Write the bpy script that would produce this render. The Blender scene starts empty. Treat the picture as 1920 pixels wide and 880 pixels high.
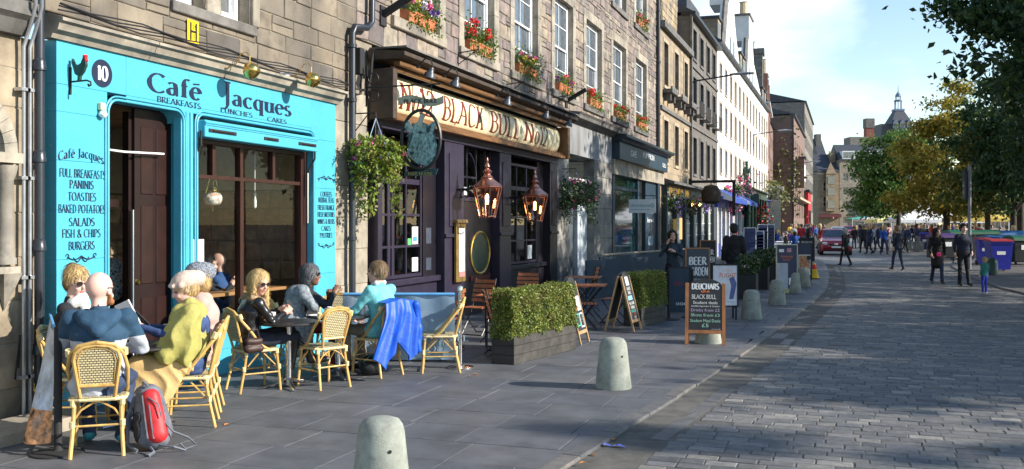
import bpy, math, random
import numpy as np
from mathutils import Vector, Matrix
R = math.radians
random.seed(7); RNG = np.random.default_rng(7)
SC = bpy.context.scene; COL = SC.collection
# ---------------------------------------------------------------- camera, sky, sun, exposure
F, HZ, PCX, CX0, CH = 1800.0, 420.0, 960.0, 7.0, 1.8      # focal length and principal point of the 1920 px wide photograph
PSI = math.atan(.35); CP, SP = math.cos(PSI), math.sin(PSI)
cam = bpy.data.cameras.new('camera'); camo = bpy.data.objects.new('camera', cam); COL.objects.link(camo)
cam.sensor_width = 36; cam.lens = F / 1920 * 36; cam.shift_y = -(440 - HZ) / 1920 * -1 * -1
cam.clip_start = .05; cam.clip_end = 3000
camo.location = (CX0, 0, CH); camo.rotation_euler = (R(90), 0, PSI); SC.camera = camo
SUN_EL, SUN_AZ = 26.5, 5.0                                # azimuth measured from +X towards +Y
sun = bpy.data.lights.new('sun', 'SUN'); suno = bpy.data.objects.new('sun', sun); COL.objects.link(suno)
sun.energy = 4.9; sun.angle = R(.53); sun.color = (1, .92, .8)
ce = math.cos(R(SUN_EL)); SUNDIR = Vector((ce * math.cos(R(SUN_AZ)), ce * math.sin(R(SUN_AZ)), math.sin(R(SUN_EL))))
suno.rotation_euler = SUNDIR.to_track_quat('Z', 'Y').to_euler(); suno.location = (40, 0, 40)
w = bpy.data.worlds.new('World'); SC.world = w; w.use_nodes = True
nt = w.node_tree; N = nt.nodes; Lk = nt.links; N.clear()
sky = N.new('ShaderNodeTexSky'); sky.sky_type = 'NISHITA'; sky.sun_disc = False
sky.sun_elevation = R(SUN_EL); sky.sun_rotation = R(90 - SUN_AZ); sky.air_density = 1.15; sky.dust_density = .0; sky.ozone_density = 1.7
bg = N.new('ShaderNodeBackground'); bg.inputs[1].default_value = .13; outw = N.new('ShaderNodeOutputWorld')
tcw = N.new('ShaderNodeTexCoord'); mpw = N.new('ShaderNodeMapping'); mpw.inputs['Scale'].default_value = (1, 1, 2.6)
mpw.inputs['Location'].default_value = (.30, .12, .0)
nz = N.new('ShaderNodeTexNoise'); nz.inputs['Scale'].default_value = 1.9; nz.inputs['Detail'].default_value = 7; nz.inputs['Roughness'].default_value = .52
rp = N.new('ShaderNodeValToRGB'); rp.color_ramp.elements[0].position = .57; rp.color_ramp.elements[1].position = .76
mxc = N.new('ShaderNodeMix'); mxc.data_type = 'RGBA'; mxc.inputs[7].default_value = (7.4, 7.7, 7.9, 1)
Lk.new(tcw.outputs['Generated'], mpw.inputs[0]); Lk.new(mpw.outputs[0], nz.inputs['Vector']);
vd = N.new('ShaderNodeVectorMath'); vd.operation = 'DISTANCE'; vd.inputs[1].default_value = (-.09, .975, .2); Lk.new(tcw.outputs['Generated'], vd.inputs[0])
mb_ = N.new('ShaderNodeMapRange'); mb_.inputs[1].default_value = .02; mb_.inputs[2].default_value = .19; mb_.inputs[3].default_value = .19; mb_.inputs[4].default_value = -.06; Lk.new(vd.outputs['Value'], mb_.inputs[0])
ad_ = N.new('ShaderNodeMath'); Lk.new(nz.outputs[0], ad_.inputs[0]); Lk.new(mb_.outputs[0], ad_.inputs[1]); Lk.new(ad_.outputs[0], rp.inputs[0])
Lk.new(rp.outputs[0], mxc.inputs[0]); Lk.new(sky.outputs[0], mxc.inputs[6]); Lk.new(mxc.outputs[2], bg.inputs[0]); Lk.new(bg.outputs[0], outw.inputs[0])
SC.view_settings.view_transform = 'Standard'; SC.view_settings.look = 'None'; SC.view_settings.gamma = 1; SC.view_settings.exposure = .78
SC.cycles.max_bounces = 6; SC.cycles.transparent_max_bounces = 12; SC.cycles.use_denoising = True
def at(px, py, z):                                         # the place z metres in front of the camera seen at this photograph pixel
 u = (px - PCX) / F; return Vector((CX0 + z * (u * CP - SP), z * (CP + u * SP), CH + (HZ - py) / F * z))
def gnd(px, py, h=0): return at(px, py, F * (CH - h) / (py - HZ))
def wal(px, py, x=0):                                      # (Y, Z) on the house-front plane X = x
 u = (px - PCX) / F; z = (CX0 - x) / (SP - u * CP); return z * (CP + u * SP), CH + (HZ - py) / F * z
# ---------------------------------------------------------------- objects
WL = {}                                                    # world location of every parent
def tag(o, label=None, cat=None, group=None, kind=None):
 if label: o['label'] = label
 if cat: o['category'] = cat
 if group: o['group'] = group
 if kind: o['kind'] = kind
 return o
def thing(name, label, cat, loc=(0, 0, 0), rz=0, group=None):
 o = bpy.data.objects.new(name, None); COL.objects.link(o); o.location = loc; o.rotation_euler = (0, 0, rz); o.empty_display_size = .1
 WL[o] = Vector(loc); return tag(o, label, cat, group)
def link(name, me, mat, parent=None, world=False, kind=None):
 mats = mat if isinstance(mat, (list, tuple)) else [mat]
 for m in mats: me.materials.append(m)
 o = bpy.data.objects.new(name, me); COL.objects.link(o)
 if parent is not None:
  o.parent = parent
  WL[o] = WL.get(parent, Vector())
  if world:
   d = WL[o]
   if d.length > 0: me.transform(Matrix.Translation(-d))
 if kind: o['kind'] = kind
 return o
def copy_tree(o, loc=None, rz=None, label=None, parent=None):
 c = o.copy(); COL.objects.link(c)
 if parent is not None: c.parent = parent
 if loc is not None: c.location = loc; WL[c] = Vector(loc)
 if rz is not None: c.rotation_euler = (0, 0, rz)
 if label: c['label'] = label
 for ch in list(o.children): copy_tree(ch, parent=c)
 return c
class MB:
 def __init__(s): s.v = []; s.f = []; s.m = []; s.mi = 0
 def add(s, vs, fs):
  n = len(s.v); s.v += [tuple(p) for p in vs]; s.f += [tuple(i + n for i in f) for f in fs]; s.m += [s.mi] * len(fs); return s
 def box(s, a, b):                                      # two opposite corners
  x0, y0, z0 = (min(a[i], b[i]) for i in range(3)); x1, y1, z1 = (max(a[i], b[i]) for i in range(3))
  return s.add([(x0, y0, z0), (x1, y0, z0), (x1, y1, z0), (x0, y1, z0), (x0, y0, z1), (x1, y0, z1), (x1, y1, z1), (x0, y1, z1)],
                     [(0, 3, 2, 1), (4, 5, 6, 7), (0, 1, 5, 4), (1, 2, 6, 5), (2, 3, 7, 6), (3, 0, 4, 7)])
 def obox(s, c, sx, sy, sz, mat=None):                  # oriented box: centre, sizes, 3x3 matrix
  m = mat or Matrix.Identity(3); c = Vector(c)
  vs = [c + m @ Vector((x * sx / 2, y * sy / 2, z * sz / 2)) for z in (-1, 1) for x, y in ((-1, -1), (1, -1), (1, 1), (-1, 1))]
  return s.add(vs, [(0, 3, 2, 1), (4, 5, 6, 7), (0, 1, 5, 4), (1, 2, 6, 5), (2, 3, 7, 6), (3, 0, 4, 7)])
 def bbox(s, a, b, e=.01):                              # box with chamfered edges
  x0, y0, z0 = (min(a[i], b[i]) for i in range(3)); x1, y1, z1 = (max(a[i], b[i]) for i in range(3))
  e = min(e, (x1 - x0) * .45, (y1 - y0) * .45, (z1 - z0) * .45)
  vs = []; idx = {}
  for i in (0, 1):
   for j in (0, 1):
    for k in (0, 1):
     X, Y, Z = (x0, x1)[i], (y0, y1)[j], (z0, z1)[k]; sx, sy, sz = 1 - 2 * i, 1 - 2 * j, 1 - 2 * k
     idx[i, j, k, 0] = len(vs); vs.append((X, Y + sy * e, Z + sz * e))
     idx[i, j, k, 1] = len(vs); vs.append((X + sx * e, Y, Z + sz * e))
     idx[i, j, k, 2] = len(vs); vs.append((X + sx * e, Y + sy * e, Z))
  fs = []
  for a_ in (0, 1):
   fs.append([idx[a_, 0, 0, 0], idx[a_, 0, 1, 0], idx[a_, 1, 1, 0], idx[a_, 1, 0, 0]][::(1 if a_ == 0 else -1)])
   fs.append([idx[0, a_, 0, 1], idx[1, a_, 0, 1], idx[1, a_, 1, 1], idx[0, a_, 1, 1]][::(1 if a_ == 0 else -1)])
   fs.append([idx[0, 0, a_, 2], idx[0, 1, a_, 2], idx[1, 1, a_, 2], idx[1, 0, a_, 2]][::(1 if a_ == 0 else -1)])
   for b_ in (0, 1):
    fs.append([idx[0, a_, b_, 1], idx[1, a_, b_, 1], idx[1, a_, b_, 2], idx[0, a_, b_, 2]])
    fs.append([idx[a_, 0, b_, 0], idx[a_, 1, b_, 0], idx[a_, 1, b_, 2], idx[a_, 0, b_, 2]])
    fs.append([idx[a_, b_, 0, 0], idx[a_, b_, 1, 0], idx[a_, b_, 1, 1], idx[a_, b_, 0, 1]])
  for i in (0, 1):
   for j in (0, 1):
    for k in (0, 1): fs.append([idx[i, j, k, 0], idx[i, j, k, 1], idx[i, j, k, 2]])
  return s.add(vs, fs)
 def tube(s, pts, r, n=8, r2=None, cap=True, sq=1.0):
  pts = [Vector(p) for p in pts]; K = len(pts)
  rs = r if isinstance(r, (list, tuple)) else [r + ((r2 if r2 is not None else r) - r) * i / max(1, K - 1) for i in range(K)]
  up = None; vs = []
  for i, p in enumerate(pts):
   d = (pts[min(i + 1, K - 1)] - pts[max(i - 1, 0)])
   d = d.normalized() if d.length > 1e-9 else Vector((0, 0, 1))
   if up is None: up = Vector((0, 0, 1)) if abs(d.z) < .9 else Vector((0, 1, 0))
   a = d.cross(up)
   if a.length < 1e-6: a = d.cross(Vector((1, 0, 0)))
   a.normalize(); b = a.cross(d).normalized(); up = b
   for k in range(n):
    t = 2 * math.pi * k / n; vs.append(p + a * math.cos(t) * rs[i] + b * math.sin(t) * rs[i] * sq)
  fs = [(i * n + k, i * n + (k + 1) % n, (i + 1) * n + (k + 1) % n, (i + 1) * n + k) for i in range(K - 1) for k in range(n)]
  if cap: fs += [tuple(range(n))[::-1], tuple((K - 1) * n + k for k in range(n))]
  return s.add(vs, fs)
 def lathe(s, prof, c=(0, 0, 0), n=16, sx=1, sy=1):     # prof: (radius, z)
  vs = [(c[0] + r * math.cos(2 * math.pi * k / n) * sx, c[1] + r * math.sin(2 * math.pi * k / n) * sy, c[2] + z) for r, z in prof for k in range(n)]
  fs = [(i * n + k, i * n + (k + 1) % n, (i + 1) * n + (k + 1) % n, (i + 1) * n + k) for i in range(len(prof) - 1) for k in range(n)]
  if prof[0][0] > 1e-4: fs.append(tuple(range(n))[::-1])
  if prof[-1][0] > 1e-4: fs.append(tuple((len(prof) - 1) * n + k for k in range(n)))
  return s.add(vs, fs)
 def prism(s, pts, a, b, axis):                         # polygon pts (2d) extruded between a and b along axis 0/1/2
  def P(p, t):
   q = [0, 0, 0]; q[axis] = t; o = [i for i in range(3) if i != axis]; q[o[0]], q[o[1]] = p; return q
  n = len(pts); vs = [P(p, a) for p in pts] + [P(p, b) for p in pts]
  return s.add(vs, [tuple(range(n))[::-1], tuple(range(n, 2 * n))] + [(i, (i + 1) % n, n + (i + 1) % n, n + i) for i in range(n)])
 def chip(s, o, u, v, n, w, h, d, e=.008, j=0):         # a stone: corner, two in-plane axes, normal; stands d proud with worn edges
  o, u, v, n = Vector(o), Vector(u), Vector(v), Vector(n); vs = []
  rr = lambda: random.uniform(-j, j) if j else 0
  C = [(0, 0), (w, 0), (w, h), (0, h)]; I = [(1, 1), (-1, 1), (-1, -1), (1, -1)]
  q = [(a + rr(), b + rr()) for a, b in C]
  for a, b in q: vs.append(o + u * a + v * b)
  for a, b in q: vs.append(o + u * a + v * b + n * (d - e))
  dd = d + rr() * .5
  for (a, b), (i, k) in zip(q, I): vs.append(o + u * (a + i * e) + v * (b + k * e) + n * (dd + rr() * .3))
  fs = [(8, 9, 10, 11)] + [(i, (i + 1) % 4, 4 + (i + 1) % 4, 4 + i) for i in range(4)] + [(4 + i, 4 + (i + 1) % 4, 8 + (i + 1) % 4, 8 + i) for i in range(4)]
  if u.cross(v).dot(n) < 0: fs = [f[::-1] for f in fs]
  return s.add(vs, fs)
 def quad(s, a, b, c, d): return s.add([a, b, c, d], [(0, 1, 2, 3)])
 def xf(s, m): s.v = [tuple(m @ Vector(p)) for p in s.v]; return s
 def build(s, name, mat, parent=None, world=False, smooth=False, kind=None):
  me = bpy.data.meshes.new(name); me.from_pydata(s.v, [], s.f)
  if isinstance(mat, (list, tuple)): me.polygons.foreach_set('material_index', s.m)
  if smooth: me.polygons.foreach_set('use_smooth', [True] * len(s.f))
  me.update()
  if smooth:
   try: me.set_sharp_from_angle(angle=R(42))
   except Exception: pass
  return link(name, me, mat, parent, world, kind)
def npmesh(name, v, q, mat, parent=None, world=False, smooth=False, kind=None, mi=None):
 me = bpy.data.meshes.new(name); k = q.shape[1]
 me.vertices.add(len(v)); me.vertices.foreach_set('co', np.ascontiguousarray(v, dtype=np.float32).ravel())
 me.loops.add(q.size); me.loops.foreach_set('vertex_index', np.ascontiguousarray(q, dtype=np.int32).ravel())
 me.polygons.add(len(q)); me.polygons.foreach_set('loop_start', np.arange(0, q.size, k, dtype=np.int32))
 if mi is not None: me.polygons.foreach_set('material_index', np.ascontiguousarray(mi, dtype=np.int32))
 if smooth: me.polygons.foreach_set('use_smooth', np.ones(len(q), dtype=bool))
 me.update(calc_edges=True); me.validate()
 return link(name, me, mat, parent, world, kind)
def leafmesh(name, P, size, mat, parent=None, world=False, kind='stuff', flat=.0, asp=.6, droop=0.):
 """P: N x 3 leaf places; every leaf is a small folded diamond of its own."""
 n = len(P); sz = size * RNG.uniform(.6, 1.3, n)[:, None]
 a = RNG.normal(size=(n, 3)); a[:, 2] = a[:, 2] * (1 - flat) - droop; a /= np.linalg.norm(a, axis=1)[:, None]
 b = RNG.normal(size=(n, 3)); b -= (b * a).sum(1)[:, None] * a; b /= np.linalg.norm(b, axis=1)[:, None]; c = np.cross(a, b)
 v = np.stack([P - a * sz * .5, P + b * sz * asp * .5 + c * sz * .12, P + a * sz * .5, P - b * sz * asp * .5 + c * sz * .12], 1).reshape(-1, 3)
 i = np.arange(n)[:, None] * 4; q = np.concatenate([np.hstack([i, i + 1, i + 2]), np.hstack([i, i + 2, i + 3])])
 return npmesh(name, v, q, mat, parent, world, False, kind)
# ---------------------------------------------------------------- materials
MC = {}
def M(name, col=(.5, .5, .5), rough=.7, metal=0, var=.12, scale=6, bump=0, bscale=60, cols=None, spec=.5, emit=0, streak=0, alpha=1, hue=None, coat=0, bdist=.01):
 if name in MC: return MC[name]
 m = bpy.data.materials.new(name); m.use_nodes = True; t = m.node_tree; n = t.nodes; l = t.links
 b = n['Principled BSDF']; b.inputs['Roughness'].default_value = rough; b.inputs['Metallic'].default_value = metal
 b.inputs['Specular IOR Level'].default_value = spec
 if coat: b.inputs['Coat Weight'].default_value = coat; b.inputs['Coat Roughness'].default_value = .08
 tc = n.new('ShaderNodeTexCoord'); src = None
 if cols:
  oi = n.new('ShaderNodeObjectInfo'); ge = n.new('ShaderNodeNewGeometry'); ad = n.new('ShaderNodeMath'); ad.operation = 'ADD'; fr = n.new('ShaderNodeMath'); fr.operation = 'FRACT'
  l.new(oi.outputs['Random'], ad.inputs[0]); l.new(ge.outputs['Random Per Island'], ad.inputs[1]); l.new(ad.outputs[0], fr.inputs[0])
  cr = n.new('ShaderNodeValToRGB'); e = cr.color_ramp.elements
  for i, c in enumerate(cols):
   if i >= 2: e.new(1)
   e[i].position = i / max(1, len(cols) - 1)
  for i, c in enumerate(cols): e[i].color = (*c, 1)
  l.new(fr.outputs[0], cr.inputs[0]); src = cr.outputs[0]
 if var or hue:
  no = n.new('ShaderNodeTexNoise'); no.inputs['Scale'].default_value = scale; no.inputs['Detail'].default_value = 6; no.inputs['Roughness'].default_value = .65
  mp = n.new('ShaderNodeMapping'); l.new(tc.outputs['Object'], mp.inputs[0]); l.new(mp.outputs[0], no.inputs['Vector'])
  if streak: mp.inputs['Scale'].default_value = (1, 1, 1 / streak) if streak > 0 else (1, 1 / -streak, 1)
  mr = n.new('ShaderNodeMapRange'); mr.inputs[1].default_value = .3; mr.inputs[2].default_value = .7; mr.inputs[3].default_value = 1 - var * 1.6; mr.inputs[4].default_value = 1 + var * 1.3
  l.new(no.outputs[0], mr.inputs[0]); mx = n.new('ShaderNodeMix'); mx.data_type = 'RGBA'; mx.blend_type = 'MULTIPLY'; mx.inputs[0].default_value = 1
  if src: l.new(src, mx.inputs[6])
  else: mx.inputs[6].default_value = (*col, 1)
  l.new(mr.outputs[0], mx.inputs[7]); src = mx.outputs[2]
  if hue:
   n2 = n.new('ShaderNodeTexNoise'); n2.inputs['Scale'].default_value = scale * .37; n2.inputs['Detail'].default_value = 5; l.new(mp.outputs[0], n2.inputs['Vector'])
   m3 = n.new('ShaderNodeMapRange'); m3.inputs[1].default_value = .52; m3.inputs[2].default_value = .68; l.new(n2.outputs[0], m3.inputs[0])
   m2 = n.new('ShaderNodeMix'); m2.data_type = 'RGBA'; l.new(m3.outputs[0], m2.inputs[0]); l.new(src, m2.inputs[6]); m2.inputs[7].default_value = (*hue, 1); src = m2.outputs[2]
 if src: l.new(src, b.inputs['Base Color'])
 else: b.inputs['Base Color'].default_value = (*col, 1)
 if bump:
  nb = n.new('ShaderNodeTexNoise'); nb.inputs['Scale'].default_value = bscale; nb.inputs['Detail'].default_value = 5; l.new(tc.outputs['Object'], nb.inputs['Vector'])
  bp = n.new('ShaderNodeBump'); bp.inputs['Strength'].default_value = bump; bp.inputs['Distance'].default_value = bdist; l.new(nb.outputs[0], bp.inputs['Height']); l.new(bp.outputs[0], b.inputs['Normal'])
 if emit: b.inputs['Emission Color'].default_value = (*col, 1); b.inputs['Emission Strength'].default_value = emit
 if alpha < 1: b.inputs['Alpha'].default_value = alpha
 MC[name] = m; return m
def glassmat(name, tint=(1, 1, 1), refl=.12, rough=.0, ior=1.5):
 m = bpy.data.materials.new(name); m.use_nodes = True; t = m.node_tree; n = t.nodes; l = t.links; n.clear()
 o = n.new('ShaderNodeOutputMaterial'); mx = n.new('ShaderNodeMixShader'); tr = n.new('ShaderNodeBsdfTransparent'); gl = n.new('ShaderNodeBsdfGlossy')
 tr.inputs[0].default_value = (*tint, 1); gl.inputs['Roughness'].default_value = rough; fr = n.new('ShaderNodeFresnel'); fr.inputs[0].default_value = ior
 ad = n.new('ShaderNodeMath'); ad.inputs[1].default_value = refl; ge = n.new('ShaderNodeNewGeometry'); iv = n.new('ShaderNodeMath'); iv.operation = 'SUBTRACT'; iv.inputs[0].default_value = 1; l.new(ge.outputs['Backfacing'], iv.inputs[1]); mu = n.new('ShaderNodeMath'); mu.operation = 'MULTIPLY'; l.new(fr.outputs[0], ad.inputs[0]); l.new(ad.outputs[0], mu.inputs[0]); l.new(iv.outputs[0], mu.inputs[1]); l.new(mu.outputs[0], mx.inputs[0]); l.new(tr.outputs[0], mx.inputs[1]); l.new(gl.outputs[0], mx.inputs[2]); l.new(mx.outputs[0], o.inputs[0])
 MC[name] = m; return m
# ---------------------------------------------------------------- smooth bodies: a distance field meshed by surface nets
def surfnet(f, org, h):
 ins = f < 0; nx, ny, nz = f.shape
 c = [ins[dx:nx - 1 + dx, dy:ny - 1 + dy, dz:nz - 1 + dz] for dx in (0, 1) for dy in (0, 1) for dz in (0, 1)]
 s = sum(a.astype(np.int8) for a in c); act = (s > 0) & (s < 8); ii = np.argwhere(act)
 idx = -np.ones(act.shape, dtype=np.int64); idx[act] = np.arange(len(ii))
 off = np.array([(dx, dy, dz) for dx in (0, 1) for dy in (0, 1) for dz in (0, 1)]); cv = np.stack([f[ii[:, 0] + o[0], ii[:, 1] + o[1], ii[:, 2] + o[2]] for o in off], 1)
 acc = np.zeros((len(ii), 3)); cnt = np.zeros(len(ii))
 for a in range(8):
  for b in range(a + 1, 8):
   if np.abs(off[a] - off[b]).sum() != 1: continue
   m = (cv[:, a] < 0) != (cv[:, b] < 0); t = np.zeros(len(ii)); t[m] = cv[m, a] / (cv[m, a] - cv[m, b])
   acc += m[:, None] * (off[a] + (off[b] - off[a]) * t[:, None]); cnt += m
 V = (ii + acc / cnt[:, None]) * h + org; Q = []
 for ax in range(3):
  sl0 = [slice(None)] * 3; sl1 = [slice(None)] * 3; sl0[ax] = slice(0, -1); sl1[ax] = slice(1, None)
  e = np.argwhere(ins[tuple(sl0)] != ins[tuple(sl1)]); o1, o2 = [i for i in range(3) if i != ax]
  e = e[(e[:, o1] > 0) & (e[:, o2] > 0) & (e[:, o1] < f.shape[o1] - 1) & (e[:, o2] < f.shape[o2] - 1)]
  def g(d1, d2): k = e.copy(); k[:, o1] += d1; k[:, o2] += d2; return idx[k[:, 0], k[:, 1], k[:, 2]]
  q = np.stack([g(-1, -1), g(0, -1), g(0, 0), g(-1, 0)], 1)
  flip = ins[e[:, 0], e[:, 1], e[:, 2]] != (ax == 1); q[~flip] = q[~flip][:, ::-1]; Q.append(q)
 return V, np.concatenate(Q)
def cap(a, b, ra, rb, lab=0, k=.03, side=None, wf=1, lab2=None): return ('c', np.array(a, float), np.array(b, float), ra, rb, lab, k, None if side is None else np.array(side, float), wf)
def ell(c, r, lab=0, k=.02, rot=None, neg=False): return ('e', np.array(c, float), np.array(r, float), rot, neg, lab, k)
def sdf_eval(prims, P, f, lb, lo=None, h=None):
 pass
def sdf_mesh(prims, h, noise=0, nscale=12):
 lo = np.full(3, 1e9); hi = np.full(3, -1e9)
 for p in prims:
  if p[0] == 'c':
   r = max(p[3], p[4]) * max(1, p[8]); pts = np.stack([p[1], p[2]]); a, b = pts.min(0) - r, pts.max(0) + r
  else:
   if p[4]: continue
   r = p[2].max(); a, b = p[1] - r, p[1] + r
  lo = np.minimum(lo, a); hi = np.maximum(hi, b)
 lo -= 3 * h; hi += 3 * h; n = np.ceil((hi - lo) / h).astype(int) + 1
 f = np.full(n, .3, dtype=np.float32); best = np.full(n, .3, dtype=np.float32); lb = np.zeros(n, dtype=np.int8)
 for p in prims:
  if p[0] == 'c': r = max(p[3], p[4]) * max(1, p[8]) + .05 + 2 * h; a = np.minimum(p[1], p[2]) - r; b = np.maximum(p[1], p[2]) + r
  else: r = p[2].max() + .04 + 2 * h; a = p[1] - r; b = p[1] + r
  i0 = np.maximum(0, np.floor((a - lo) / h).astype(int)); i1 = np.minimum(n, np.ceil((b - lo) / h).astype(int) + 1)
  if (i1 <= i0).any(): continue
  sl = tuple(slice(i0[j], i1[j]) for j in range(3))
  G = np.stack(np.meshgrid(*[lo[j] + h * np.arange(i0[j], i1[j]) for j in range(3)], indexing='ij'), -1)
  if p[0] == 'c':
   d = p[2] - p[1]; L = (d * d).sum() + 1e-12; t = np.clip(((G - p[1]) @ d) / L, 0, 1); q = G - p[1] - t[..., None] * d
   if p[7] is not None:
    sd = p[7] / np.linalg.norm(p[7]); c = q @ sd; q = q - (c * (1 - 1 / p[8]))[..., None] * sd
   v = np.sqrt((q * q).sum(-1)) - (p[3] + (p[4] - p[3]) * t); k = p[6]; lab = p[5]; neg = False
  else:
   q = G - p[1]
   if p[3] is not None: q = q @ np.array(p[3])
   k0 = np.sqrt(((q / p[2]) ** 2).sum(-1)); k1 = np.sqrt(((q / p[2] ** 2) ** 2).sum(-1)) + 1e-9; v = k0 * (k0 - 1) / k1; k = p[6]; lab = p[5]; neg = p[4]
  v = v.astype(np.float32); F0 = f[sl]
  if neg:
   hh = np.clip(.5 - .5 * (F0 + v) / k, 0, 1); f[sl] = F0 * (1 - hh) - v * hh + k * hh * (1 - hh)
  else:
   hh = np.clip(.5 + .5 * (v - F0) / k, 0, 1); f[sl] = v * (1 - hh) + F0 * hh - k * hh * (1 - hh)
   B = best[sl]; m = v < B; B[m] = v[m]; lb[sl][m] = lab
 if noise:
  G = np.stack(np.meshgrid(*[lo[j] + h * np.arange(n[j]) for j in range(3)], indexing='ij'), -1) * nscale
  f += noise * (np.sin(G[..., 0] * 1.3 + 2 * np.sin(G[..., 2] * .7)) * np.sin(G[..., 1] * 1.1 + 1.5 * np.sin(G[..., 0] * .6)) * np.cos(G[..., 2] * .5 + G[..., 0])).astype(np.float32)
 V, Q = surfnet(f, lo, h); C = V[Q].mean(1); ci = np.clip(np.round((C - lo) / h).astype(int), 0, n - 1)
 return V, Q, lb[ci[:, 0], ci[:, 1], ci[:, 2]]
def sdf_obj(name, prims, h, mats, parent=None, noise=0, nscale=12, world=False, pleat=None):
 V, Q, lb = sdf_mesh(prims, h, noise, nscale)
 if pleat:                                              # hanging folds that deepen downwards
  a, k, zt = pleat; n = np.cross(V[Q[:, 2]] - V[Q[:, 0]], V[Q[:, 3]] - V[Q[:, 1]]); N_ = np.zeros_like(V)
  for j in range(4): np.add.at(N_, Q[:, j], n)
  N_ /= np.linalg.norm(N_, axis=1)[:, None] + 1e-9; th = np.arctan2(V[:, 0], V[:, 1] + .05); w_ = 1 - 2 * np.abs(np.sin(th * k / 2 + 1.6 * np.sin(V[:, 2] * 7) + .8 * np.sin(V[:, 2] * 19))) ** .7
  V = V + N_ * (a * w_ * np.clip((zt - V[:, 2]) * 4, .15, 1))[:, None]
 if not isinstance(mats, (list, tuple)): mats = [mats]; lb[:] = 0
 return npmesh(name, V, Q, mats, parent, world, True, None, lb)
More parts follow.
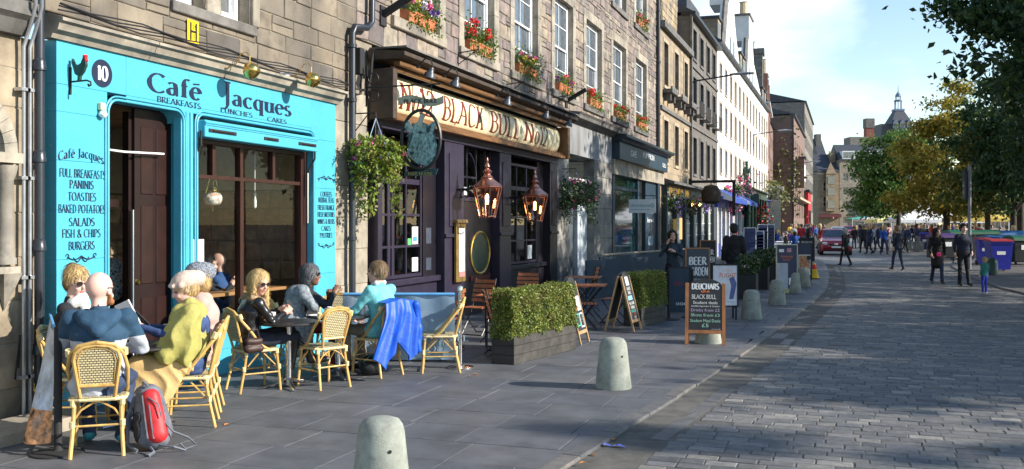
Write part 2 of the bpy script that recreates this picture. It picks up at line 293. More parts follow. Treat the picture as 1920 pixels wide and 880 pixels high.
# ---------------------------------------------------------------- lettering
def arc(cx, cy, rx, ry, a0, a1, n=14): return [(cx + rx * math.cos(R(a0 + (a1 - a0) * i / n)), cy + ry * math.sin(R(a0 + (a1 - a0) * i / n))) for i in range(n + 1)]
GL = {' ': (.3, []), 'A': (.72, [[(.04, 0), (.36, 1)], [(.36, 1), (.68, 0)], [(.16, .36), (.56, .36)]]), 'B': (.6, [[(.12, 0), (.12, 1)], [(.12, 1), (.3, 1)] + arc(.3, .76, .2, .24, 90, -90) + [(.12, .52)], [(.12, .52), (.3, .52)] + arc(.3, .26, .25, .26, 90, -90) + [(.12, 0)]]),
'C': (.72, [arc(.42, .5, .36, .5, 48, 312, 22)]), 'D': (.7, [[(.12, 0), (.12, 1)], [(.12, 1), (.28, 1)] + arc(.28, .5, .36, .5, 90, -90, 18) + [(.12, 0)]]), 'E': (.56, [[(.12, 0), (.12, 1)], [(.12, 1), (.5, 1)], [(.12, .52), (.42, .52)], [(.12, 0), (.52, 0)]]),
'F': (.52, [[(.12, 0), (.12, 1)], [(.12, 1), (.5, 1)], [(.12, .5), (.42, .5)]]), 'G': (.76, [arc(.42, .5, .36, .5, 48, 320, 22), [(.7, .4), (.7, .08)], [(.5, .42), (.74, .42)]]), 'H': (.74, [[(.12, 0), (.12, 1)], [(.62, 0), (.62, 1)], [(.12, .5), (.62, .5)]]),
'I': (.26, [[(.13, 0), (.13, 1)]]), 'J': (.4, [[(.26, 1), (.26, .1)] + arc(.08, .1, .18, .24, 0, -110, 8)]), 'K': (.66, [[(.12, 0), (.12, 1)], [(.58, 1), (.14, .46)], [(.26, .58), (.62, 0)]]), 'L': (.54, [[(.12, 0), (.12, 1)], [(.12, 0), (.5, 0)]]),
'M': (.86, [[(.1, 0), (.14, 1)], [(.14, 1), (.43, .1)], [(.43, .1), (.72, 1)], [(.72, 1), (.76, 0)]]), 'N': (.76, [[(.12, 0), (.12, 1)], [(.12, 1), (.64, 0)], [(.64, 0), (.64, 1)]]), 'O': (.78, [arc(.39, .5, .34, .5, 90, 450, 26)]), 'P': (.58, [[(.12, 0), (.12, 1)], [(.12, 1), (.28, 1)] + arc(.28, .74, .24, .26, 90, -90) + [(.12, .48)]]),
'Q': (.78, [arc(.39, .5, .34, .5, 90, 450, 26), [(.42, .2), (.74, -.12)]]), 'R': (.64, [[(.12, 0), (.12, 1)], [(.12, 1), (.28, 1)] + arc(.28, .75, .23, .25, 90, -90) + [(.12, .5)], [(.3, .5), (.62, 0)]]), 'S': (.52, [arc(.27, .755, .19, .245, 40, 262, 14)[:] + arc(.25, .25, .21, .26, 80, -150, 14)]),
'T': (.62, [[(.31, 0), (.31, 1)], [(.04, 1), (.58, 1)]]), 'U': (.72, [[(.12, 1), (.12, .3)] + arc(.36, .3, .24, .3, 180, 360, 14) + [(.6, 1)]]), 'V': (.68, [[(.04, 1), (.34, 0)], [(.34, 0), (.64, 1)]]), 'W': (.96, [[(.04, 1), (.26, 0)], [(.26, 0), (.48, .9)], [(.48, .9), (.7, 0)], [(.7, 0), (.92, 1)]]),
'X': (.66, [[(.06, 1), (.6, 0)], [(.06, 0), (.6, 1)]]), 'Y': (.64, [[(.04, 1), (.32, .48)], [(.6, 1), (.32, .48)], [(.32, .48), (.32, 0)]]), 'Z': (.6, [[(.08, 1), (.54, 1)], [(.54, 1), (.06, 0)], [(.06, 0), (.56, 0)]]),
'&': (.8, [[(.74, 0), (.2, .72)] + arc(.34, .82, .16, .17, 200, 0, 10) + [(.16, .36)] + arc(.34, .24, .24, .24, 150, 330, 12) + [(.7, .46)]]),
'0': (.6, [arc(.3, .5, .24, .5, 90, 450, 24)]), '1': (.36, [[(.2, 0), (.2, 1)], [(.2, 1), (.06, .84)]]), '2': (.56, [arc(.27, .74, .2, .26, 170, -30, 12) + [(.06, .0)], [(.06, 0), (.52, 0)]]), '5': (.56, [[(.46, 1), (.14, 1)], [(.14, 1), (.12, .56)] + arc(.26, .32, .23, .31, 110, -150, 14)]), '7': (.54, [[(.06, 1), (.5, 1)], [(.5, 1), (.2, 0)]]),
'8': (.56, [arc(.28, .75, .18, .25, 90, 450, 18), arc(.28, .26, .22, .27, 90, 450, 18)]),
'a': (.52, [arc(.22, .5, .17, .17, 150, 40, 6) + [(.38, .4), (.38, .02)], [(.38, .0), (.48, .04)], [(.38, .4)] + arc(.22, .19, .16, .18, 80, 290, 12) + [(.38, .16)]]), 'c': (.5, [arc(.28, .33, .22, .34, 45, 315, 16)]), 'e': (.52, [[(.08, .38), (.46, .38)], [(.46, .38)] + arc(.27, .33, .2, .34, 20, 315, 18)]),
'f': (.36, [[(.16, 0), (.16, .8)] + arc(.3, .82, .14, .2, 180, 50, 8), [(.03, .64), (.32, .64)]]), 'q': (.56, [arc(.27, .33, .2, .34, 60, 300, 16), [(.44, .68), (.44, -.34)]]), 'u': (.58, [[(.12, .66), (.12, .2)] + arc(.28, .2, .16, .2, 180, 350, 10) + [(.46, .3)], [(.46, .66), (.46, 0)]]), 's': (.4, [arc(.21, .51, .14, .165, 40, 262, 10) + arc(.19, .17, .16, .18, 80, -150, 10)]), '-': (.4, [[(.05, .5), (.35, .5)]]), '.': (.2, [[(.07, .0), (.1, .08)]]), 'o': (.54, [arc(.27, .33, .21, .34, 90, 450, 18)])}
GL['é'] = (.52, GL['e'][1] + [[(.14, .84), (.44, .9)]])
SERLO = {'a': (), 'e': (), 'c': (), 's': (), 'S': (), 'C': (), 'O': (), 'G': (), 'Q': (), 'o': (), '&': (), '0': (), '8': ()}
def text2d(txt, thick=.14, thin=.05, serif=True, gap=.06, sub=0):
 V = []; Fq = []; x = 0; k = 0
 for ch in txt:
  wd, st = GL.get(ch, GL[' '])
  for s in st:
   k += 1; zo = k % 5
   s = [p for i, p in enumerate(s) if i == 0 or (abs(p[0] - s[i - 1][0]) + abs(p[1] - s[i - 1][1])) > 1e-4]
   ns = len(s)
   if sub: s = [s[0]] + [(a_[0] + (b_[0] - a_[0]) * k_ / m_, a_[1] + (b_[1] - a_[1]) * k_ / m_) for a_, b_ in zip(s, s[1:]) for m_ in [max(1, round(math.dist(a_, b_) / .1))] for k_ in range(1, m_ + 1)]
   n0 = len(V)
   for i, p in enumerate(s):
    a = s[max(0, i - 1)]; b = s[min(len(s) - 1, i + 1)]; dx, dy = b[0] - a[0], b[1] - a[1]; L = math.hypot(dx, dy) or 1; dx /= L; dy /= L
    wdt = (thin + (thick - thin) * abs(dy) ** 1.3 * (1 if not serif or dx * dy <= .12 or abs(dy) > .98 else .55)) / 2
    V += [(x + p[0] - dy * wdt, p[1] + dx * wdt, zo), (x + p[0] + dy * wdt, p[1] - dx * wdt, zo)]
   for i in range(len(s) - 1): Fq.append((n0 + 2 * i, n0 + 2 * i + 1, n0 + 2 * i + 3, n0 + 2 * i + 2))
   if serif and ch not in SERLO:
    for e, o in ((s[0], s[1]), (s[-1], s[-2])):
     if (abs(e[1]) < .02 or abs(e[1] - 1) < .02 or abs(e[1] - .66) < .03 or abs(e[1] + .34) < .02) and abs(e[1] - o[1]) > .3 * math.hypot(e[0] - o[0], e[1] - o[1]) and ns < 40:
      yy = e[1] + (.0 if e[1] < .5 else -thin); n0 = len(V); hw = .13
      V += [(x + e[0] - hw, yy, 5 + zo), (x + e[0] + hw, yy, 5 + zo), (x + e[0] + hw, yy + thin, 5 + zo), (x + e[0] - hw, yy + thin, 5 + zo)]; Fq.append((n0, n0 + 1, n0 + 2, n0 + 3))
     elif abs(e[0] - o[0]) > .9 * abs(e[1] - o[1]) and ns == 2 and ch in 'EFLTZ' and e[0] > o[0]:
      n0 = len(V); V += [(x + e[0] - thin, e[1] - .09, 5 + zo), (x + e[0] + .01, e[1] - .09, 5 + zo), (x + e[0] + .01, e[1] + .09, 5 + zo), (x + e[0] - thin, e[1] + .09, 5 + zo)]; Fq.append((n0, n0 + 1, n0 + 2, n0 + 3))
  x += wd + gap
 return V, Fq, x - gap
_tc = {}
def sans2d(txt):
 if txt in _tc: return _tc[txt]
 c = bpy.data.curves.new('lettering', 'FONT'); c.body = txt; c.size = 1.4; c.resolution_u = 2; o = bpy.data.objects.new('lettering', c); COL.objects.link(o)
 bpy.context.view_layer.update(); me = bpy.data.meshes.new_from_object(o); V = [(v.co.x, v.co.y, 0) for v in me.vertices]; Fq = [tuple(p.vertices) for p in me.polygons]
 bpy.data.objects.remove(o); bpy.data.curves.remove(c); bpy.data.meshes.remove(me)
 x0 = min(v[0] for v in V); x1 = max(v[0] for v in V); V = [(v[0] - x0, v[1], 0) for v in V]; _tc[txt] = (V, Fq, x1 - x0); return _tc[txt]
def lettering(txt, o, u, v, h, mat, parent, width=None, font='serif', n=None, center=False, thick=.14, thin=.055, world=True, gap=.06, arch=0, shear=0, name='lettering', off=.002, bendr=None):
 """writes txt from corner o along u with cap height h along v; width squeezes the line to that length."""
 V, Fq, L = text2d(txt, thick, thin, font == 'serif', gap, bendr) if font != 'sans' else sans2d(txt)
 o, u, v = Vector(o), Vector(u).normalized(), Vector(v).normalized(); n = Vector(n).normalized() if n is not None else u.cross(v).normalized()
 sx = (width / L) if width else h; W = L * sx; x0 = -W / 2 if center else 0
 P = []
 for a, b, z in V:
  X = a * sx + x0 + shear * b * h; Y = b * h + (arch * (1 - (2 * (a / L) - 1) ** 2) if arch else 0); nn = off + z * .00035
  if bendr:                                          # lies on a half-round board: bendr(height) -> distance out
   nn += bendr(Y)
  P.append(o + u * X + v * Y + n * nn)
 mb = MB(); mb.add(P, Fq); return mb.build(name, mat, parent, world)
# ---------------------------------------------------------------- ground, road, pavement
m_sett = M('sett', rough=.68, cols=[(.08, .082, .088), (.14, .138, .136), (.1, .103, .11), (.21, .2, .18), (.12, .122, .128), (.17, .163, .15), (.115, .118, .13), (.27, .255, .23)], var=.2, scale=14, bump=.35, bscale=45)
m_flag = M('flagstone', rough=.62, cols=[(.086, .092, .106), (.104, .108, .122), (.095, .1, .11), (.114, .117, .126)], var=.22, scale=2.2, bump=.25, bscale=90)
m_kerb = M('kerb', rough=.6, cols=[(.1, .1, .105), (.13, .125, .12), (.11, .11, .115), (.17, .155, .14)], var=.2, scale=9, bump=.3)
m_joint = M('joint_sand', (.105, .1, .09), .9, var=.25, scale=5, bump=.4)
m_joint2 = M('joint_dark', (.05, .05, .052), .9, var=.2, bump=.3)
KERB = [(3.6, -8), (4.45, 2), (4.84, 6.7), (5.2, 10.4), (5.56, 14.75), (5.82, 18.65), (6.1, 23.5), (6.3, 28.4), (6.22, 36), (6.0, 42.6), (5.4, 54), (5.0, 64.8), (4.7, 80), (4.6, 110), (5.0, 165), (5, 205)]
def kx(y):
 for (x0, y0), (x1, y1) in zip(KERB, KERB[1:]):
  if y <= y1: return x0 + (x1 - x0) * (y - y0) / (y1 - y0)
 return KERB[-1][0]
def sheet(name, pts, z, mat, kind='structure', t=.0):
 mb = MB(); mb.add([(x, y, z) for x, y in pts], [tuple(range(len(pts)))]); return mb.build(name, mat, kind=kind)
m_earth = M('earth', (.1, .1, .1), .95, var=.2, scale=.5)
sheet('ground', [(-900, -300), (900, -300), (900, 1500), (-900, 1500)], -.16, m_earth)
# far sett pattern, for the road beyond the built setts
def settmat():
 m = bpy.data.materials.new('setts_far'); m.use_nodes = True; n = m.node_tree.nodes; l = m.node_tree.links; b = n['Principled BSDF']; b.inputs['Roughness'].default_value = .5
 tc = n.new('ShaderNodeTexCoord'); br = n.new('ShaderNodeTexBrick'); br.inputs['Scale'].default_value = 1; br.inputs['Brick Width'].default_value = .27; br.inputs['Row Height'].default_value = .165; br.inputs['Mortar Size'].default_value = .012
 br.inputs['Color1'].default_value = (.09, .09, .095, 1); br.inputs['Color2'].default_value = (.24, .225, .21, 1); br.inputs['Mortar'].default_value = (.12, .11, .1, 1); br.inputs['Bias'].default_value = -.15
 no = n.new('ShaderNodeTexNoise'); no.inputs['Scale'].default_value = 1.2; mr = n.new('ShaderNodeMapRange'); mr.inputs[3].default_value = .7; mr.inputs[4].default_value = 1.25; l.new(no.outputs[0], mr.inputs[0]); l.new(tc.outputs['Object'], no.inputs[0])
 mx = n.new('ShaderNodeMix'); mx.data_type = 'RGBA'; mx.blend_type = 'MULTIPLY'; mx.inputs[0].default_value = 1
 l.new(tc.outputs['Object'], br.inputs[0]); l.new(br.outputs[0], mx.inputs[6]); l.new(mr.outputs[0], mx.inputs[7]); l.new(mx.outputs[2], b.inputs['Base Color'])
 bp = n.new('ShaderNodeBump'); bp.inputs['Strength'].default_value = .6; bp.inputs['Distance'].default_value = .012; bp.invert = True; l.new(br.outputs['Fac'], bp.inputs['Height']); l.new(bp.outputs[0], b.inputs['Normal']); return m
m_settfar = settmat()
ZR = -.02                                                  # top of the setts; the pavement's top is 0
road = sheet('road', [(kx(y) + .02, y) for y in (-8, 2, 6.7, 10.4, 14.75, 18.65, 23.5, 28.4, 36, 46)] + [(40, 46), (40, -8)], ZR - .0045, m_joint)
road2 = sheet('road', [(x, y) for x, y in KERB if y > 44] [0:0] + [(kx(46), 46), (5.0, 64.8), (4.7, 80), (4.6, 110), (5.0, 165), (5, 215), (60, 215), (60, 46)], ZR, m_settfar)
pav = sheet('pavement', [(-6, -8)] + [(kx(y) - .01, y) for x, y in KERB] + [(-6, 205)], -.022, m_joint2)
def sett_rows():
 out = []; y = 4.6; r = 0
 while y < 46:
  ph = random.uniform(.138, .165); xs = kx(y) + .62; xe = 7 + (y / CP) * .19 + 2.2
  x = xs + random.uniform(0, .05)
  while x < min(xe, 14):
   L = random.uniform(.17, .33); out.append((x, y, L - .011, ph - .011)); x += L
  y += ph; r += 1
 return out
ST = sett_rows(); ST.sort(key=lambda s: (s[0] - 7) ** 2 + s[1] ** 2 if s[1] > 6.2 and s[0] < 7 + s[1] * .2 else 1e6)
rest = MB()
for i, (x, y, a, b) in enumerate(ST):
 d = .03 + random.uniform(-.003, .003); mb = MB() if i < 300 else rest
 mb.chip((x, y, ZR - .03), (1, 0, 0), (0, 1, 0), (random.uniform(-.02, .02), random.uniform(-.03, .03), 1), a, b, d, .005, .005)
 if i < 300: mb.build('sett', m_sett, road)
rest.build('setts', m_sett, road, kind='stuff')
# kerb and gutter stones following the curve
kerb = tag(thing('kerb', None, None, (0, 0, 0)), kind='structure'); y = -1.0; kb = MB(); cnt = 0
def kdir(y): d = Vector((kx(y + .3) - kx(y - .3), .6, 0)); return d.normalized()
while y < 110:
 L = random.uniform(.75, 1.05) * (1 if y < 40 else 2.5); u = kdir(y + L / 2); nrm = Vector((u.y, -u.x, 0)); o = Vector((kx(y), y, 0))
 for (off, wd, z0, d) in ((-.0, .17, -.12, .123), (.175, .25, -.12, .08), (.43, .17, -.12, .082)):
  l = L if off != .44 else L / 3
  for q in range(1 if off != .44 else 3):
   mb = MB() if (y < 30 and cnt < 290) else kb
   mb.chip(o + nrm * off + u * l * q + Vector((0, 0, z0)), nrm, u, (0, 0, 1), wd - .008, l - .01, d + (.012 if off else 0) + random.uniform(-.003, .003), .009, .005)
   if mb is not kb: mb.build('kerb_stone', m_kerb, kerb); cnt += 1
 y += L
kb.build('kerb_stones', m_kerb, kerb, kind='stuff')
# flagstones of the pavement
FL = []; y = 3.0
while y < 75:
 ph = .62; x = -.3 + random.uniform(-.5, 0)
 while x < kx(y):
  L = random.uniform(.55, .95); L = min(L, kx(y) + .07 - x)
  if L > .08: FL.append((x, y, L - .007, ph - .007))
  x += max(L, .1)
 y += ph
FL.sort(key=lambda s: (s[0] - 7) ** 2 + s[1] ** 2 if s[1] > 5.2 else 1e6); fl = MB()
for i, (x, y, a, b) in enumerate(FL):
 mb = MB() if i < 300 else fl
 x1 = x + a; sk = kx(y + b) - kx(y)
 mb.chip((x, y, -.03), (1, 0, 0), (0, 1, 0), (0, 0, 1), a, b, .03 + random.uniform(-.0015, .0015), .003, .0012)
 if i < 300: mb.build('flagstone', m_flag, pav)
fl.build('flagstones', m_flag, pav, kind='stuff')
# the square on the right, beyond the road
sq = sheet('paved_square', [(11.3, 27.5), (11.0, 30), (10.9, 36), (11.1, 44), (12.2, 54), (14, 70), (16, 100), (60, 100), (60, 22), (14, 22), (12, 24.5)], .02, M('square_setts', rough=.7, col=(.11, .1, .095), var=.3, scale=3, bump=.4, bscale=20))
mb = MB(); P = [(12, 24.5), (11.3, 27.5), (11.0, 30), (10.9, 36), (11.1, 44), (12.2, 54), (14, 70)]
for a, b in zip(P, P[1:]):
 for q in range(max(1, int((b[1] - a[1]) / 1.0))):
  n_ = max(1, int((b[1] - a[1]) / 1.0)); A = Vector((*a, -.1)).lerp(Vector((*b, -.1)), q / n_); B = Vector((*a, -.1)).lerp(Vector((*b, -.1)), (q + 1) / n_)
  u = (B - A).normalized(); mb.chip(A, (1, 0, 0), u, (0, 0, 1), .18, (B - A).length - .01, .128, .01)
mb.build('square_kerb', m_kerb, kind='structure')
# leaves and scraps on the ground
m_leafo = M('fallen_leaf', (.5, .2, .05), .8, var=.2)
for i, (px, py) in enumerate([(1112, 815), (1151, 825), (1113, 854), (1093, 869), (882, 706), (892, 703), (425, 797), (1038, 665)]):
 p = gnd(px, py, 0 if px < 1100 else ZR); mb = MB(); s = .035
 mb.add([(-s, 0, .004), (0, -s * .6, .012), (s * 1.2, 0, .004), (0, s * .6, .014)], [(0, 1, 2, 3)]); mb.xf(Matrix.Translation(p) @ Matrix.Rotation(i * 1.3, 4, 'Z'));
 tag(mb.build('fallen_leaf', m_leafo), 'small orange fallen leaf ' + ['on the setts just left of the blue wrapper', 'on the setts right of the blue wrapper', 'on the setts below the blue wrapper', 'lowest of the leaves along the gutter', 'on the flagstones right of the lone empty chair', 'on the flagstones before the hedge planter corner', 'on the flagstones beside the backpack straps', 'on the flagstones in front of the long planter'][i], 'leaf', 'fallen leaves')
p = gnd(1145, 837, ZR); mb = MB();
vs = [(-.13, -.02, .0), (-.05, -.045, .022), (.0, -.01, .004), (.06, -.03, .018), (.13, 0, .0), (.07, .03, .02), (0, .012, .006), (-.06, .03, .024)]
mb.add(vs, [(0, 1, 7), (1, 2, 6, 7), (2, 3, 5, 6), (3, 4, 5)]); mb.xf(Matrix.Translation(p)); tag(mb.build('sweet_wrapper', M('wrapper', (.08, .12, .55), .25, var=.5, scale=30, hue=(.7, .7, .8))), 'crumpled blue and white wrapper lying on the setts near the kerb', 'litter')
def scuff(m, c, sc, lo, hi):
 n = m.node_tree.nodes; l = m.node_tree.links; b = n['Principled BSDF']; old = b.inputs['Base Color'].links[0].from_socket; tc = n.new('ShaderNodeTexCoord'); no = n.new('ShaderNodeTexNoise'); no.inputs['Scale'].default_value = sc; no.inputs['Detail'].default_value = 9; no.inputs['Roughness'].default_value = .75
 mr = n.new('ShaderNodeMapRange'); mr.inputs[1].default_value = lo; mr.inputs[2].default_value = hi; mx = n.new('ShaderNodeMix'); mx.data_type = 'RGBA'; l.new(tc.outputs['Object'], no.inputs[0]); l.new(no.outputs[0], mr.inputs[0]); l.new(mr.outputs[0], mx.inputs[0]); l.new(old, mx.inputs[6]); mx.inputs[7].default_value = (*c, 1); l.new(mx.outputs[2], b.inputs['Base Color'])
def thru(m, f=.35):                                        # light passing through leaves
 n = m.node_tree.nodes; l = m.node_tree.links; b = n['Principled BSDF']; tr = n.new('ShaderNodeBsdfTranslucent'); mx = n.new('ShaderNodeMixShader'); mx.inputs[0].default_value = f; l.new(b.inputs['Base Color'].links[0].from_socket, tr.inputs[0]); l.new(b.outputs[0], mx.inputs[1]); l.new(tr.outputs[0], mx.inputs[2]); l.new(mx.outputs[0], n['Material Output'].inputs[0])
scuff(m_flag, (.2, .2, .2), 13, .69, .72); scuff(m_flag, (.045, .045, .05), 1.7, .55, .8); scuff(m_flag, (.16, .15, .14), .9, .58, .8); scuff(m_kerb, (.06, .06, .06), 2.5, .5, .75); scuff(m_sett, (.06, .06, .062), .9, .52, .8); scuff(m_sett, (.28, .26, .23), 1.6, .62, .8)
# ---------------------------------------------------------------- wall helpers
def clip_rects(Y0, Y1, Z0, Z1, holes, chv, clen, seam=0):
 """courses of stones between the openings"""
 zs = sorted({Z0, Z1} | {z for h in holes for z in (h[2], h[3]) if Z0 < z < Z1}); out = []
 for za, zb in zip(zs, zs[1:]):
  n = max(1, round((zb - za) / ((chv[0] + chv[1]) / 2))); c = [za]
  for i in range(n - 1): c.append(za + (zb - za) * (i + 1 + random.uniform(-.22, .22) * (chv[1] - chv[0]) / chv[1] * 2) / n)
  c.append(zb)
  for a, b in zip(c, c[1:]):
   hs = sorted([(h[0], h[1]) for h in holes if h[2] < (a + b) / 2 < h[3]]); segs = []; y = Y0
   for h in hs:
    if h[0] > y: segs.append((y, min(h[0], Y1)))
    y = max(y, h[1])
   if y < Y1: segs.append((y, Y1))
   for s0, s1 in segs:
    y = s0
    while y < s1 - .01:
     L = random.uniform(*clen)
     if s1 - (y + L) < clen[0] * .5: L = s1 - y
     if random.random() < seam and b - a > .16:
      mz = a + (b - a) * random.uniform(.35, .65); out += [(y, y + L, a, mz), (y, y + L, mz, b)]
     else: out.append((y, y + L, a, b))
     y += L
 return out
def wall_back(Y0, Y1, Z0, Z1, holes, x, th):
 mb = MB(); zs = sorted({Z0, Z1} | {z for h in holes for z in (h[2], h[3]) if Z0 < z < Z1})
 for a, b in zip(zs, zs[1:]):
  y = Y0
  for h in sorted([h for h in holes if h[2] < (a + b) / 2 < h[3]]):
   if h[0] > y: mb.box((x - th, y, a), (x, h[0], b))
   y = max(y, h[1])
  if y < Y1: mb.box((x - th, y, a), (x, Y1, b))
 return mb
def stone_wall(b, Y0, Y1, Z0, Z1, x, holes, mat, mortar, chv=(.2, .34), clen=(.25, .6), lim=200, seam=.25, th=.35, d=.02, j=.008, e=.008, gap=.012, cut=None, world=True):
 w_ = wall_back(Y0, Y1, Z0, Z1, holes, x, th).build('wall', mortar, b, world)
 rs = clip_rects(Y0, Y1, Z0, Z1, holes, chv, clen, seam)
 rs.sort(key=lambda r: (r[0]) ** 2 + (r[3] - 1.8) ** 2 if not (cut and cut(r)) else 1e6); rest = MB(); n = 0
 for i, r in enumerate(rs):
  mb = MB() if i < lim else rest
  mb.chip((x - .004, r[0] + gap / 2, r[2] + gap / 2), (0, 1, 0), (0, 0, 1), (1, 0, 0), r[1] - r[0] - gap, r[3] - r[2] - gap, d + random.uniform(-.004, .006), e, j)
  if i < lim: mb.build('stone', mat, w_, world)
 if rest.v: rest.build('stones', mat, w_, world, kind='stuff')
 return w_
m_glass_d = M('dark_glass', (.02, .025, .03), .04, var=0, spec=.9)
m_glass_b = M('curtained_glass', (.16, .17, .17), .05, var=.25, scale=3, spec=.9)
m_wht = M('white_paint', (.78, .79, .8), .4, var=.06)
def sash(b, Y0, Y1, Z0, Z1, x, frame=m_wht, glass=m_glass_d, cols=2, rows=2, detail=2, fw=.06, world=True, name='window'):
 """two sliding sashes, each cols x rows panes, standing in the opening"""
 mb = MB(); zm = (Z0 + Z1) / 2
 mb.box((x - .05, Y0, Z0), (x + .03, Y0 + fw, Z1)); mb.box((x - .05, Y1 - fw, Z0), (x + .03, Y1, Z1)); mb.box((x - .05, Y0 + fw, Z0), (x + .03, Y1 - fw, Z0 + fw)); mb.box((x - .05, Y0 + fw, Z1 - fw), (x + .03, Y1 - fw, Z1))
 w_ = mb.build(name, frame, b, world); gb = MB(); pn = []
 for k, (za, zb, xo) in enumerate(((Z0 + fw, zm + .02, -.03), (zm - .02, Z1 - fw, .0))):
  ya, yb = Y0 + fw, Y1 - fw; t = .045
  gb.box((x + xo - .02, ya, za), (x + xo + .015, ya + t, zb)); gb.box((x + xo - .02, yb - t, za), (x + xo + .015, yb, zb)); gb.box((x + xo - .02, ya + t, za), (x + xo + .015, yb - t, za + t)); gb.box((x + xo - .02, ya + t, zb - t), (x + xo + .015, yb - t, zb))
  for c in range(1, cols): yy = ya + (yb - ya) * c / cols; gb.box((x + xo - .016, yy - .012, za + t), (x + xo + .012, yy + .012, zb - t))
  for r in range(1, rows):
   zz = za + (zb - za) * r / rows
   for c in range(cols): gb.box((x + xo - .014, ya + t + (yb - ya - 2 * t) * c / cols + .013, zz - .012), (x + xo + .010, ya + t + (yb - ya - 2 * t) * (c + 1) / cols - .013, zz + .012))
  for c in range(cols):
   for r in range(rows): pn.append((x + xo - .008, ya + (yb - ya) * c / cols, ya + (yb - ya) * (c + 1) / cols, za + (zb - za) * r / rows, za + (zb - za) * (r + 1) / rows))
 if detail: gb.build('glazing_bar', frame, w_, world)
 if detail == 2:
  for p in pn: MB().box((p[0] - .004, p[1] + .003, p[3] + .003), (p[0], p[2] - .003, p[4] - .003)).build('pane', glass, w_, world)
 else: MB().box((x - .032, Y0 + fw, Z0 + fw), (x - .027, Y1 - fw, Z1 - fw)).build('pane', glass, w_, world)
 return w_
def pot_flowers(px_y, z, x, kind, label, y0, y1, big=1.0, mats=None):
 n = max(1, round((y1 - y0) / .36)); t = thing('window_box', label, 'window box', (x, y0, z), 0, 'flower pots on the window sills')
 for i in range(n):
  c = (0, (y1 - y0) * (i + .5) / n, 0); mb = MB(); hw = (y1 - y0) / n * .46
  mb.add([(-.1, c[1] - hw * .85, 0), (.1, c[1] - hw * .85, 0), (.1, c[1] + hw * .85, 0), (-.1, c[1] + hw * .85, 0), (-.12, c[1] - hw, .17), (.12, c[1] - hw, .17), (.12, c[1] + hw, .17), (-.12, c[1] + hw, .17)], [(0, 3, 2, 1), (0, 1, 5, 4), (1, 2, 6, 5), (2, 3, 7, 6), (3, 0, 4, 7), (4, 5, 6, 7)])
  mb.box((-.13, c[1] - hw - .008, .17), (.13, c[1] + hw + .008, .205)); mb.build('pot', m_terra, t)
 L = y1 - y0; k = int(420 * L * big); P = np.stack([RNG.normal(.05, .11, k), RNG.uniform(-.12, L + .12, k), .2 + np.abs(RNG.normal(0, .15, k)) * big], 1); P[: k // 5, 2] -= .28; P[: k // 5, 0] = .13 + RNG.uniform(0, .06, k // 5)
 leafmesh('foliage', P, .075, m_leafg, t); st = MB()
 for i in range(int(16 * L)): st.tube([(.0, RNG.uniform(0, L), .2), (RNG.uniform(-.1, .25), RNG.uniform(0, L), .45)], .006, 4)
 st.build('stems', m_leafg, t, kind='stuff')
 for col, cnt, hz in kind:
  Q = []
  for i in range(int(cnt * L * 1.0) + 2):
   c = np.array([RNG.uniform(-.02, .22), RNG.uniform(-.05, L + .05), RNG.uniform(.28, hz)]); q = RNG.normal(size=(26, 3)); q /= np.linalg.norm(q, axis=1)[:, None]; Q.append(c + q * RNG.uniform(.05, .075) * np.array([1, 1, .8]))
  leafmesh('blossoms', np.concatenate(Q), .055, col, t, asp=.9)
 return t
m_terra = M('terracotta', (.5, .16, .07), .75, var=.15, bump=.2); m_leafg = M('leaf_green', cols=[(.06, .12, .02), (.12, .2, .03), (.2, .27, .05), (.08, .15, .03)], rough=.55, var=.1)
m_red = M('geranium_red', (.75, .015, .02), .5, var=.2, scale=20); m_pink = M('petal_pink', (.8, .12, .35), .5, var=.2, scale=20); m_wfl = M('petal_white', (.75, .7, .8), .5, var=.1); thru(m_leafg); m_yfl = M('petal_yellow', (.75, .6, .08), .5, var=.1); m_vio = M('petal_violet', (.2, .08, .5), .5, var=.1)
# ---------------------------------------------------------------- house materials
m_mortar = M('mortar', (.25, .215, .17), .95, var=.2, scale=5, bump=.3)
m_cafest = M('cafe_stone', rough=.85, cols=[(.22, .18, .135), (.15, .13, .105), (.29, .24, .175), (.19, .165, .13), (.25, .2, .14), (.11, .1, .09)], var=.3, scale=4, bump=.5, bscale=30, hue=(.1, .085, .07))
m_rubble = M('rubble_stone', rough=.85, cols=[(.21, .165, .155), (.28, .225, .2), (.34, .28, .2), (.15, .125, .125), (.24, .21, .18), (.38, .33, .25), (.18, .15, .15), (.28, .21, .18)], var=.25, scale=5, bump=.5, bscale=25, hue=(.13, .11, .105))
m_dress = M('dressed_stone', rough=.8, cols=[(.3, .265, .21), (.36, .32, .255), (.26, .235, .195)], var=.25, scale=2.5, bump=.25, bscale=30, hue=(.14, .125, .11))
m_dirty = M('sooty_stone', rough=.85, cols=[(.12, .115, .11), (.17, .16, .145), (.1, .1, .1)], var=.3, scale=3, bump=.3)
m_sand = M('sandstone', rough=.85, cols=[(.36, .28, .18), (.28, .225, .15), (.42, .33, .21), (.22, .18, .14), (.33, .27, .19)], var=.28, scale=2.5, bump=.4, bscale=20, hue=(.12, .1, .08))
m_dark = M('dark_stone', rough=.85, cols=[(.15, .135, .115), (.2, .18, .15), (.11, .1, .095), (.24, .21, .17)], var=.3, scale=2, bump=.4, hue=(.08, .075, .07))
m_aqua = M('aqua_paint', (.068, .39, .53), .45, var=.07, scale=2, bump=.25, bscale=8, hue=(.075, .45, .58))
scuff(m_aqua, (.42, .6, .64), 9, .64, .7); scuff(m_aqua, (.03, .2, .26), 3.3, .63, .85)
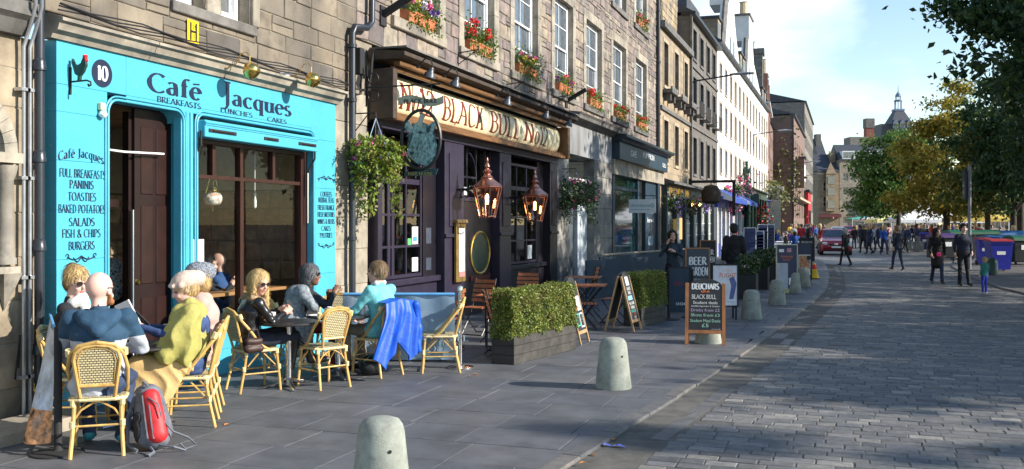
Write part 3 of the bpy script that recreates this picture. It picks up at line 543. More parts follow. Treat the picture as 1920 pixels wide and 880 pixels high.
scuff(m_cafest, (.07, .065, .06), 1.0, .46, .7); scuff(m_rubble, (.085, .078, .078), .8, .45, .75); scuff(m_rubble, (.3, .25, .17), 2.2, .6, .8); scuff(m_dress, (.09, .085, .08), 1.3, .52, .75)
m_navy = M('navy_lettering', (.004, .013, .045), .5, var=.1)
m_pipe = M('cast_iron', (.02, .025, .035), .35, var=.15, spec=.6); m_galv = M('galvanised', (.5, .52, .56), .35, .7, var=.15)
m_brownw = M('brown_frame', (.04, .014, .01), .4, var=.2, scale=10, streak=6); m_dkdoor = M('dark_door', (.016, .005, .004), .4, var=.2)
m_black = M('black_paint', (.012, .012, .014), .45, var=.1); m_blk2 = M('matt_black', (.02, .02, .022), .8, var=.1); m_in = M('dark_room', (.2, .16, .12), .9, var=.3, scale=2)
m_brass = M('brass', (.75, .5, .14), .22, 1, var=.1); m_chrome = M('steel', (.7, .7, .72), .18, 1, var=.05); m_copper = M('copper', (.72, .34, .24), .26, .95, var=.2, scale=12)
glassmat('clear_glass', (.93, .95, .95), .0, ior=1.3); g_clear = MC['clear_glass']
# ---------------------------------------------------------------- house at number 8, on the left edge
b8 = thing('stone_house', 'weathered ashlar house front with a carved arch and number 8 at the left edge', 'building', (-.3, 4, 0)); b8x = 0
m_ash = M('ashlar_stone', rough=.8, cols=[(.26, .21, .145), (.32, .26, .18), (.22, .18, .13)], var=.3, scale=2.5, bump=.4, bscale=25, hue=(.1, .085, .065))
wl8 = stone_wall(b8, 2.0, 6.97, -.1, 3.5, -.28, [(5.2, 6.6, 1.9, 2.85)], m_ash, m_mortar, (.36, .46), (.5, .9), 60, 0, .4, .012, .002, .006, .008)
st8 = stone_wall(b8, 2.0, 6.97, 3.86, 6.5, -.28, [], m_cafest, m_mortar, (.26, .36), (.4, .7), 40, .1, .4, .02)
mb = MB(); mb.prism([(-.28, 3.5), (-.2, 3.5), (-.12, 3.62), (-.06, 3.66), (-.06, 3.78), (-.28, 3.86)], 2, 6.8, 1); mb.build('cornice', m_dirty, b8, True)
mb = MB()                                                   # carved arch over the niche with its small column and pendant
for k in range(9):
 a0, a1 = R(k * 11), R(k * 11 + 10.4); c = Vector((0, 6.08, 2.42)); q = []
 for rr_ in (.46, .6):
  for a in (a0, a1): q.append((c.y + rr_ * math.cos(a), c.z + rr_ * math.sin(a)))
 mb.prism([q[0], q[2], q[3], q[1]], -.27, -.18, 0)
mb.build('arch', m_dress, b8, True); mb = MB(); mb.box((-.27, 5.4, 2.34), (-.15, 6.71, 2.43)); mb.box((-.27, 5.6, 1.36), (-.16, 6.69, 1.42)); mb.build('string_course', m_dress, b8, True)
MB().lathe([(.09, 0), (.09, .05), (.07, .08), (.065, .75), (.085, .8), (.1, .88)], (-.24, 6.6, 1.44), 14).build('column', m_dress, b8, True, True)
MB().add([(-.27, 6.5, 1.36), (-.27, 6.7, 1.36), (-.15, 6.7, 1.36), (-.15, 6.5, 1.36), (-.26, 6.6, 1.02)], [(0, 1, 2, 3), (0, 4, 1), (1, 4, 2), (2, 4, 3), (3, 4, 0)]).build('pendant', m_dress, b8, True)
lettering('8', (-.263, 6.56, 1.36), (0, 1, 0), (0, 0, 1), .13, M('pale_number', (.45, .55, .7), .6), b8, None, 'sans', thick=.14, thin=.12)
for dy in (6.76, 6.83):
 mb = MB(); mb.tube([(-.2, dy, -.02), (-.2, dy, 3.4), (-.12, dy, 3.6), (.0, dy - .06, 3.75), (.0, dy - .07, 6)], .017, 8)
 for z in (.4, 1.3, 2.2, 3.0): mb.box((-.26, dy - .05, z), (-.17, dy + .05, z + .03))
 mb.build('conduit', m_galv, b8, True, True)
mb = MB(); mb.tube([(-.16, 6.9, 0), (-.16, 6.9, 6)], .045, 12)
for z in (.6, 1.55, 2.36, 3.2): mb.lathe([(.045, 0), (.06, .005), (.06, .05), (.055, .06), (.055, .1), (.045, .11)], (-.16, 6.9, z), 12)
mb.build('drainpipe', m_pipe, b8, True, True)
mb = MB(); mb.tube([(-.24, 6.86, 0), (-.22, 6.87, 1.2), (-.24, 6.88, 2.0), (-.22, 6.87, 3.3)], .01, 5); mb.tube([(-.24, 6.7, .4), (-.2, 6.72, .8), (-.24, 6.74, .5)], .008, 5); mb.build('cable', m_blk2, b8, True)
b8.location.x += .17; b8.location.y -= .03
MB().bbox((-.09, 4.6, -.02), (.42, 7.0, .11), .015).build('door_step', m_dress, b8, True)
# ---------------------------------------------------------------- the aqua cafe
bc = thing('cafe_building', 'rough stone building with the bright aqua cafe shopfront', 'building', (0, 7, 0))
UP = 7.2
MB().box((-.5, 12.3, 3.4), (-.06, 13.5, 5.0)).build('wall_core', m_mortar, bc, True)
holes = [(8.78, 9.3, 4.28, 6.4), (9.62, 10.2, 4.28, 6.4)]
stone_wall(bc, 6.95, 12.9, 3.78, UP, -.03, holes, m_cafest, m_mortar, (.2, .34), (.35, .8), 190, .2)
for h in holes: sash(bc, h[0] + .02, h[1] - .02, 4.29, 6.4, -.22, glass=m_glass_b, cols=1, rows=1, fw=.07)
mb = MB(); mb.bbox((-.3, 8.7, 4.14), (.03, 10.28, 4.26), .01); mb.build('window_sill', m_dirty, bc, True)
mb = MB(); mb.bbox((-.3, 9.33, 4.26), (-.005, 9.59, 6.5), .01); mb.bbox((-.3, 10.21, 4.26), (.02, 10.36, 6.5), .01); mb.build('mullion', m_dress, bc, True)
cr = [];  # moulded cornice in lengths
for a, b in ((6.98, 8.3), (8.3, 9.6), (9.6, 10.95), (10.95, 12.33)):
 mb = MB(); mb.prism([(-.1, 3.53), (.03, 3.53), (.05, 3.57), (.11, 3.6), (.13, 3.66), (.17, 3.68), (.17, 3.71), (-.1, 3.79)], a + .004, b - .004, 1); mb.build('cornice', m_dress, bc, True)
fas = MB()                                                  # painted stone front in slabs with fine joints
def slabs(rects, x=0.0):
 for a in rects: fas.chip((x - .3, a[0] + .001, a[2] + .001), (0, 1, 0), (0, 0, 1), (1, 0, 0), a[1] - a[0] - .002, a[3] - a[2] - .002, .3, .003)
slabs([(7.08, 7.735, a, b) for a, b in ((-.02, .52), (.52, 1.0), (1.0, 1.46), (1.46, 1.93), (1.93, 2.4), (2.4, 2.86))])
slabs([(7.08, 7.735, 2.86, 3.12), (7.08, 8.0, 3.12, 3.53), (8.0, 9.0, 3.12, 3.53), (9.0, 10.3, 3.12, 3.53), (10.3, 11.62, 3.12, 3.53), (11.62, 12.27, 2.98, 3.53)])
slabs([(11.66, 12.27, a, b) for a, b in ((-.02, .55), (.55, 1.1), (1.1, 1.66), (1.66, 2.3), (2.3, 2.98))])
slabs([(8.0, 11.62, 3.05, 3.12)]); slabs([(9.1, 11.66, -.02, .3), (9.1, 11.66, .3, .56)], -.05)
front = fas.build('shopfront', m_aqua, bc, True)
mb = MB(); mb.box((-.32, 6.97, -.02), (-.302, 12.28, 3.53));
mb = MB()                                                   # round-cornered bead mouldings about door and window
def bead(y0, y1, z0, z1, off, r, rc, x=.01):
 pts = [(x, y0 - off, z0)] + [(x, y0 + rc - (rc + off) * math.cos(R(a)), z1 - rc + (rc + off) * math.sin(R(a))) for a in range(0, 91, 15)] + [(x, y1 - rc + (rc + off) * math.sin(R(a)), z1 - rc + (rc + off) * math.cos(R(a))) for a in range(0, 91, 15)] + [(x, y1 + off, z0)]
 mb.tube(pts, r, 8)
for off, r in ((.015, .014), (.05, .01)): bead(7.75, 8.88, 0, 3.04, off, r, .12)
for off, r in ((.015, .014), (.05, .01)): bead(9.14, 11.64, .56, 3.04, off, r, .1)
mb.bbox((-.26, 8.94, 0), (.016, 9.06, 3.06), .01); mb.tube([(.02, 9.0, 0), (.02, 9.0, 3.05)], .02, 8)
for yc, s in ((7.75, 1), (8.88, -1)):                       # spandrel corner pieces
 pts = [(yc, 3.05)] + [(yc + s * (.12 - .12 * math.cos(R(a))), 2.92 + .12 * math.sin(R(a))) for a in range(0, 91, 15)]
 mb.prism([(p[0], p[1]) for p in pts] + [(yc + s * .12, 3.05)], -.28, -.002, 0)
mb.build('moulding', m_aqua, front, True, True)
mb = MB(); mb.box((-.1, 8.86, 0), (-.001, 8.939, 3.05)); mb.build('reveal', m_aqua, front, True)
# lettering
U, Vv = (0, 1, 0), (0, 0, 1)
def cl(txt, pa, pb, h, center=False, parent=front, **k):
 (ya, za), (yb, zb) = wal(*pa), wal(*pb); z = (za + zb) / 2
 return lettering(txt, (.001, ya, z), U, Vv, h, m_navy, parent, yb - ya, n=(1, 0, 0), **k)
z0 = wal(330, 183)[1]
cl('Café', (277, 170), (377, 189), .2, thick=.2, thin=.07); cl('BREAKFASTS', (294, 190), (376, 206), .062, thick=.17)
cl('acques', (436, 197), (545, 219), .19, thick=.2, thin=.07)
ya, za = wal(412, 196); lettering('J', (.001, ya + .04, za), U, Vv, .29, m_navy, front, .17, n=(1, 0, 0), thick=.16, thin=.06)
cl('LUNCHES', (413, 210), (473, 221), .055, thick=.17); cl('CAKES', (501, 227), (537, 233), .055, thick=.17)
def plate_circle(y, z, r, x, mat, name, parent, th=.004, sy=1):
 q = MB(); q.prism([(y + r * sy * math.cos(2 * math.pi * i / 40), z + r * math.sin(2 * math.pi * i / 40)) for i in range(40)], x, x + th, 0); return q.build(name, mat, parent, True)
yc, zc = wal(191, 138); plate_circle(yc, zc, .138, .001, m_navy, 'roundel', front)
lettering('10', (.006, yc, zc - .07), U, Vv, .14, m_wht, front, .14, n=(1, 0, 0), center=True, thick=.24, thin=.08)
L_ = [('Café Jacques', 302, 109, 194), ('FULL BREAKFASTS', 331, 111, 197), ('PANINIS', 353, 130, 175), ('TOASTIES', 376, 127, 180), ('BAKED POTATOES', 399, 109, 197), ('SALADS', 424, 129, 177), ('FISH & CHIPS', 446, 116, 188), ('BURGERS', 469, 128, 177)]
for t, py, a, b in L_:
 (ya, z), (yb, _) = wal(a, py), wal(b, py)
 lettering(t, (.001, (ya + yb) / 2, z), U, Vv, .078 if t[0] != 'C' else .085, m_navy, front, yb - ya, n=(1, 0, 0), center=True, thick=.19, arch=.05 if t[:2] == 'Ca' else 0)
for t, py in (('COFFEES', 369), ('HERBAL TEAS', 380), ('FRESH ORANGE', 394), ('FRESH SMOOTHIES', 407), ('WINES & BEERS', 420), ('CAKES', 433), ('PASTRIES', 446)):
 z = wal(609, py)[1]; L = len(t); hw = min(.235, .03 * L / 2 + .05)
 lettering(t, (.001, 12.0, z), U, Vv, .068, m_navy, front, hw * 2, n=(1, 0, 0), center=True, thick=.2)
def flourish(y, z, s, up):
 q = MB()
 for sg in (-1, 1):
  for k, (a, b) in enumerate(((.16, .035), (.09, .05))):
   pts = [(.004, y + sg * s * t, z + up * (b * math.sin(t / a * 3.0) + .006 * k)) for t in [a * i / 8 for i in range(9)]]; q.tube(pts, .006, 4)
  q.tube([(.004, y + sg * (s * .16 + .02 * math.cos(R(a))), z + .02 * math.sin(R(a))) for a in range(0, 300, 40)], .005, 4)
 q.build('flourish', m_navy, front, True)
flourish(wal(152, 480)[0], wal(152, 480)[1], 1.1, -1); flourish(12.0, wal(609, 338)[1], 1.3, 1); flourish(12.0, wal(609, 458)[1], 1.3, -1)
# doorway: open panelled leaf, glazed screen, rail
dr = MB(); dr.bbox((-.25, 8.36, 0), (-.2, 8.96, 3.04), .004); door = dr.build('door', m_dkdoor, bc, True)
for z0_, z1_ in ((.25, 1.0), (1.15, 2.0), (2.12, 2.85)):
 for y0_, y1_ in ((8.48, 8.66), (8.72, 8.92)):
  q = MB(); q.bbox((-.203, y0_ - .03, z0_), (-.187, y1_ - .03, z1_), .008); q.build('door_panel', M('door_panel', (.024, .008, .006), .38, var=.2), door, True)
MB().lathe([(.0, 0), (.03, .01), (.035, .03), (.0, .06)], (-.19, 8.4, 1.15), 10).build('door_handle', m_brass, door, True, True)
q = MB(); q.box((-.42, 7.6, 1.98), (-.35, 8.31, 2.06)); q.box((-.32, 8.31, 0), (-.24, 8.355, 3.0)); q.box((-.42, 7.6, 3.041), (-.2, 9.0, 3.1)); q.build('door_frame', m_dkdoor, bc, True)
MB().tube([(-.12, 7.74, 2.56), (-.12, 8.1, 2.55), (-.12, 8.72, 2.57)], .012, 8).build('rail', m_wht, bc, True)
MB().tube([(-.2, 8.33, 0), (-.2, 8.33, 1.95)], .014, 8).build('chrome_bar', m_chrome, bc, True)
# shop window
q = MB()
q.box((-.2, 9.1, .56), (-.1, 11.66, .64)); q.box((-.2, 9.1, .64), (-.1, 9.18, 2.8)); q.box((-.2, 11.5, .64), (-.1, 11.66, 2.8)); q.box((-.2, 9.18, 2.74), (-.1, 11.5, 2.8))
q.box((-.19, 9.18, 2.33), (-.11, 11.5, 2.375)); q.box((-.19, 10.12, .64), (-.11, 10.19, 2.33));
for yy in (9.6, 10.15, 10.86): q.box((-.19, yy - .03, 2.375), (-.11, yy + .03, 2.74))
wf = q.build('window', m_brownw, bc, True)
for a in ((9.18, 10.12, .64, 2.33), (10.19, 11.5, .64, 2.33), (9.18, 9.57, 2.375, 2.74), (9.63, 10.12, 2.375, 2.74), (10.18, 10.83, 2.375, 2.74), (10.89, 11.5, 2.375, 2.74)):
 MB().box((-.155, a[0], a[2]), (-.15, a[1], a[3])).build('pane', g_clear, wf, True)
q = MB(); q.bbox((-.12, 9.0, .56), (.05, 11.7, .6), .008); q.build('window_ledge', m_blk2, bc, True)
q = MB(); q.bbox((-.08, 9.14, 2.79), (.11, 11.58, 2.985), .008); q.tube([(.112, 9.14, 2.955), (.112, 11.58, 2.955)], .012, 6); q.tube([(.112, 9.14, 2.93), (.112, 11.58, 2.93)], .008, 6); sh = q.build('blind_box', m_aqua, bc, True)
for a, b in ((9.2, 9.72), (10.3, 10.62), (11.1, 11.54)):
 z = wal((375 + 580) / 2, 268)[1]; q = MB(); q.bbox((.11, a, 2.85), (.122, b, 2.89), .003); q.tube([(.13, a + .06, 2.87), (.13, b - .06, 2.87)], .008, 5); q.build('hinge', m_blk2, sh, True)
for yy in (9.13, 11.6): MB().tube([(.06, yy, 2.86), (.06, yy, 2.7), (-.03, yy, 2.55), (-.05, yy, 2.2)], .014, 6).build('arm', m_blk2, sh, True)
q = MB(); q.tube([(-.04, 11.58, 2.5 - i * .03 + .0) for i in range(0, 24)], .012, 5); q.build('pull_chain', m_chrome, sh, True)
# paper in the window, room behind
MB().box((-.145, 9.2, 1.35), (-.142, 9.45, 1.62)).build('notice', m_wht, wf, True); MB().box((-.14, 9.2, .98), (-.137, 9.36, 1.36)).build('notice', m_wht, wf, True)
room = MB(); room.box((-5.2, 6.9, -.05), (-5.1, 12.9, 3.4)); room.box((-5.1, 6.9, -.05), (-.6, 7.0, 3.4)); room.box((-5.1, 12.4, -.05), (-.35, 12.5, 3.4)); room.box((-5.1, 7.0, 3.2), (-.35, 12.4, 3.3)); room.build('room_wall', m_in, bc, True)
MB().box((-5.1, 7.0, -.04), (-.35, 12.4, 0)).build('room_floor', M('room_floor', (.3, .2, .12), .6, var=.2), bc, True)
m_inst = M('inner_stone', rough=.9, cols=[(.36, .25, .15), (.22, .16, .1), (.4, .29, .17), (.17, .13, .09), (.32, .18, .1)], var=.3, scale=5, bump=.4)
stone_wall(bc, 8.9, 12.4, 0, 2.25, -3.2, [], m_inst, M('inner_mortar', (.12, .09, .06), .95), (.16, .3), (.25, .6), 60, .2, .1, .03, .02, .02)
iw = MB().box((-5.1, 12.36, 0), (-.35, 12.399, 2.3)).build('inner_wall', M('inner_mortar2', (.2, .15, .1), .95), bc, True); z_ = 0
while z_ < 2.25:
 h_ = random.uniform(.17, .3); x_ = -5.0
 while x_ < -.45: L_2 = random.uniform(.25, .55); MB().chip((x_, 12.36, z_), (1, 0, 0), (0, 0, 1), (0, -1, 0), L_2 - .02, h_ - .02, .03, .02, .015).build('stone', m_inst, iw, True); x_ += L_2
 z_ += h_
MB().box((-5.1, 12.37, 2.31), (-.35, 12.398, 3.2)).build('plaster', M('room_plaster2', (.5, .45, .34), .9), bc, True)
q = MB(); q.box((-3.25, 8.9, 2.25), (-3.12, 12.4, 3.2)); q.build('plaster_band', M('room_plaster', (.3, .27, .2), .9), bc, True)
q = MB(); q.box((-3.1, 10.2, 2.4), (-3.06, 10.9, 3.1)); q.build('picture', M('dark_picture', (.06, .015, .015), .5, var=.5, scale=8), bc, True)
q = MB(); q.box((-.9, 9.0, .9), (-.32, 11.6, .94)); q.box((-.85, 9.1, 0), (-.8, 9.2, .9)); q.box((-.85, 11.2, 0), (-.8, 11.3, .9))
tag(q.build('window_counter', M('counter_wood', (.4, .2, .08), .45, var=.2, streak=-6)), 'orange brown wooden counter just inside the cafe window', 'counter')
def tl(name, label, cat, o=None): pass
# hanging painted lamp
lm = thing('hanging_lamp', 'white patterned ceramic lamp hanging inside the cafe window', 'lamp', (-.45, *wal(399, 372, -.45)));
MB().lathe([(.02, -.09), (.07, -.085), (.1, -.06), (.115, -.02), (.115, .02), (.09, .06), (.04, .075), (.0, .08)], (0, 0, 0), 20).build('lamp_bowl', M('painted_ceramic', (.75, .7, .62), .3, var=.6, scale=28, hue=(.6, .18, .08)), lm, smooth=True)
MB().lathe([(.04, .075), (.06, .1), (.045, .14), (.02, .15)], (0, 0, 0), 16).lathe([(.0, -.17), (.015, -.15), (.012, -.1), (.02, -.09)], n=10).build('lamp_collar', m_brass, lm, smooth=True)
q = MB()
for k in range(3): q.tube([(.09 * math.cos(k * 2.1), .09 * math.sin(k * 2.1), .06), (0, 0, .38)], .004, 4)
q.tube([(0, 0, .38), (0, 0, 1.1)], .006, 5); q.build('chain', m_brass, lm)
yl = wal(478, 372, -.45)[0]; q = MB(); q.tube([(-.45, yl, 3.15), (-.45, yl, 2.2)], .006, 5); q.lathe([(.0, 0), (.02, .02), (.022, .1), (.012, .16), (.02, .2), (0, .22)], (-.45, yl, 2.0), 12); tag(q.build('light_pendant', m_wht, smooth=True), 'slim white pendant light hanging beside the painted lamp', 'lamp')
# plate with an H, bracket with a cockerel, sensor
y, z = wal(361, 60); q = MB(); q.bbox((.0, y - .1, z - .13), (.012, y + .1, z + .13), .004); hp = tag(q.build('hydrant_plate', M('yellow_plate', (.85, .55, .01), .4, var=.05)), 'yellow hydrant plate with a black H on the stone above the cafe sign', 'sign')
q = MB(); q.box((.013, y - .06, z - .1), (.016, y - .035, z + .1)); q.box((.013, y + .035, z - .1), (.016, y + .06, z + .1)); q.box((.013, y - .035, z - .012), (.016, y + .035, z + .012)); q.build('letter', m_black, hp)
lettering('75', (.013, y - .012, z + .03), U, Vv, .045, m_black, hp, None, 'sans', n=(1, 0, 0), world=False); lettering('2', (.013, y - .0, z - .07), U, Vv, .045, m_black, hp, None, 'sans', n=(1, 0, 0), world=False)
y, z = wal(141, 140); ck = thing('cockerel_bracket', 'iron bracket carrying a small painted cockerel by the number ten roundel', 'bracket', (0, y - .02, z))
q = MB(); q.box((0, -.06, -.2), (.012, -.035, .06)); q.tube([(.01, -.045, -.08), (.2, -.045, -.075), (.245, -.045, -.09), (.25, -.045, -.12), (.225, -.045, -.13), (.215, -.045, -.11)], .009, 6); q.build('bracket', m_blk2, ck)
q = MB(); pr = [(.05, .05), (.03, .1), (.035, .14), (.06, .09), (.1, .07), (.14, .09), (.165, .14), (.185, .145), (.19, .11), (.2, .07), (.17, .01), (.13, -.03), (.125, -.075), (.1, -.075), (.105, -.03), (.07, -.01)]
q.prism([(x_, zz) for x_, zz in pr], -.06, -.03, 1); q.build('cockerel', M('cock_green', (.02, .05, .04), .4, var=.3), ck); q = MB(); q.prism([(.165, .14), (.17, .17), (.185, .155), (.2, .165), (.195, .135), (.205, .11), (.19, .1), (.19, .13)], -.062, -.028, 1); q.build('comb', m_red, ck)
y, z = wal(187, 205); sn = thing('alarm_sensor', 'small cream alarm box with a round white sensor below it, beside the doorway', 'sensor', (0, y, z)); MB().bbox((0, -.035, -.01), (.05, .035, .06), .006).build('box', M('cream_plastic', (.7, .6, .4), .5), sn); MB().lathe([(0, -.04), (.035, -.02), (.045, .0), (.03, .035), (0, .04)], (.04, 0, -.055), 14).build('dome', m_wht, sn, smooth=True)
# brass spot lamps over the sign
sp0 = None
for px, py, lb in ((473, 135, 'brass spot lamp on a thin bent arm above the J of Jacques'), (588, 152, 'brass spot lamp above the end of the word Jacques')):
 y, z = wal(px - 1, py - 2, .39); t = thing('spot_lamp', lb, 'lamp', (.14, y - .1, z + .05), 0, 'brass spot lamps above the cafe sign')
 MB().bbox((-.16, -.05, -.045), (-.06, .05, .045), .006).build('junction_box', m_wht, t); MB().tube([(-.1, -.09, .0), (0, -.03, -.03), (.08, .03, .03), (.13, .06, .15), (.19, .08, .17), (.23, .09, .12), (.23, .09, .03)], .007, 6).build('arm', m_brass, t)
 o_ = MB().lathe([(.0, .085), (.055, .075), (.095, .035), (.1, -.005), (.085, -.06), (.055, -.1), (.0, -.11)], (0, 0, 0), 18).xf(Matrix.Translation((.25, .1, -.04)) @ Matrix.Rotation(R(25), 4, 'Y')).build('shade', m_brass, t, smooth=True)
q = MB()
for k in range(4):
 pts = [(.15 + .01 * k, 6.95 + i * .36, 3.79 + .018 * k + .02 * math.sin(i * 1.7 + k) - .02) for i in range(16)]; q.tube(pts, .009, 5)
q.build('cables', m_blk2, bc, True)
# the pier between the two shops
stone_wall(bc, 12.29, 13.3, -.02, 3.78, -.04, [], m_dress, m_mortar, (.42, .52), (.45, .6), 20, 0, .3, .02, .002, .006, .006)
q = MB(); q.tube([(.08, 12.62, 0), (.08, 12.62, 4.62), (.1, 12.66, 4.72), (.1, 13.05, 4.78), (.1, 13.2, 4.9), (.1, 13.25, 7.2)], .05, 12)
for z in (.5, 1.55, 2.6, 3.6, 4.4): q.lathe([(.05, 0), (.068, .005), (.068, .06), (.05, .065)], (.08, 12.62, z), 12)
q.build('drainpipe', m_pipe, bc, True, True)
q = MB(); q.bbox((-.02, 12.84, 4.05), (.1, 12.98, 4.45), .01); q.build('meter_box', m_blk2, bc, True); q = MB()
for k in range(5): q.tube([(.06, 12.86 + .03 * k, 4.06), (.05, 12.8 + .03 * k, 3.9 - .02 * k), (.1, 12.7 + .05 * k, 3.8), (.08, 13.1 + .02 * k, 3.85), (.1, 13.2, 4.1 + .05 * k), (.09, 13.3, 4.5)], .01, 5)
q.build('cables', m_blk2, bc, True)
# ---------------------------------------------------------------- the public house: rubble tenement above a dark timber front
bb = thing('pub_tenement', 'tall rubble stone tenement with flowered sash windows above the dark pub front', 'building', (0, 13.3, 0))
WN = [(14.35, 16.0), (17.2, 18.85), (20.15, 21.85), (23.25, 24.95), (26.35, 28.15), (29.65, 31.5), (33.05, 34.95)]
hl = []
for a, b in WN: hl.append((a - .28, b + .28, 5.02, 7.9))
for a, b in WN: hl.append((a - .28, b + .28, 8.62, 11.6))
stone_wall(bb, 12.9, 37.7, 4.62, 12.2, -.02, hl, m_rubble, m_mortar, (.2, .34), (.26, .62), 300, .3, .3, .025, .016, .012, .016)
m_hi = M('bright_glass', (.1, .12, .14), .03, var=.2, spec=1)
for fl, (zb, zt) in enumerate(((5.2, 7.62), (8.8, 11.3))):
 for i, (a, b) in enumerate(WN):
  if fl == 1 and i < 2: continue
  q = MB()
  for y0, y1 in ((a - .275, a), (b, b + .275)):
   z = zb - .02
   while z < zt + .25:
    h = random.uniform(.4, .62); h = min(h, zt + .27 - z); q.chip((-.16, y0 + .003, z + .003), (0, 1, 0), (0, 0, 1), (1, 0, 0), y1 - y0 - .006, h - .006, .175, .004); z += h
  q.chip((-.16, a, zt), (0, 1, 0), (0, 0, 1), (1, 0, 0), b - a, .27, .178, .005); q.build('window_surround', m_dress, bb, True)
  q = MB(); q.bbox((-.2, a - .3, zb - .19), (.07, b + .22, zb - .01), .01); q.build('window_sill', m_dress if i < 3 else m_dirty, bb, True)
  sash(bb, a + .02, b - .02, zb, zt, -.16, cols=2, rows=2, detail=2 if (i < 5 and fl == 0) else 1, glass=m_hi)
m_r = [(m_red, 6, .5)]; mixd = [(m_pink, 4, .5), (m_wfl, 2, .4), (m_yfl, 1.5, .35), (m_vio, 1, .35)]
pot_flowers(0, 5.19, -.03, mixd, 'three terracotta pots of pink white and orange flowers on the sill nearest the cafe', 14.55, 15.7, 1.35)
pot_flowers(0, 5.19, -.03, [(m_red, 7, .55)], 'terracotta pots of bushy red geraniums on the second pub window sill', 17.3, 18.5, 1.3)
pot_flowers(0, 5.19, -.03, [(m_pink, 4, .45), (m_wfl, 1, .4), (m_yfl, 3, .35)], 'terracotta pots of pink flowers with trailing yellow leaves on the third sill', 20.25, 21.6, 1.2)
for i, lb in ((3, 'pots of red geraniums on the sill above the right end of the pub sign'), (4, 'pots of red geraniums on the sill over the grey stone shop corner'), (5, 'red geraniums on the sill second from the far drainpipe'), (6, 'pots of red geraniums on the sill next to the far drainpipe')):
 pot_flowers(0, 5.19, -.03, [(m_red, 5, .42)] + ([(m_vio, 1, .35)] if i == 3 else []), lb, WN[i][0] + .15, WN[i][1] - .35, .9)
pot_flowers(0, 8.79, -.03, [(m_pink, 5, .45), (m_red, 2, .4)], 'pots of pink flowers on the upper sill beside the far drainpipe', 33.2, 34.5, 1)
q = MB(); q.tube([(.08, 36.9, 0), (.08, 36.9, 12.2)], .075, 12)
for z in range(2, 12, 2): q.lathe([(.075, 0), (.1, .01), (.1, .09), (.075, .1)], (.08, 36.9, z), 12)
q.build('drainpipe', m_pipe, bb, True, True)
# wall lights and brackets above the sign
for y, z in ((13.75, 5.15), (24.3, 5.05)):
 t = thing('flood_light', 'black angled flood light on the rubble wall ' + ('left of the first flower pots' if y < 20 else 'above the right end of the pub sign'), 'light', (0, y, z), 0, 'flood lights on the rubble wall')
 MB().bbox((0, -.1, -.2), (.03, .1, .12), .005).build('back_plate', m_blk2, t); q = MB(); q.obox((.28, .0, .12), .6, .1, .09, Matrix.Rotation(R(-28), 3, 'Y')); q.build('lamp_housing', m_blk2, t)
for y, z in ((16.9, 4.95), (19.6, 4.72), (23.0, 4.85)):
 t = MB(); t.tube([(0, y, z - .18), (0, y, z + .12), ], .012, 5); t.tube([(0, y, z + .1), (.42, y, z + .14)], .012, 5); t.tube([(0, y, z - .12), (.36, y, z + .12)], .01, 5); t.tube([(.42, y, z + .08), (.42, y, z + .22)], .012, 5)
 tag(t.build('iron_bracket', m_blk2), {16.9: 'empty black iron bracket on the wall below the second window', 19.6: 'empty black iron bracket on the wall left of the third window', 23.0: 'empty black iron bracket near the right end of the pub sign'}[y], 'bracket', 'empty iron brackets')
# ---- timber pub front
m_pur = M('purple_paint', (.006, .004, .01), .45, var=.15, scale=4, bump=.1); m_purl = M('purple_paint_paler', (.026, .02, .042), .4, var=.15, scale=5); m_oak = M('varnished_oak', (.2, .095, .035), .4, var=.3, scale=7, streak=-8); m_dkoak = M('weathered_oak', (.06, .04, .028), .7, var=.3, scale=7)  # pub front purple in a darker and a paler tone
m_cream = M('cream_sign', (.85, .76, .5), .35, var=.1, scale=3); m_srd = M('sign_red', (.2, .03, .015), .45, var=.15); m_gold = M('gold_leaf', (.7, .42, .08), .3, .6, var=.15)
pf = thing('pub_frontage', 'dark purple timber pub front under a cream Black Bull sign board', 'shopfront', (0, 13.4, 0))
Y0, Y1 = 13.42, 23.05
q = MB(); q.prism([(0, 4.5), (.62, 4.44), (.62, 4.38), (.56, 4.36), (.5, 4.335), (.0, 4.335)], Y0 - .15, Y1 + .2, 1); q.build('cornice', m_dkoak, pf, True)
q = MB(); q.box((.0, Y0 - .12, 4.502), (.64, Y1 + .2, 4.53)); q.build('lead_flashing', m_dirty, pf, True)
q = MB(); q.bbox((.36, Y0, 4.25), (.48, Y1, 4.33), .01); q.bbox((.3, Y0, 4.18), (.38, Y1, 4.25), .01); q.bbox((.0, Y0, 3.42), (.36, Y1, 3.5), .01); q.bbox((.0, Y0, 3.5), (.3, Y1, 3.56), .01); q.bbox((0, Y1 - .02, 3.42), (.42, Y1 + .16, 4.2), .01); q.build('sign_frame', m_oak, pf, True)
q = MB(); q.bbox((0, Y0 - .12, 3.42), (.42, Y0 + .02, 4.2), .01); q.build('sign_end', m_dkoak, pf, True)
q = MB(); rz_ = .31; zc = 3.87                           # half-round cream board
prof = [(.1 + .16 * math.cos(R(a)), zc + rz_ * math.sin(R(a))) for a in range(-90, 91, 12)]
q.prism(prof, Y0 + .25, Y1 - .2, 1); brd = q.build('sign_board', m_cream, pf, True, True)
bz = lambda y: .16 * math.sqrt(max(0, 1 - ((y - .22) / rz_) ** 2))
def bl(t, a, b, hh=.42):
 (ya, _), (yb, _) = wal(a, 200, .26), wal(b, 200, .26)
 lettering(t, (.1, ya, zc - .22), U, Vv, hh, m_srd, brd, yb - ya, n=(1, 0, 0), thick=.15, thin=.05, bendr=bz, off=.004)
bl('N', 752, 772); bl('o', 776, 786, .4); bl('12', 788, 816); bl('BLACK', 832, 908); bl('BULL', 921, 976); bl('N', 985, 1002); bl('o', 1004, 1012, .4); bl('12', 1014, 1028)
q = MB(); q.box((.0, Y0, 3.3), (.16, Y1, 3.42)); q.build('lintel', m_purl, pf, True)
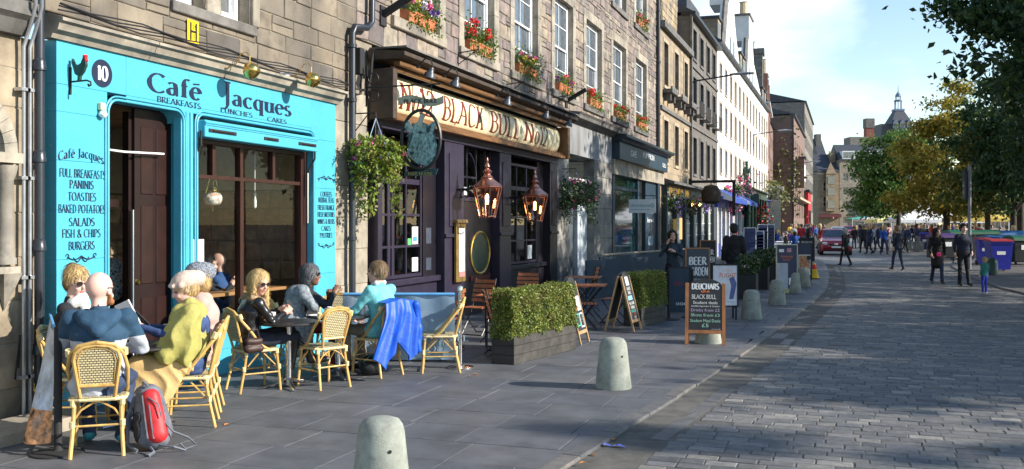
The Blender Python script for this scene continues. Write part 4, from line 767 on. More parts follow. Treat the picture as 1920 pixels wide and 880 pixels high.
# timber posts and bays
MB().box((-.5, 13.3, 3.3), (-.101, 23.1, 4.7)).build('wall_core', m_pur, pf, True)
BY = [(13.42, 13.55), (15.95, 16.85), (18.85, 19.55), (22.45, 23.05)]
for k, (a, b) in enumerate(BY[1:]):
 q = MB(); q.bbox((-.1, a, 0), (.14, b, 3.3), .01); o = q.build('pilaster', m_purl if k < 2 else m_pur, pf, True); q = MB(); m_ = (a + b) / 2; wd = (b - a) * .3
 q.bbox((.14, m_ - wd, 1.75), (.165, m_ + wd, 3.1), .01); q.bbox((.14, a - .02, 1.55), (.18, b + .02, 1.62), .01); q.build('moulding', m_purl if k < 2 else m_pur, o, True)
q = MB(); q.bbox((-.1, 13.42, 0), (.1, 13.56, 3.3), .01); q.build('pilaster', m_purl, pf, True)
# left window bay, two casements of small panes with a fanlight
def bay(y0, y1, cols, zs, x, mat, gl, st=None):
 q = MB(); f = .055
 q.box((x - .06, y0, zs[0] - f), (x + .03, y1, zs[0])); q.box((x - .06, y0, zs[-1]), (x + .03, y1, zs[-1] + f)); q.box((x - .06, y0 - f, zs[0] - f), (x + .03, y0, zs[-1] + f)); q.box((x - .06, y1, zs[0] - f), (x + .03, y1 + f, zs[-1] + f))
 w_ = q.build('window', mat, pf, True); g = MB()
 for c in range(1, len(cols) - 1): t = .05 if (st and c in st) else .02; g.box((x - .03, cols[c] - t, zs[0]), (x + .02, cols[c] + t, zs[-1]))
 for zz in zs[1:-1]:
  t = .045 if zz == zs[-2] else .02
  for c in range(len(cols) - 1): ta = .05 if (st and c in st) else (.02 if c else 0); tb = .05 if (st and c + 1 in st) else (.02 if c + 2 < len(cols) else 0); g.box((x - .028, cols[c] + ta, zz - t), (x + .018, cols[c + 1] - tb, zz + t))
 g.build('glazing_bar', mat, w_, True)
 for c in range(len(cols) - 1):
  for r in range(len(zs) - 1): MB().box((x - .012, cols[c] + .004, zs[r] + .004), (x - .008, cols[c + 1] - .004, zs[r + 1] - .004)).build('pane', gl, w_, True)
 return w_
glassmat('pub_glass', (.75, .8, .8), .03); g_pub = MC['pub_glass']
w1 = bay(13.62, 15.3, [13.62, 14.1, 14.25, 14.75, 15.3], [.95, 1.42, 1.95, 2.52, 2.95], -.08, m_purl, g_pub, (1, 2))
w1b = None
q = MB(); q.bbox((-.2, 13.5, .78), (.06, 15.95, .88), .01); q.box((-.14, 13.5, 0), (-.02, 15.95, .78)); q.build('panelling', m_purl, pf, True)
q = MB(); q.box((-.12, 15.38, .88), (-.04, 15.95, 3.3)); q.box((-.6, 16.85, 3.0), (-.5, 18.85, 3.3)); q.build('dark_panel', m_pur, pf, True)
for z0_, z1_, m_ in ((1.45, 1.75, m_wht), (.98, 1.22, m_wht)):
 MB().box((-.072, 15.0, z0_), (-.069, 15.24, z1_)).build('notice', m_, w1, True); MB().box((-.036, 15.5, z0_), (-.033, 15.72, z1_ - .02)).build('notice', M('dim_notice', (.06, .07, .1), .3), pf, True)
MB().box((-.068, 15.03, 1.5), (-.066, 15.2, 1.58)).build('print', M('print_blue', (.08, .3, .7), .5), w1, True); MB().box((-.072, 14.83, 1.42), (-.069, 14.97, 1.55)).build('sticker', M('sticker_green', (.1, .6, .15), .5), w1, True)
# recessed doorway and side screen
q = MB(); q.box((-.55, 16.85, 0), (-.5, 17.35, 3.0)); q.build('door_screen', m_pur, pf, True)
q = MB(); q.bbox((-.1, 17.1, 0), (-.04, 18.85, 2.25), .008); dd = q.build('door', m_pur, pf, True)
q = MB(); q.box((-.1, 16.85, 2.25), (-.02, 18.85, 2.33)); q.build('transom', m_purl, pf, True)
q = MB(); yc, zc_ = wal(903, 474); q.tube([(-.03, yc + .52 * math.cos(R(a)), zc_ + .42 * math.sin(R(a))) for a in range(0, 361, 12)], .024, 6, cap=False); q.build('oval_frame', m_gold, dd, True, True)
plate_circle(yc, zc_, .41, -.038, M('bottle_green', (.012, .045, .035), .3, var=.3), 'oval_panel', dd, .006, 1.24)
q = MB(); q.prism([(yc - .55, zc_ - .55), (yc - .55, zc_ - .45), (yc - .3, zc_ - .44), (yc + .3, zc_ - .46), (yc + .5, zc_ - .42), (yc + .56, zc_ - .47), (yc + .5, zc_ - .55), (yc, zc_ - .53)], -.03, -.01, 0); q.build('scroll', M('scroll_red', (.09, .012, .012), .4), dd, True)
q = MB()
for yy in (17.0, 17.5, 18.0, 18.5, 18.8): q.box((-.1, yy - .02, 2.33), (-.06, yy + .02, 3.3))
q.tube([(-.07, 17.5 + .5 * math.cos(R(a)), 2.72 + .5 * math.sin(R(a))) for a in range(0, 91, 10)], .02, 6); q.box((-.1, 16.85, 2.7), (-.06, 17.98, 2.74)); q.build('fanlight', m_purl, pf, True)
MB().box((-.085, 16.86, 2.33), (-.08, 18.84, 3.3)).build('pane', g_pub, pf, True)
MB().box((-.045, 17.15, 2.36), (-.04, 17.45, 2.52)).build('notice', m_wht, pf, True)
w2 = bay(19.75, 21.9, [19.75, 20.5, 21.2, 21.9], [.95, 1.42, 1.95, 2.6, 3.1], -.08, m_purl, g_pub)
q = MB(); q.bbox((-.2, 19.55, .78), (.06, 22.45, .88), .01); q.box((-.14, 19.55, 0), (-.02, 22.45, .78)); q.box((-.12, 21.98, .88), (-.05, 22.45, 3.3)); q.build('panelling', m_pur, pf, True)
MB().box((-.07, 21.3, .98), (-.067, 21.6, 1.3)).build('notice', m_wht, w2, True)
q = MB(); q.box((-2.6, 13.42, 0), (-2.5, 23.05, 3.4)); q.box((-2.5, 13.42, 3.3), (-.2, 23.05, 3.4)); q.box((-2.5, 13.3, 0), (-.2, 13.42, 3.4)); q.box((-2.5, 22.95, 0), (-.2, 23.05, 3.4)); q.build('room_wall', m_in, pf, True)
MB().box((-2.0, 20.3, .8), (-1.9, 21.6, 3.0)).build('curtain', M('amber_curtain', (.5, .2, .03), .8, var=.3, scale=4, streak=-8), pf, True)
for yy, zz in ((13.85, 2.0), (14.6, 1.85)): q = MB(); q.lathe([(0, -.1), (.05, -.06), (.05, .06), (0, .1)], (-.9, yy, zz), 10); tag(q.build('wall_light', M('lamp_glow', (1, .55, .2), .5, var=0, emit=3)), 'small glowing amber light inside the pub window, ' + ('left' if yy < 14 else 'right') + ' of two', 'lamp', 'amber lights inside the pub')
m_gdk = M('dull_brass', (.3, .19, .06), .4, .5, var=.25)
# menu case in brass on the pilaster
t = thing('menu_case', 'tall narrow brass menu case with white pages on the pub pilaster', 'menu case', (.17, 16.5, .72)); MB().bbox((0, -.22, 0), (.06, .22, 1.1), .01).build('case', m_gdk, t); MB().box((.061, -.12, .1), (.066, .15, 1.0)).build('menu_page', M('cream_page', (.85, .84, .78), .6), t); MB().box((.067, -.12, .1), (.069, .15, .2)).build('page_foot', M('page_pink', (.5, .2, .2), .6), t); MB().prism([(-.02, 1.1), (.1, 1.1), (.08, 1.16), (-.02, 1.16)], -.25, .25, 1).build('hood', m_gdk, t)  # menu page in one plain off-white
# copper lanterns
ln = thing('copper_lantern', 'nearer copper lantern with a lit lamp on a scrolled bracket by the pub door', 'lantern', (0, 17.15, 2.14), 0, 'copper lanterns')
q = MB()
q.lathe([(.255, 0), (.26, .02), (.2, .07), (.11, .135), (.1, .15)], (0, 0, .36), 6); q.lathe([(.09, 0), (.1, .02), (.07, .05), (.05, .08), (.065, .1), (.08, .12), (.05, .15), (.03, .17), (.045, .2), (.03, .24), (.012, .27), (.022, .3), (0, .36)], (0, 0, .5), 16); q.build('lantern_top', m_copper, ln, smooth=True)
q = MB(); A = [(.25 * math.cos(R(60 * k)), .25 * math.sin(R(60 * k)), .36) for k in range(6)]; B = [(.14 * math.cos(R(60 * k)), .14 * math.sin(R(60 * k)), -.12) for k in range(6)]
for k in range(6): q.tube([A[k], B[k]], .011, 5); q.tube([B[k], B[(k + 1) % 6]], .012, 5); q.tube([A[k], A[(k + 1) % 6]], .012, 5); q.lathe([(0, -.03), (.014, -.015), (0, 0)], B[k], 6)
q.build('lantern_frame', m_copper, ln); glassmat('lantern_glass', (.92, .92, .92), .2)
for k in range(6):
 a, b, c, d = [Vector(p) * .97 for p in (A[k], A[(k + 1) % 6], B[(k + 1) % 6], B[k])]; MB().quad(a, b, c, d).build('pane', MC['lantern_glass'], ln)
q = MB(); q.lathe([(0, .05), (.02, .06), (.022, .2), (0, .23)], (0, 0, .03), 10); q.build('bulb', M('bulb_glow', (1, .5, .16), .5, var=0, emit=14), ln, smooth=True)
q = MB(); q.tube([(-.0, -.06 + .05, .36), (-.1, -.2, .36), (-.2, -.75 + .1, .36)], .016, 6); q.build('bracket_bar', m_black, ln)
ln.location = (.68, 17.15, 2.06)
for ch in list(ln.children):
 if ch.name.startswith('bracket_bar'): bpy.data.objects.remove(ch)
q = MB(); q.tube([(-.24, 0, .34), (-.5, 0, .33), (-.66, 0, .34)], .018, 6)
for cx_, rr_ in ((-.4, .07), (-.54, .08)): q.tube([(cx_ + rr_ * math.cos(R(a)), 0, .25 + rr_ * math.sin(R(a))) for a in range(-60, 250, 25)], .012, 5)
q.tube([(-.52, 0, .22), (-.6, 0, .1), (-.65, 0, .0), (-.66, 0, -.02)], .012, 5); q.box((-.68, -.03, -.08), (-.66, .03, .44)); q.build('bracket', m_black, ln)
a1_, b1_ = wal(908, 410, .68); ln.scale = (1.12,) * 3; ln.location = (.74, a1_, b1_ + .17); a1_, b1_ = wal(998, 418, .68)
ln2 = copy_tree(ln, (.74, a1_, b1_ + .17), 0, 'farther copper lantern with a lit lamp beside the right pub window')
# hanging sign with a bull's head
hs = thing('hanging_pub_sign', 'hanging oval bull head sign below a Black Bull ribbon on an iron arm', 'sign', (1.0, 14.9, 3.6))
ys, zs_ = wal(789, 262, 1.05); hs.scale = (.87,) * 3; hs.location = (1.05, ys, zs_); WL[hs] = Vector(hs.location)
q = MB(); ow, oh = .36, .5; q.tube([(ow * math.cos(R(a)), 0, oh * math.sin(R(a))) for a in range(0, 361, 10)], .03, 6, cap=False); q.build('oval_ring', m_black, hs, smooth=True)
m_bull = M('bull_print', (.2, .33, .34), .5, var=.55, scale=16, hue=(.02, .06, .07)); m_bd = M('sign_teal_dark', (.015, .05, .055), .5, var=.2)
head = [(-.3, .3), (-.24, .34), (-.16, .25), (-.05, .3), (.0, .46), (.07, .42), (.03, .3), (.12, .22), (.24, .3), (.3, .26), (.22, .1), (.3, -.1), (.27, -.36), (.12, -.45), (-.06, -.4), (-.2, -.3), (-.26, -.2), (-.22, -.12), (-.16, .0), (-.14, .12), (-.26, .16), (-.33, .24)]
q = MB(); q.prism([(x_, z_) for x_, z_ in head], -.012, .012, 1); q.build('bull_head', m_bull, hs)
q = MB()
for k in range(150):
 x_ = random.uniform(-.24, .26); z_ = random.uniform(-.36, .2); L_ = random.uniform(.04, .09); dx = -.25 * L_ + x_ * .12
 if ((x_ + .01) / .27) ** 2 + ((z_ + .07) / .36) ** 2 < 1: q.add([(x_, -.0145, z_), (x_ + .011, -.0145, z_ + .008), (x_ + dx + .004, -.0145, z_ - L_)], [(0, 2, 1)])
q.build('fur_strokes', M('bull_light', (.42, .55, .55), .5, var=.2), hs, kind='stuff')
q = MB(); q.prism([(-.3, .28), (-.2, .3), (-.13, .2), (-.17, .17), (-.23, .23)], -.02, .02, 1); q.prism([(-.06, .24), (.0, .44), (.08, .4), (.05, .36), (.03, .2)], -.02, .02, 1); q.build('horn', M('bull_horn', (.4, .42, .36), .5), hs, kind='stuff')
q = MB(); q.prism([(.27 * math.cos(R(a)) + .02, -.08 + .36 * math.sin(R(a))) for a in range(0, 360, 20)], -.009, .009, 1); q.build('backing', m_bd, hs)
q = MB(); q.prism([(-.06, .12), (.0, .15), (.05, .12), (.0, .09)], -.016, .016, 1); q.prism([(-.2, -.2), (-.12, -.2), (-.13, -.26), (-.2, -.25)], -.016, .016, 1); q.prism([(.1, .18), (.2, .25), (.17, .12), (.12, .1)], -.016, .016, 1); q.build('bull_eye', m_bd, hs)
m_rib = M('ribbon_grey', (.35, .36, .28), .5, var=.2); q = MB(); rib = [(-.42 + .84 * i / 12, .66 + .045 * math.sin(i / 12 * 6.3)) for i in range(13)]
q.prism([(x_, z_ + .06) for x_, z_ in rib] + [(x_, z_ - .06) for x_, z_ in rib[::-1]], -.014, .014, 1); ro = q.build('ribbon', m_rib, hs)
lettering('BLACK BULL', (0, -.0155, .615), (1, 0, 0), (0, 0, 1), .075, m_black, ro, .62, n=(0, -1, 0), center=True, thick=.2, thin=.09, world=False)
q = MB(); q.prism([(-.3, -.62), (.28, -.6), (.32, -.5), (.1, -.5), (.12, -.53), (-.3, -.54)], -.014, .014, 1); rb = q.build('name_strip', m_bd, hs); lettering('FREE HOUSE', (0, -.0155, -.603), (1, 0, 0), (0, 0, 1), .045, m_gold, rb, .45, n=(0, -1, 0), center=True, world=False)
q = MB(); q.tube([(-1.0, 0, .93), (.36, 0, .93)], .016, 6); q.tube([(-.16, 0, .46), (-.16, 0, .93)], .008, 5); q.tube([(.2, 0, .46), (.2, 0, .93)], .008, 5); q.box((-1.04, -.02, .6), (-1.01, .02, 1.3))
for zz in (.78, 1.08):
 for s in (-1, 1): q.tube([(-1.0 + .1 - .1 * math.cos(R(a)), 0, zz + s * .1 * math.sin(R(a))) for a in range(0, 230, 25)], .01, 5)
q.build('iron_arm', m_black, hs)
# spot lamps on the sign's cornice
sl = None
for px, lb in ((800, 'black swan-neck lamp next to the hanging sign arm'), (848, 'black swan-neck lamp over the letter B of BLACK'), (946, 'black swan-neck lamp over BULL'), (1019, 'black swan-neck lamp over the right number 12'), (1062, 'black swan-neck lamp at the far right end of the pub sign')):
 y = wal(px, 200, .75)[0]
 if sl is None:
  sl = thing('sign_lamp', lb, 'lamp', (.62, y, 4.28), 0, 'swan-neck lamps along the pub sign'); q = MB(); q.tube([(-.02, 0, .0), (.04, 0, .06), (.12, 0, .13), (.2, 0, .1), (.23, 0, .02), (.23, 0, -.05)], .011, 6); q.lathe([(0, 0), (.03, .0), (.03, .04), (0, .05)], (-.02, 0, -.02), 8); q.build('swan_neck', m_blk2, sl)
  MB().lathe([(.03, 0), (.045, -.03), (.05, -.07), (.085, -.1), (.1, -.16), (.095, -.16), (.06, -.1), (0, -.09)], (.23, 0, -.03), 16).xf(Matrix.Translation((.23, 0, 0)) @ Matrix.Rotation(R(18), 4, 'Y') @ Matrix.Translation((-.23, 0, 0))).build('shade', M('lamp_slate', (.05, .06, .075), .35, var=.1), sl, smooth=True)
 else: copy_tree(sl, (.62, y, 4.28), 0, lb)
# hanging baskets
def basket(loc, lb, r, cnt, flw, wallx=0, drop=.5, mat=None):
 t = thing('hanging_basket', lb, 'hanging basket', loc); MB().lathe([(0, -.2), (.12, -.18), (.22, -.08), (.25, 0), (.22, .01), (0, -.03)], (0, 0, 0), 16).build('basket', M('coir', (.12, .07, .03), .9, var=.4, scale=30, bump=.5), t)
 n = cnt; P = RNG.normal(size=(n, 3)); P /= np.linalg.norm(P, axis=1)[:, None]; rr = r * RNG.uniform(.5, 1.0, n) ** .6 * (1 + .28 * np.sin(P[:, 0] * 5 + 1) * np.sin(P[:, 1] * 6) + .15 * np.sin(P[:, 2] * 9 + P[:, 1] * 7)); P = P * rr[:, None] * np.array([1, 1.15, .62]); P[:, 2] += .08
 k = n // 3; th = RNG.uniform(0, 6.28, k); P[:k] = np.stack([np.cos(th) * r * RNG.uniform(.5, .95, k), np.sin(th) * r * RNG.uniform(.5, 1.05, k), -RNG.uniform(0, drop, k) * (1 + .5 * np.sin(th * 3))], 1)
 leafmesh('foliage', P, .075, mat or m_leafg, t, droop=.3); Q = []
 for i in range(flw[1]):
  c = RNG.normal(size=3); c /= np.linalg.norm(c); c = c * r * 1.0 * np.array([1, 1, .6]) + [0, 0, .08]; q_ = RNG.normal(size=(8, 3)) * .02; Q.append(c + q_)
 if Q: leafmesh('blossoms', np.concatenate(Q), .05, flw[0], t, asp=.9)
 q = MB()
 for k in range(3): q.tube([(.23 * math.cos(2.1 * k), .23 * math.sin(2.1 * k), 0), (0, 0, .62)], .006, 4)
 q.build('chain', m_chrome, t); q = MB(); X = -loc[0] + wallx; q.tube([(0, 0, .62), (0, 0, .7), (X, 0, .7)], .011, 5); q.tube([(X, 0, .7), (X, 0, .35)], .012, 5); q.tube([(X, 0, .4), (X * .35, 0, .68)], .009, 5); q.build('bracket', m_blk2, t); return t
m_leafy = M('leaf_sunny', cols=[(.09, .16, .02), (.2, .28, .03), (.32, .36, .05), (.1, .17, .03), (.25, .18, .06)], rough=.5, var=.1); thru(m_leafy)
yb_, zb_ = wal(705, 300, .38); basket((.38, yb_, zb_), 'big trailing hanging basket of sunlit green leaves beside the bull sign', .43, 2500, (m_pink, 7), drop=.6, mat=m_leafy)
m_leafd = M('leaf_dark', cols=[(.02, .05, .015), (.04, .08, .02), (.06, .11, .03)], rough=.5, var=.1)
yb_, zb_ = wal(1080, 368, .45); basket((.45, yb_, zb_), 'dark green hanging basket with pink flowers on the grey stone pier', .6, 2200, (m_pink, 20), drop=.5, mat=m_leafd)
# ---------------------------------------------------------------- the rest of the terrace
def blockmat(name, c1, c2, mort, bw, bh, ms=.012, rough=.85, stain=(.1, .09, .08), sc=1.0, amt=.5):
 m = bpy.data.materials.new(name); m.use_nodes = True; n = m.node_tree.nodes; l = m.node_tree.links; b = n['Principled BSDF']; b.inputs['Roughness'].default_value = rough
 tc = n.new('ShaderNodeTexCoord'); sp = n.new('ShaderNodeSeparateXYZ'); ad = n.new('ShaderNodeMath'); cb = n.new('ShaderNodeCombineXYZ'); l.new(tc.outputs['Object'], sp.inputs[0]); l.new(sp.outputs[0], ad.inputs[0]); l.new(sp.outputs[1], ad.inputs[1]); l.new(ad.outputs[0], cb.inputs[0]); l.new(sp.outputs[2], cb.inputs[1])
 br = n.new('ShaderNodeTexBrick'); br.inputs['Scale'].default_value = 1; br.inputs['Brick Width'].default_value = bw; br.inputs['Row Height'].default_value = bh; br.inputs['Mortar Size'].default_value = ms
 br.inputs['Color1'].default_value = (*c1, 1); br.inputs['Color2'].default_value = (*c2, 1); br.inputs['Mortar'].default_value = (*mort, 1); l.new(cb.outputs[0], br.inputs[0])
 no = n.new('ShaderNodeTexNoise'); no.inputs['Scale'].default_value = 1.1 * sc; no.inputs['Detail'].default_value = 8; no.inputs['Roughness'].default_value = .7; l.new(tc.outputs['Object'], no.inputs[0])
 mr = n.new('ShaderNodeMapRange'); mr.inputs[1].default_value = .42; mr.inputs[2].default_value = .7; mr.inputs[4].default_value = amt; l.new(no.outputs[0], mr.inputs[0])
 mx = n.new('ShaderNodeMix'); mx.data_type = 'RGBA'; l.new(mr.outputs[0], mx.inputs[0]); l.new(br.outputs[0], mx.inputs[6]); mx.inputs[7].default_value = (*stain, 1); l.new(mx.outputs[2], b.inputs['Base Color'])
 bp = n.new('ShaderNodeBump'); bp.inputs['Strength'].default_value = .5; bp.inputs['Distance'].default_value = .02; bp.invert = True; l.new(br.outputs['Fac'], bp.inputs['Height']); l.new(bp.outputs[0], b.inputs['Normal']); MC[name] = m; return m
k_sand = blockmat('sandstone_blocks', (.4, .31, .2), (.27, .215, .15), (.2, .17, .13), .62, .3)
k_dark = blockmat('sooty_blocks', (.17, .15, .125), (.12, .11, .1), (.1, .09, .08), .6, .3)
k_brown = blockmat('brown_brick', (.2, .125, .1), (.17, .105, .085), (.18, .13, .11), .5, .16, amt=.25)
k_redst = blockmat('red_stone', (.26, .12, .09), (.19, .09, .07), (.13, .08, .06), .6, .3)
k_grey = blockmat('grey_blocks', (.24, .22, .19), (.17, .16, .15), (.12, .11, .1), .7, .32)
k_pale = blockmat('pale_blocks', (.36, .3, .23), (.28, .24, .19), (.2, .18, .15), .7, .32, amt=.3)
m_harl = M('white_harling', (.74, .73, .71), .9, var=.07, scale=1.2, bump=.2, bscale=20); m_slate = M('slate', (.05, .055, .07), .6, var=.25, scale=3, bump=.3, bscale=12)
m_tan = M('tan_margin', (.4, .32, .23), .8, var=.15, scale=3); m_pot = M('chimney_pot', (.55, .42, .28), .8, var=.15)
def frame_of(b): return b.matrix_basis.copy()
def tenement(name, label, base, rz, L, H, mat, rows, n, ww=1.0, y0=.8, th=.5, margin=None, frame=m_wht, gl=m_glass_d, det=1, roof=None, skip=(), depth=8, eave=None, mw=.14, recess=.2, sills=None):
 """a house front along local +x (street side is local -y); rows = [(z0, z1), ...] of n openings"""
 t = thing(name, label, 'building', base, rz); st = (L - 2 * y0 - ww) / max(1, n - 1); ops = []
 for ri, (za, zb) in enumerate(rows):
  for i in range(n):
   if (ri, i) not in skip: x = y0 + st * i; ops.append((x, x + ww, za, zb))
 mb = MB(); zs = sorted({0, H} | {z for o in ops for z in (o[2], o[3])})
 for a, b in zip(zs, zs[1:]):
  x = 0
  for o in sorted(o for o in ops if o[2] < (a + b) / 2 < o[3]): mb.box((x, 0, a), (o[0], th, b)); x = o[1]
  mb.box((x, 0, a), (L, th, b))
 mb.box((0, th, 0), (.4, depth, H)); mb.box((L - .4, th, 0), (L, depth, H)); mb.box((.4, depth - .4, 0), (L - .4, depth, H)); wl = mb.build('wall', mat, t)
 for o in ops:
  w_ = MB(); f = .07; w_.box((o[0], recess, o[2]), (o[0] + f, recess + .08, o[3])); w_.box((o[1] - f, recess, o[2]), (o[1], recess + .08, o[3])); w_.box((o[0] + f, recess, o[2]), (o[1] - f, recess + .08, o[2] + f)); w_.box((o[0] + f, recess, o[3] - f), (o[1] - f, recess + .08, o[3]))
  zm = (o[2] + o[3]) / 2; w_.box((o[0] + f, recess + .01, zm - .035), (o[1] - f, recess + .07, zm + .035))
  if det > 1:
   xm = (o[0] + o[1]) / 2; w_.box((xm - .02, recess + .015, o[2] + f), (xm + .02, recess + .06, zm - .035)); w_.box((xm - .02, recess + .015, zm + .035), (xm + .02, recess + .06, o[3] - f))
  ow = w_.build('window', frame, t); MB().box((o[0] + f, recess + .05, o[2] + f), (o[1] - f, recess + .055, o[3] - f)).build('pane', gl, ow)
 if margin:
  mb = MB()
  for o in ops:
   mb.box((o[0] - mw, -.03, o[2] - .12), (o[0] - .001, .3, o[3] + .14)); mb.box((o[1] + .001, -.03, o[2] - .12), (o[1] + mw, .3, o[3] + .14)); mb.box((o[0] - .001, -.031, o[3] + .001), (o[1] + .001, .3, o[3] + .141)); mb.box((o[0] - .001, -.06, o[2] - .12), (o[1] + .001, .3, o[2] - .001))
  mb.build('window_margins', margin, t, kind='stuff')
 if eave: MB().box((-.1, -.28, H), (L + .1, .4, H + .16)).build('gutter', eave, t)
 if roof:
  hr = roof; mb = MB(); mb.add([(0, -.2, H + .16), (L, -.2, H + .16), (L, depth, H + .16), (0, depth, H + .16), (0, depth / 2, H + hr), (L, depth / 2, H + hr)], [(0, 1, 5, 4), (2, 3, 4, 5), (0, 4, 3), (1, 2, 5), (3, 2, 1, 0)]); mb.build('roof', m_slate, t)
 return t
def pots(t, x0, x1, y, z, n, h=.6, r=.16, m=None):
 for i in range(n): MB().lathe([(r, 0), (r * 1.15, .03), (r * .85, .1), (r * .8, h - .05), (r, h), (0, h)], (x0 + (x1 - x0) * (i + .5) / n, y, z), 10).build('chimney_pot', m or m_pot, t)
RZW = R(90)                                                 # local x runs along the street (+Y), local -y faces +X
# grey stone shop bay next to the pub
g1 = thing('grey_shop_front', 'plain grey stone shop front with a recessed white panel right of the pub', 'shopfront', (0, 23.1, 0))
q = MB(); q.box((-.3, 24.3, 3.66), (.08, 29.15, 4.5)); q.build('frieze', M('grey_render', (.24, .25, .26), .8, var=.2, scale=2, streak=3, hue=(.12, .12, .12)), g1, True)
q = MB(); q.prism([(-.1, 4.5), (.14, 4.5), (.2, 4.56), (.34, 4.6), (.36, 4.68), (.42, 4.74), (-.1, 4.8)], 24.3, 29.3, 1); q.build('cornice', m_dirty, g1, True)
def pier(y0, y1, z1, m=m_dress, par=g1):
 z = -.02
 while z < z1 - .05:
  h = min(random.uniform(.38, .5), z1 - z); h = h if z1 - z - h > .2 else z1 - z; MB().chip((-.25, y0, z + .003), (0, 1, 0), (0, 0, 1), (1, 0, 0), y1 - y0, h - .006, .33 + random.uniform(0, .01), .008, .004).build('stone', m, par, True); z += h
m_gdress = M('grey_dressed', rough=.8, cols=[(.2, .19, .175), (.26, .25, .23), (.16, .155, .145)], var=.3, scale=3, bump=.3, hue=(.1, .1, .1))
pier(23.12, 24.28, 4.5, m_gdress); pier(27.0, 29.15, 3.66, m_gdress)
q = MB(); q.box((-1.3, 24.2, -.01), (-1.2, 27.1, 3.7)); q.box((-1.2, 24.2, 3.6), (-.2, 27.1, 3.7)); q.build('recess', M('grey_panel', (.12, .125, .13), .6, var=.1), g1, True)
q = MB(); q.box((-.25, 26.0, 0), (-.15, 27.0, 2.6)); q.build('white_panel', M('white_board', (.5, .55, .6), .6, var=.08), g1, True)
q = MB(); q.box((-.3, 24.3, 0), (-.26, 25.9, 2.7)); dg = q.build('door', M('slate_door', (.07, .085, .1), .5, var=.1), g1, True)
for k in range(12): MB().obox((-.24, 25.1, 1.9 + k * .06), .05, 1.3, .012, Matrix.Rotation(.6, 3, 'Y')).build('slat', MC['slate_door'], dg, True)
MB().box((-.258, 24.7, 1.3), (-.255, 25.3, 1.8)).build('notice', M('dim_paper', (.5, .52, .6), .6), dg, True); MB().box((-.258, 24.75, .95), (-.255, 25.35, 1.07)).build('notice', M('dim_green', (.1, .3, .2), .6), dg, True)
q = MB(); q.box((-.2, 24.28, 2.95), (.0, 26.99, 3.05)); q.build('rail', m_wht, g1, True)
# slate-blue shop with the pumpkin lettering
m_sb = M('slate_blue', (.02, .042, .068), .4, var=.1); m_sbd = M('slate_blue_dark', (.015, .025, .035), .4, var=.1)
p1 = thing('blue_deli_front', 'slate blue Pumpkin cafe deli front beside the white hanging sign', 'shopfront', (0, 29.2, 0))
q = MB(); q.prism([(0, 4.62), (.55, 4.58), (.55, 4.5), (.42, 4.46), (.36, 4.38), (0, 4.38)], 29.15, 37.9, 1); q.build('cornice', m_sbd, p1, True)
q = MB(); q.bbox((0, 29.3, 3.82), (.3, 37.7, 4.38), .01); fa = q.build('fascia', m_sb, p1, True)
m_pl = M('pale_lettering', (.85, .88, .9), .5)
lettering('CAFÉ', (.301, 30.9, 4.02), U, Vv, .2, m_pl, fa, .9, 'sans', n=(1, 0, 0)); lettering('PUMPKIN', (.301, 32.9, 4.1), U, Vv, .2, m_pl, fa, 2.0, 'sans', n=(1, 0, 0)); lettering('DELI', (.301, 36.6, 3.98), U, Vv, .15, m_pl, fa, .7, 'sans', n=(1, 0, 0))
lettering('- CO -', (.301, 33.5, 3.9), U, Vv, .09, M('dull_orange', (.3, .1, .04), .5), fa, .8, 'sans', n=(1, 0, 0))
q = MB(); q.box((-.2, 29.16, 3.35), (.16, 37.7, 3.82)); q.build('band', m_dress, p1, True)
q = MB(); q.box((-.2, 29.2, 0), (.1, 29.5, 3.35)); q.box((-.2, 33.2, 0), (.05, 33.45, 3.35)); q.box((-.1, 29.5, 0), (.04, 33.2, .75)); q.box((-.1, 34.6, 0), (.04, 36.6, 3.35)); q.box((-.2, 36.6, 0), (.12, 37.0, 3.35)); q.box((-.1, 29.5, 2.9), (.02, 33.2, 3.0)); q.build('timber_frame', m_sb, p1, True)
MB().box((-.06, 29.5, .75), (-.05, 33.2, 3.35)).build('pane', M('teal_glass', (.015, .05, .06), .04, var=.4, scale=1.5, spec=.9), p1, True)
MB().box((-.3, 33.45, 0), (-.25, 34.6, 3.35)).build('door', m_sbd, p1, True); MB().box((.045, 35.0, 1.0), (.06, 35.9, 1.35)).build('notice', M('dim_blue', (.2, .3, .38), .5), p1, True)
lettering('eat well', (.046, 34.9, 2.2), U, Vv, .2, m_pl, p1, 1.2, 'sans', n=(1, 0, 0)); lettering('live well', (.046, 34.9, 1.85), U, Vv, .2, m_pl, p1, 1.2, 'sans', n=(1, 0, 0)); lettering('PUMPKIN', (-.045, 30.4, 1.75), U, Vv, .14, m_pl, p1, 1.4, 'sans', n=(1, 0, 0))
a = gnd(1142, 500); ds = thing('hanging_shop_sign', 'white hanging sign with teal lettering on a bracket before the slate blue shop', 'sign', (.3, 30.6, 2.15)); q = MB(); q.bbox((0, -.02, 0), (.88, .02, .44), .005); sg = q.build('board', m_wht, ds)
m_tl = M('teal_print', (.03, .35, .4), .5); lettering('dancebase', (.07, -.021, .2), (1, 0, 0), (0, 0, 1), .11, m_tl, sg, .62, 'sans', n=(0, -1, 0), world=False); q = MB(); q.tube([(.77 + .05 * math.cos(R(a_)), -.022, .24 + .05 * math.sin(R(a_))) for a_ in range(0, 361, 30)], .012, 5, cap=False); q.build('ring', m_tl, sg); MB().box((.07, -.022, .1), (.7, -.021, .115)).build('line', m_tl, sg)
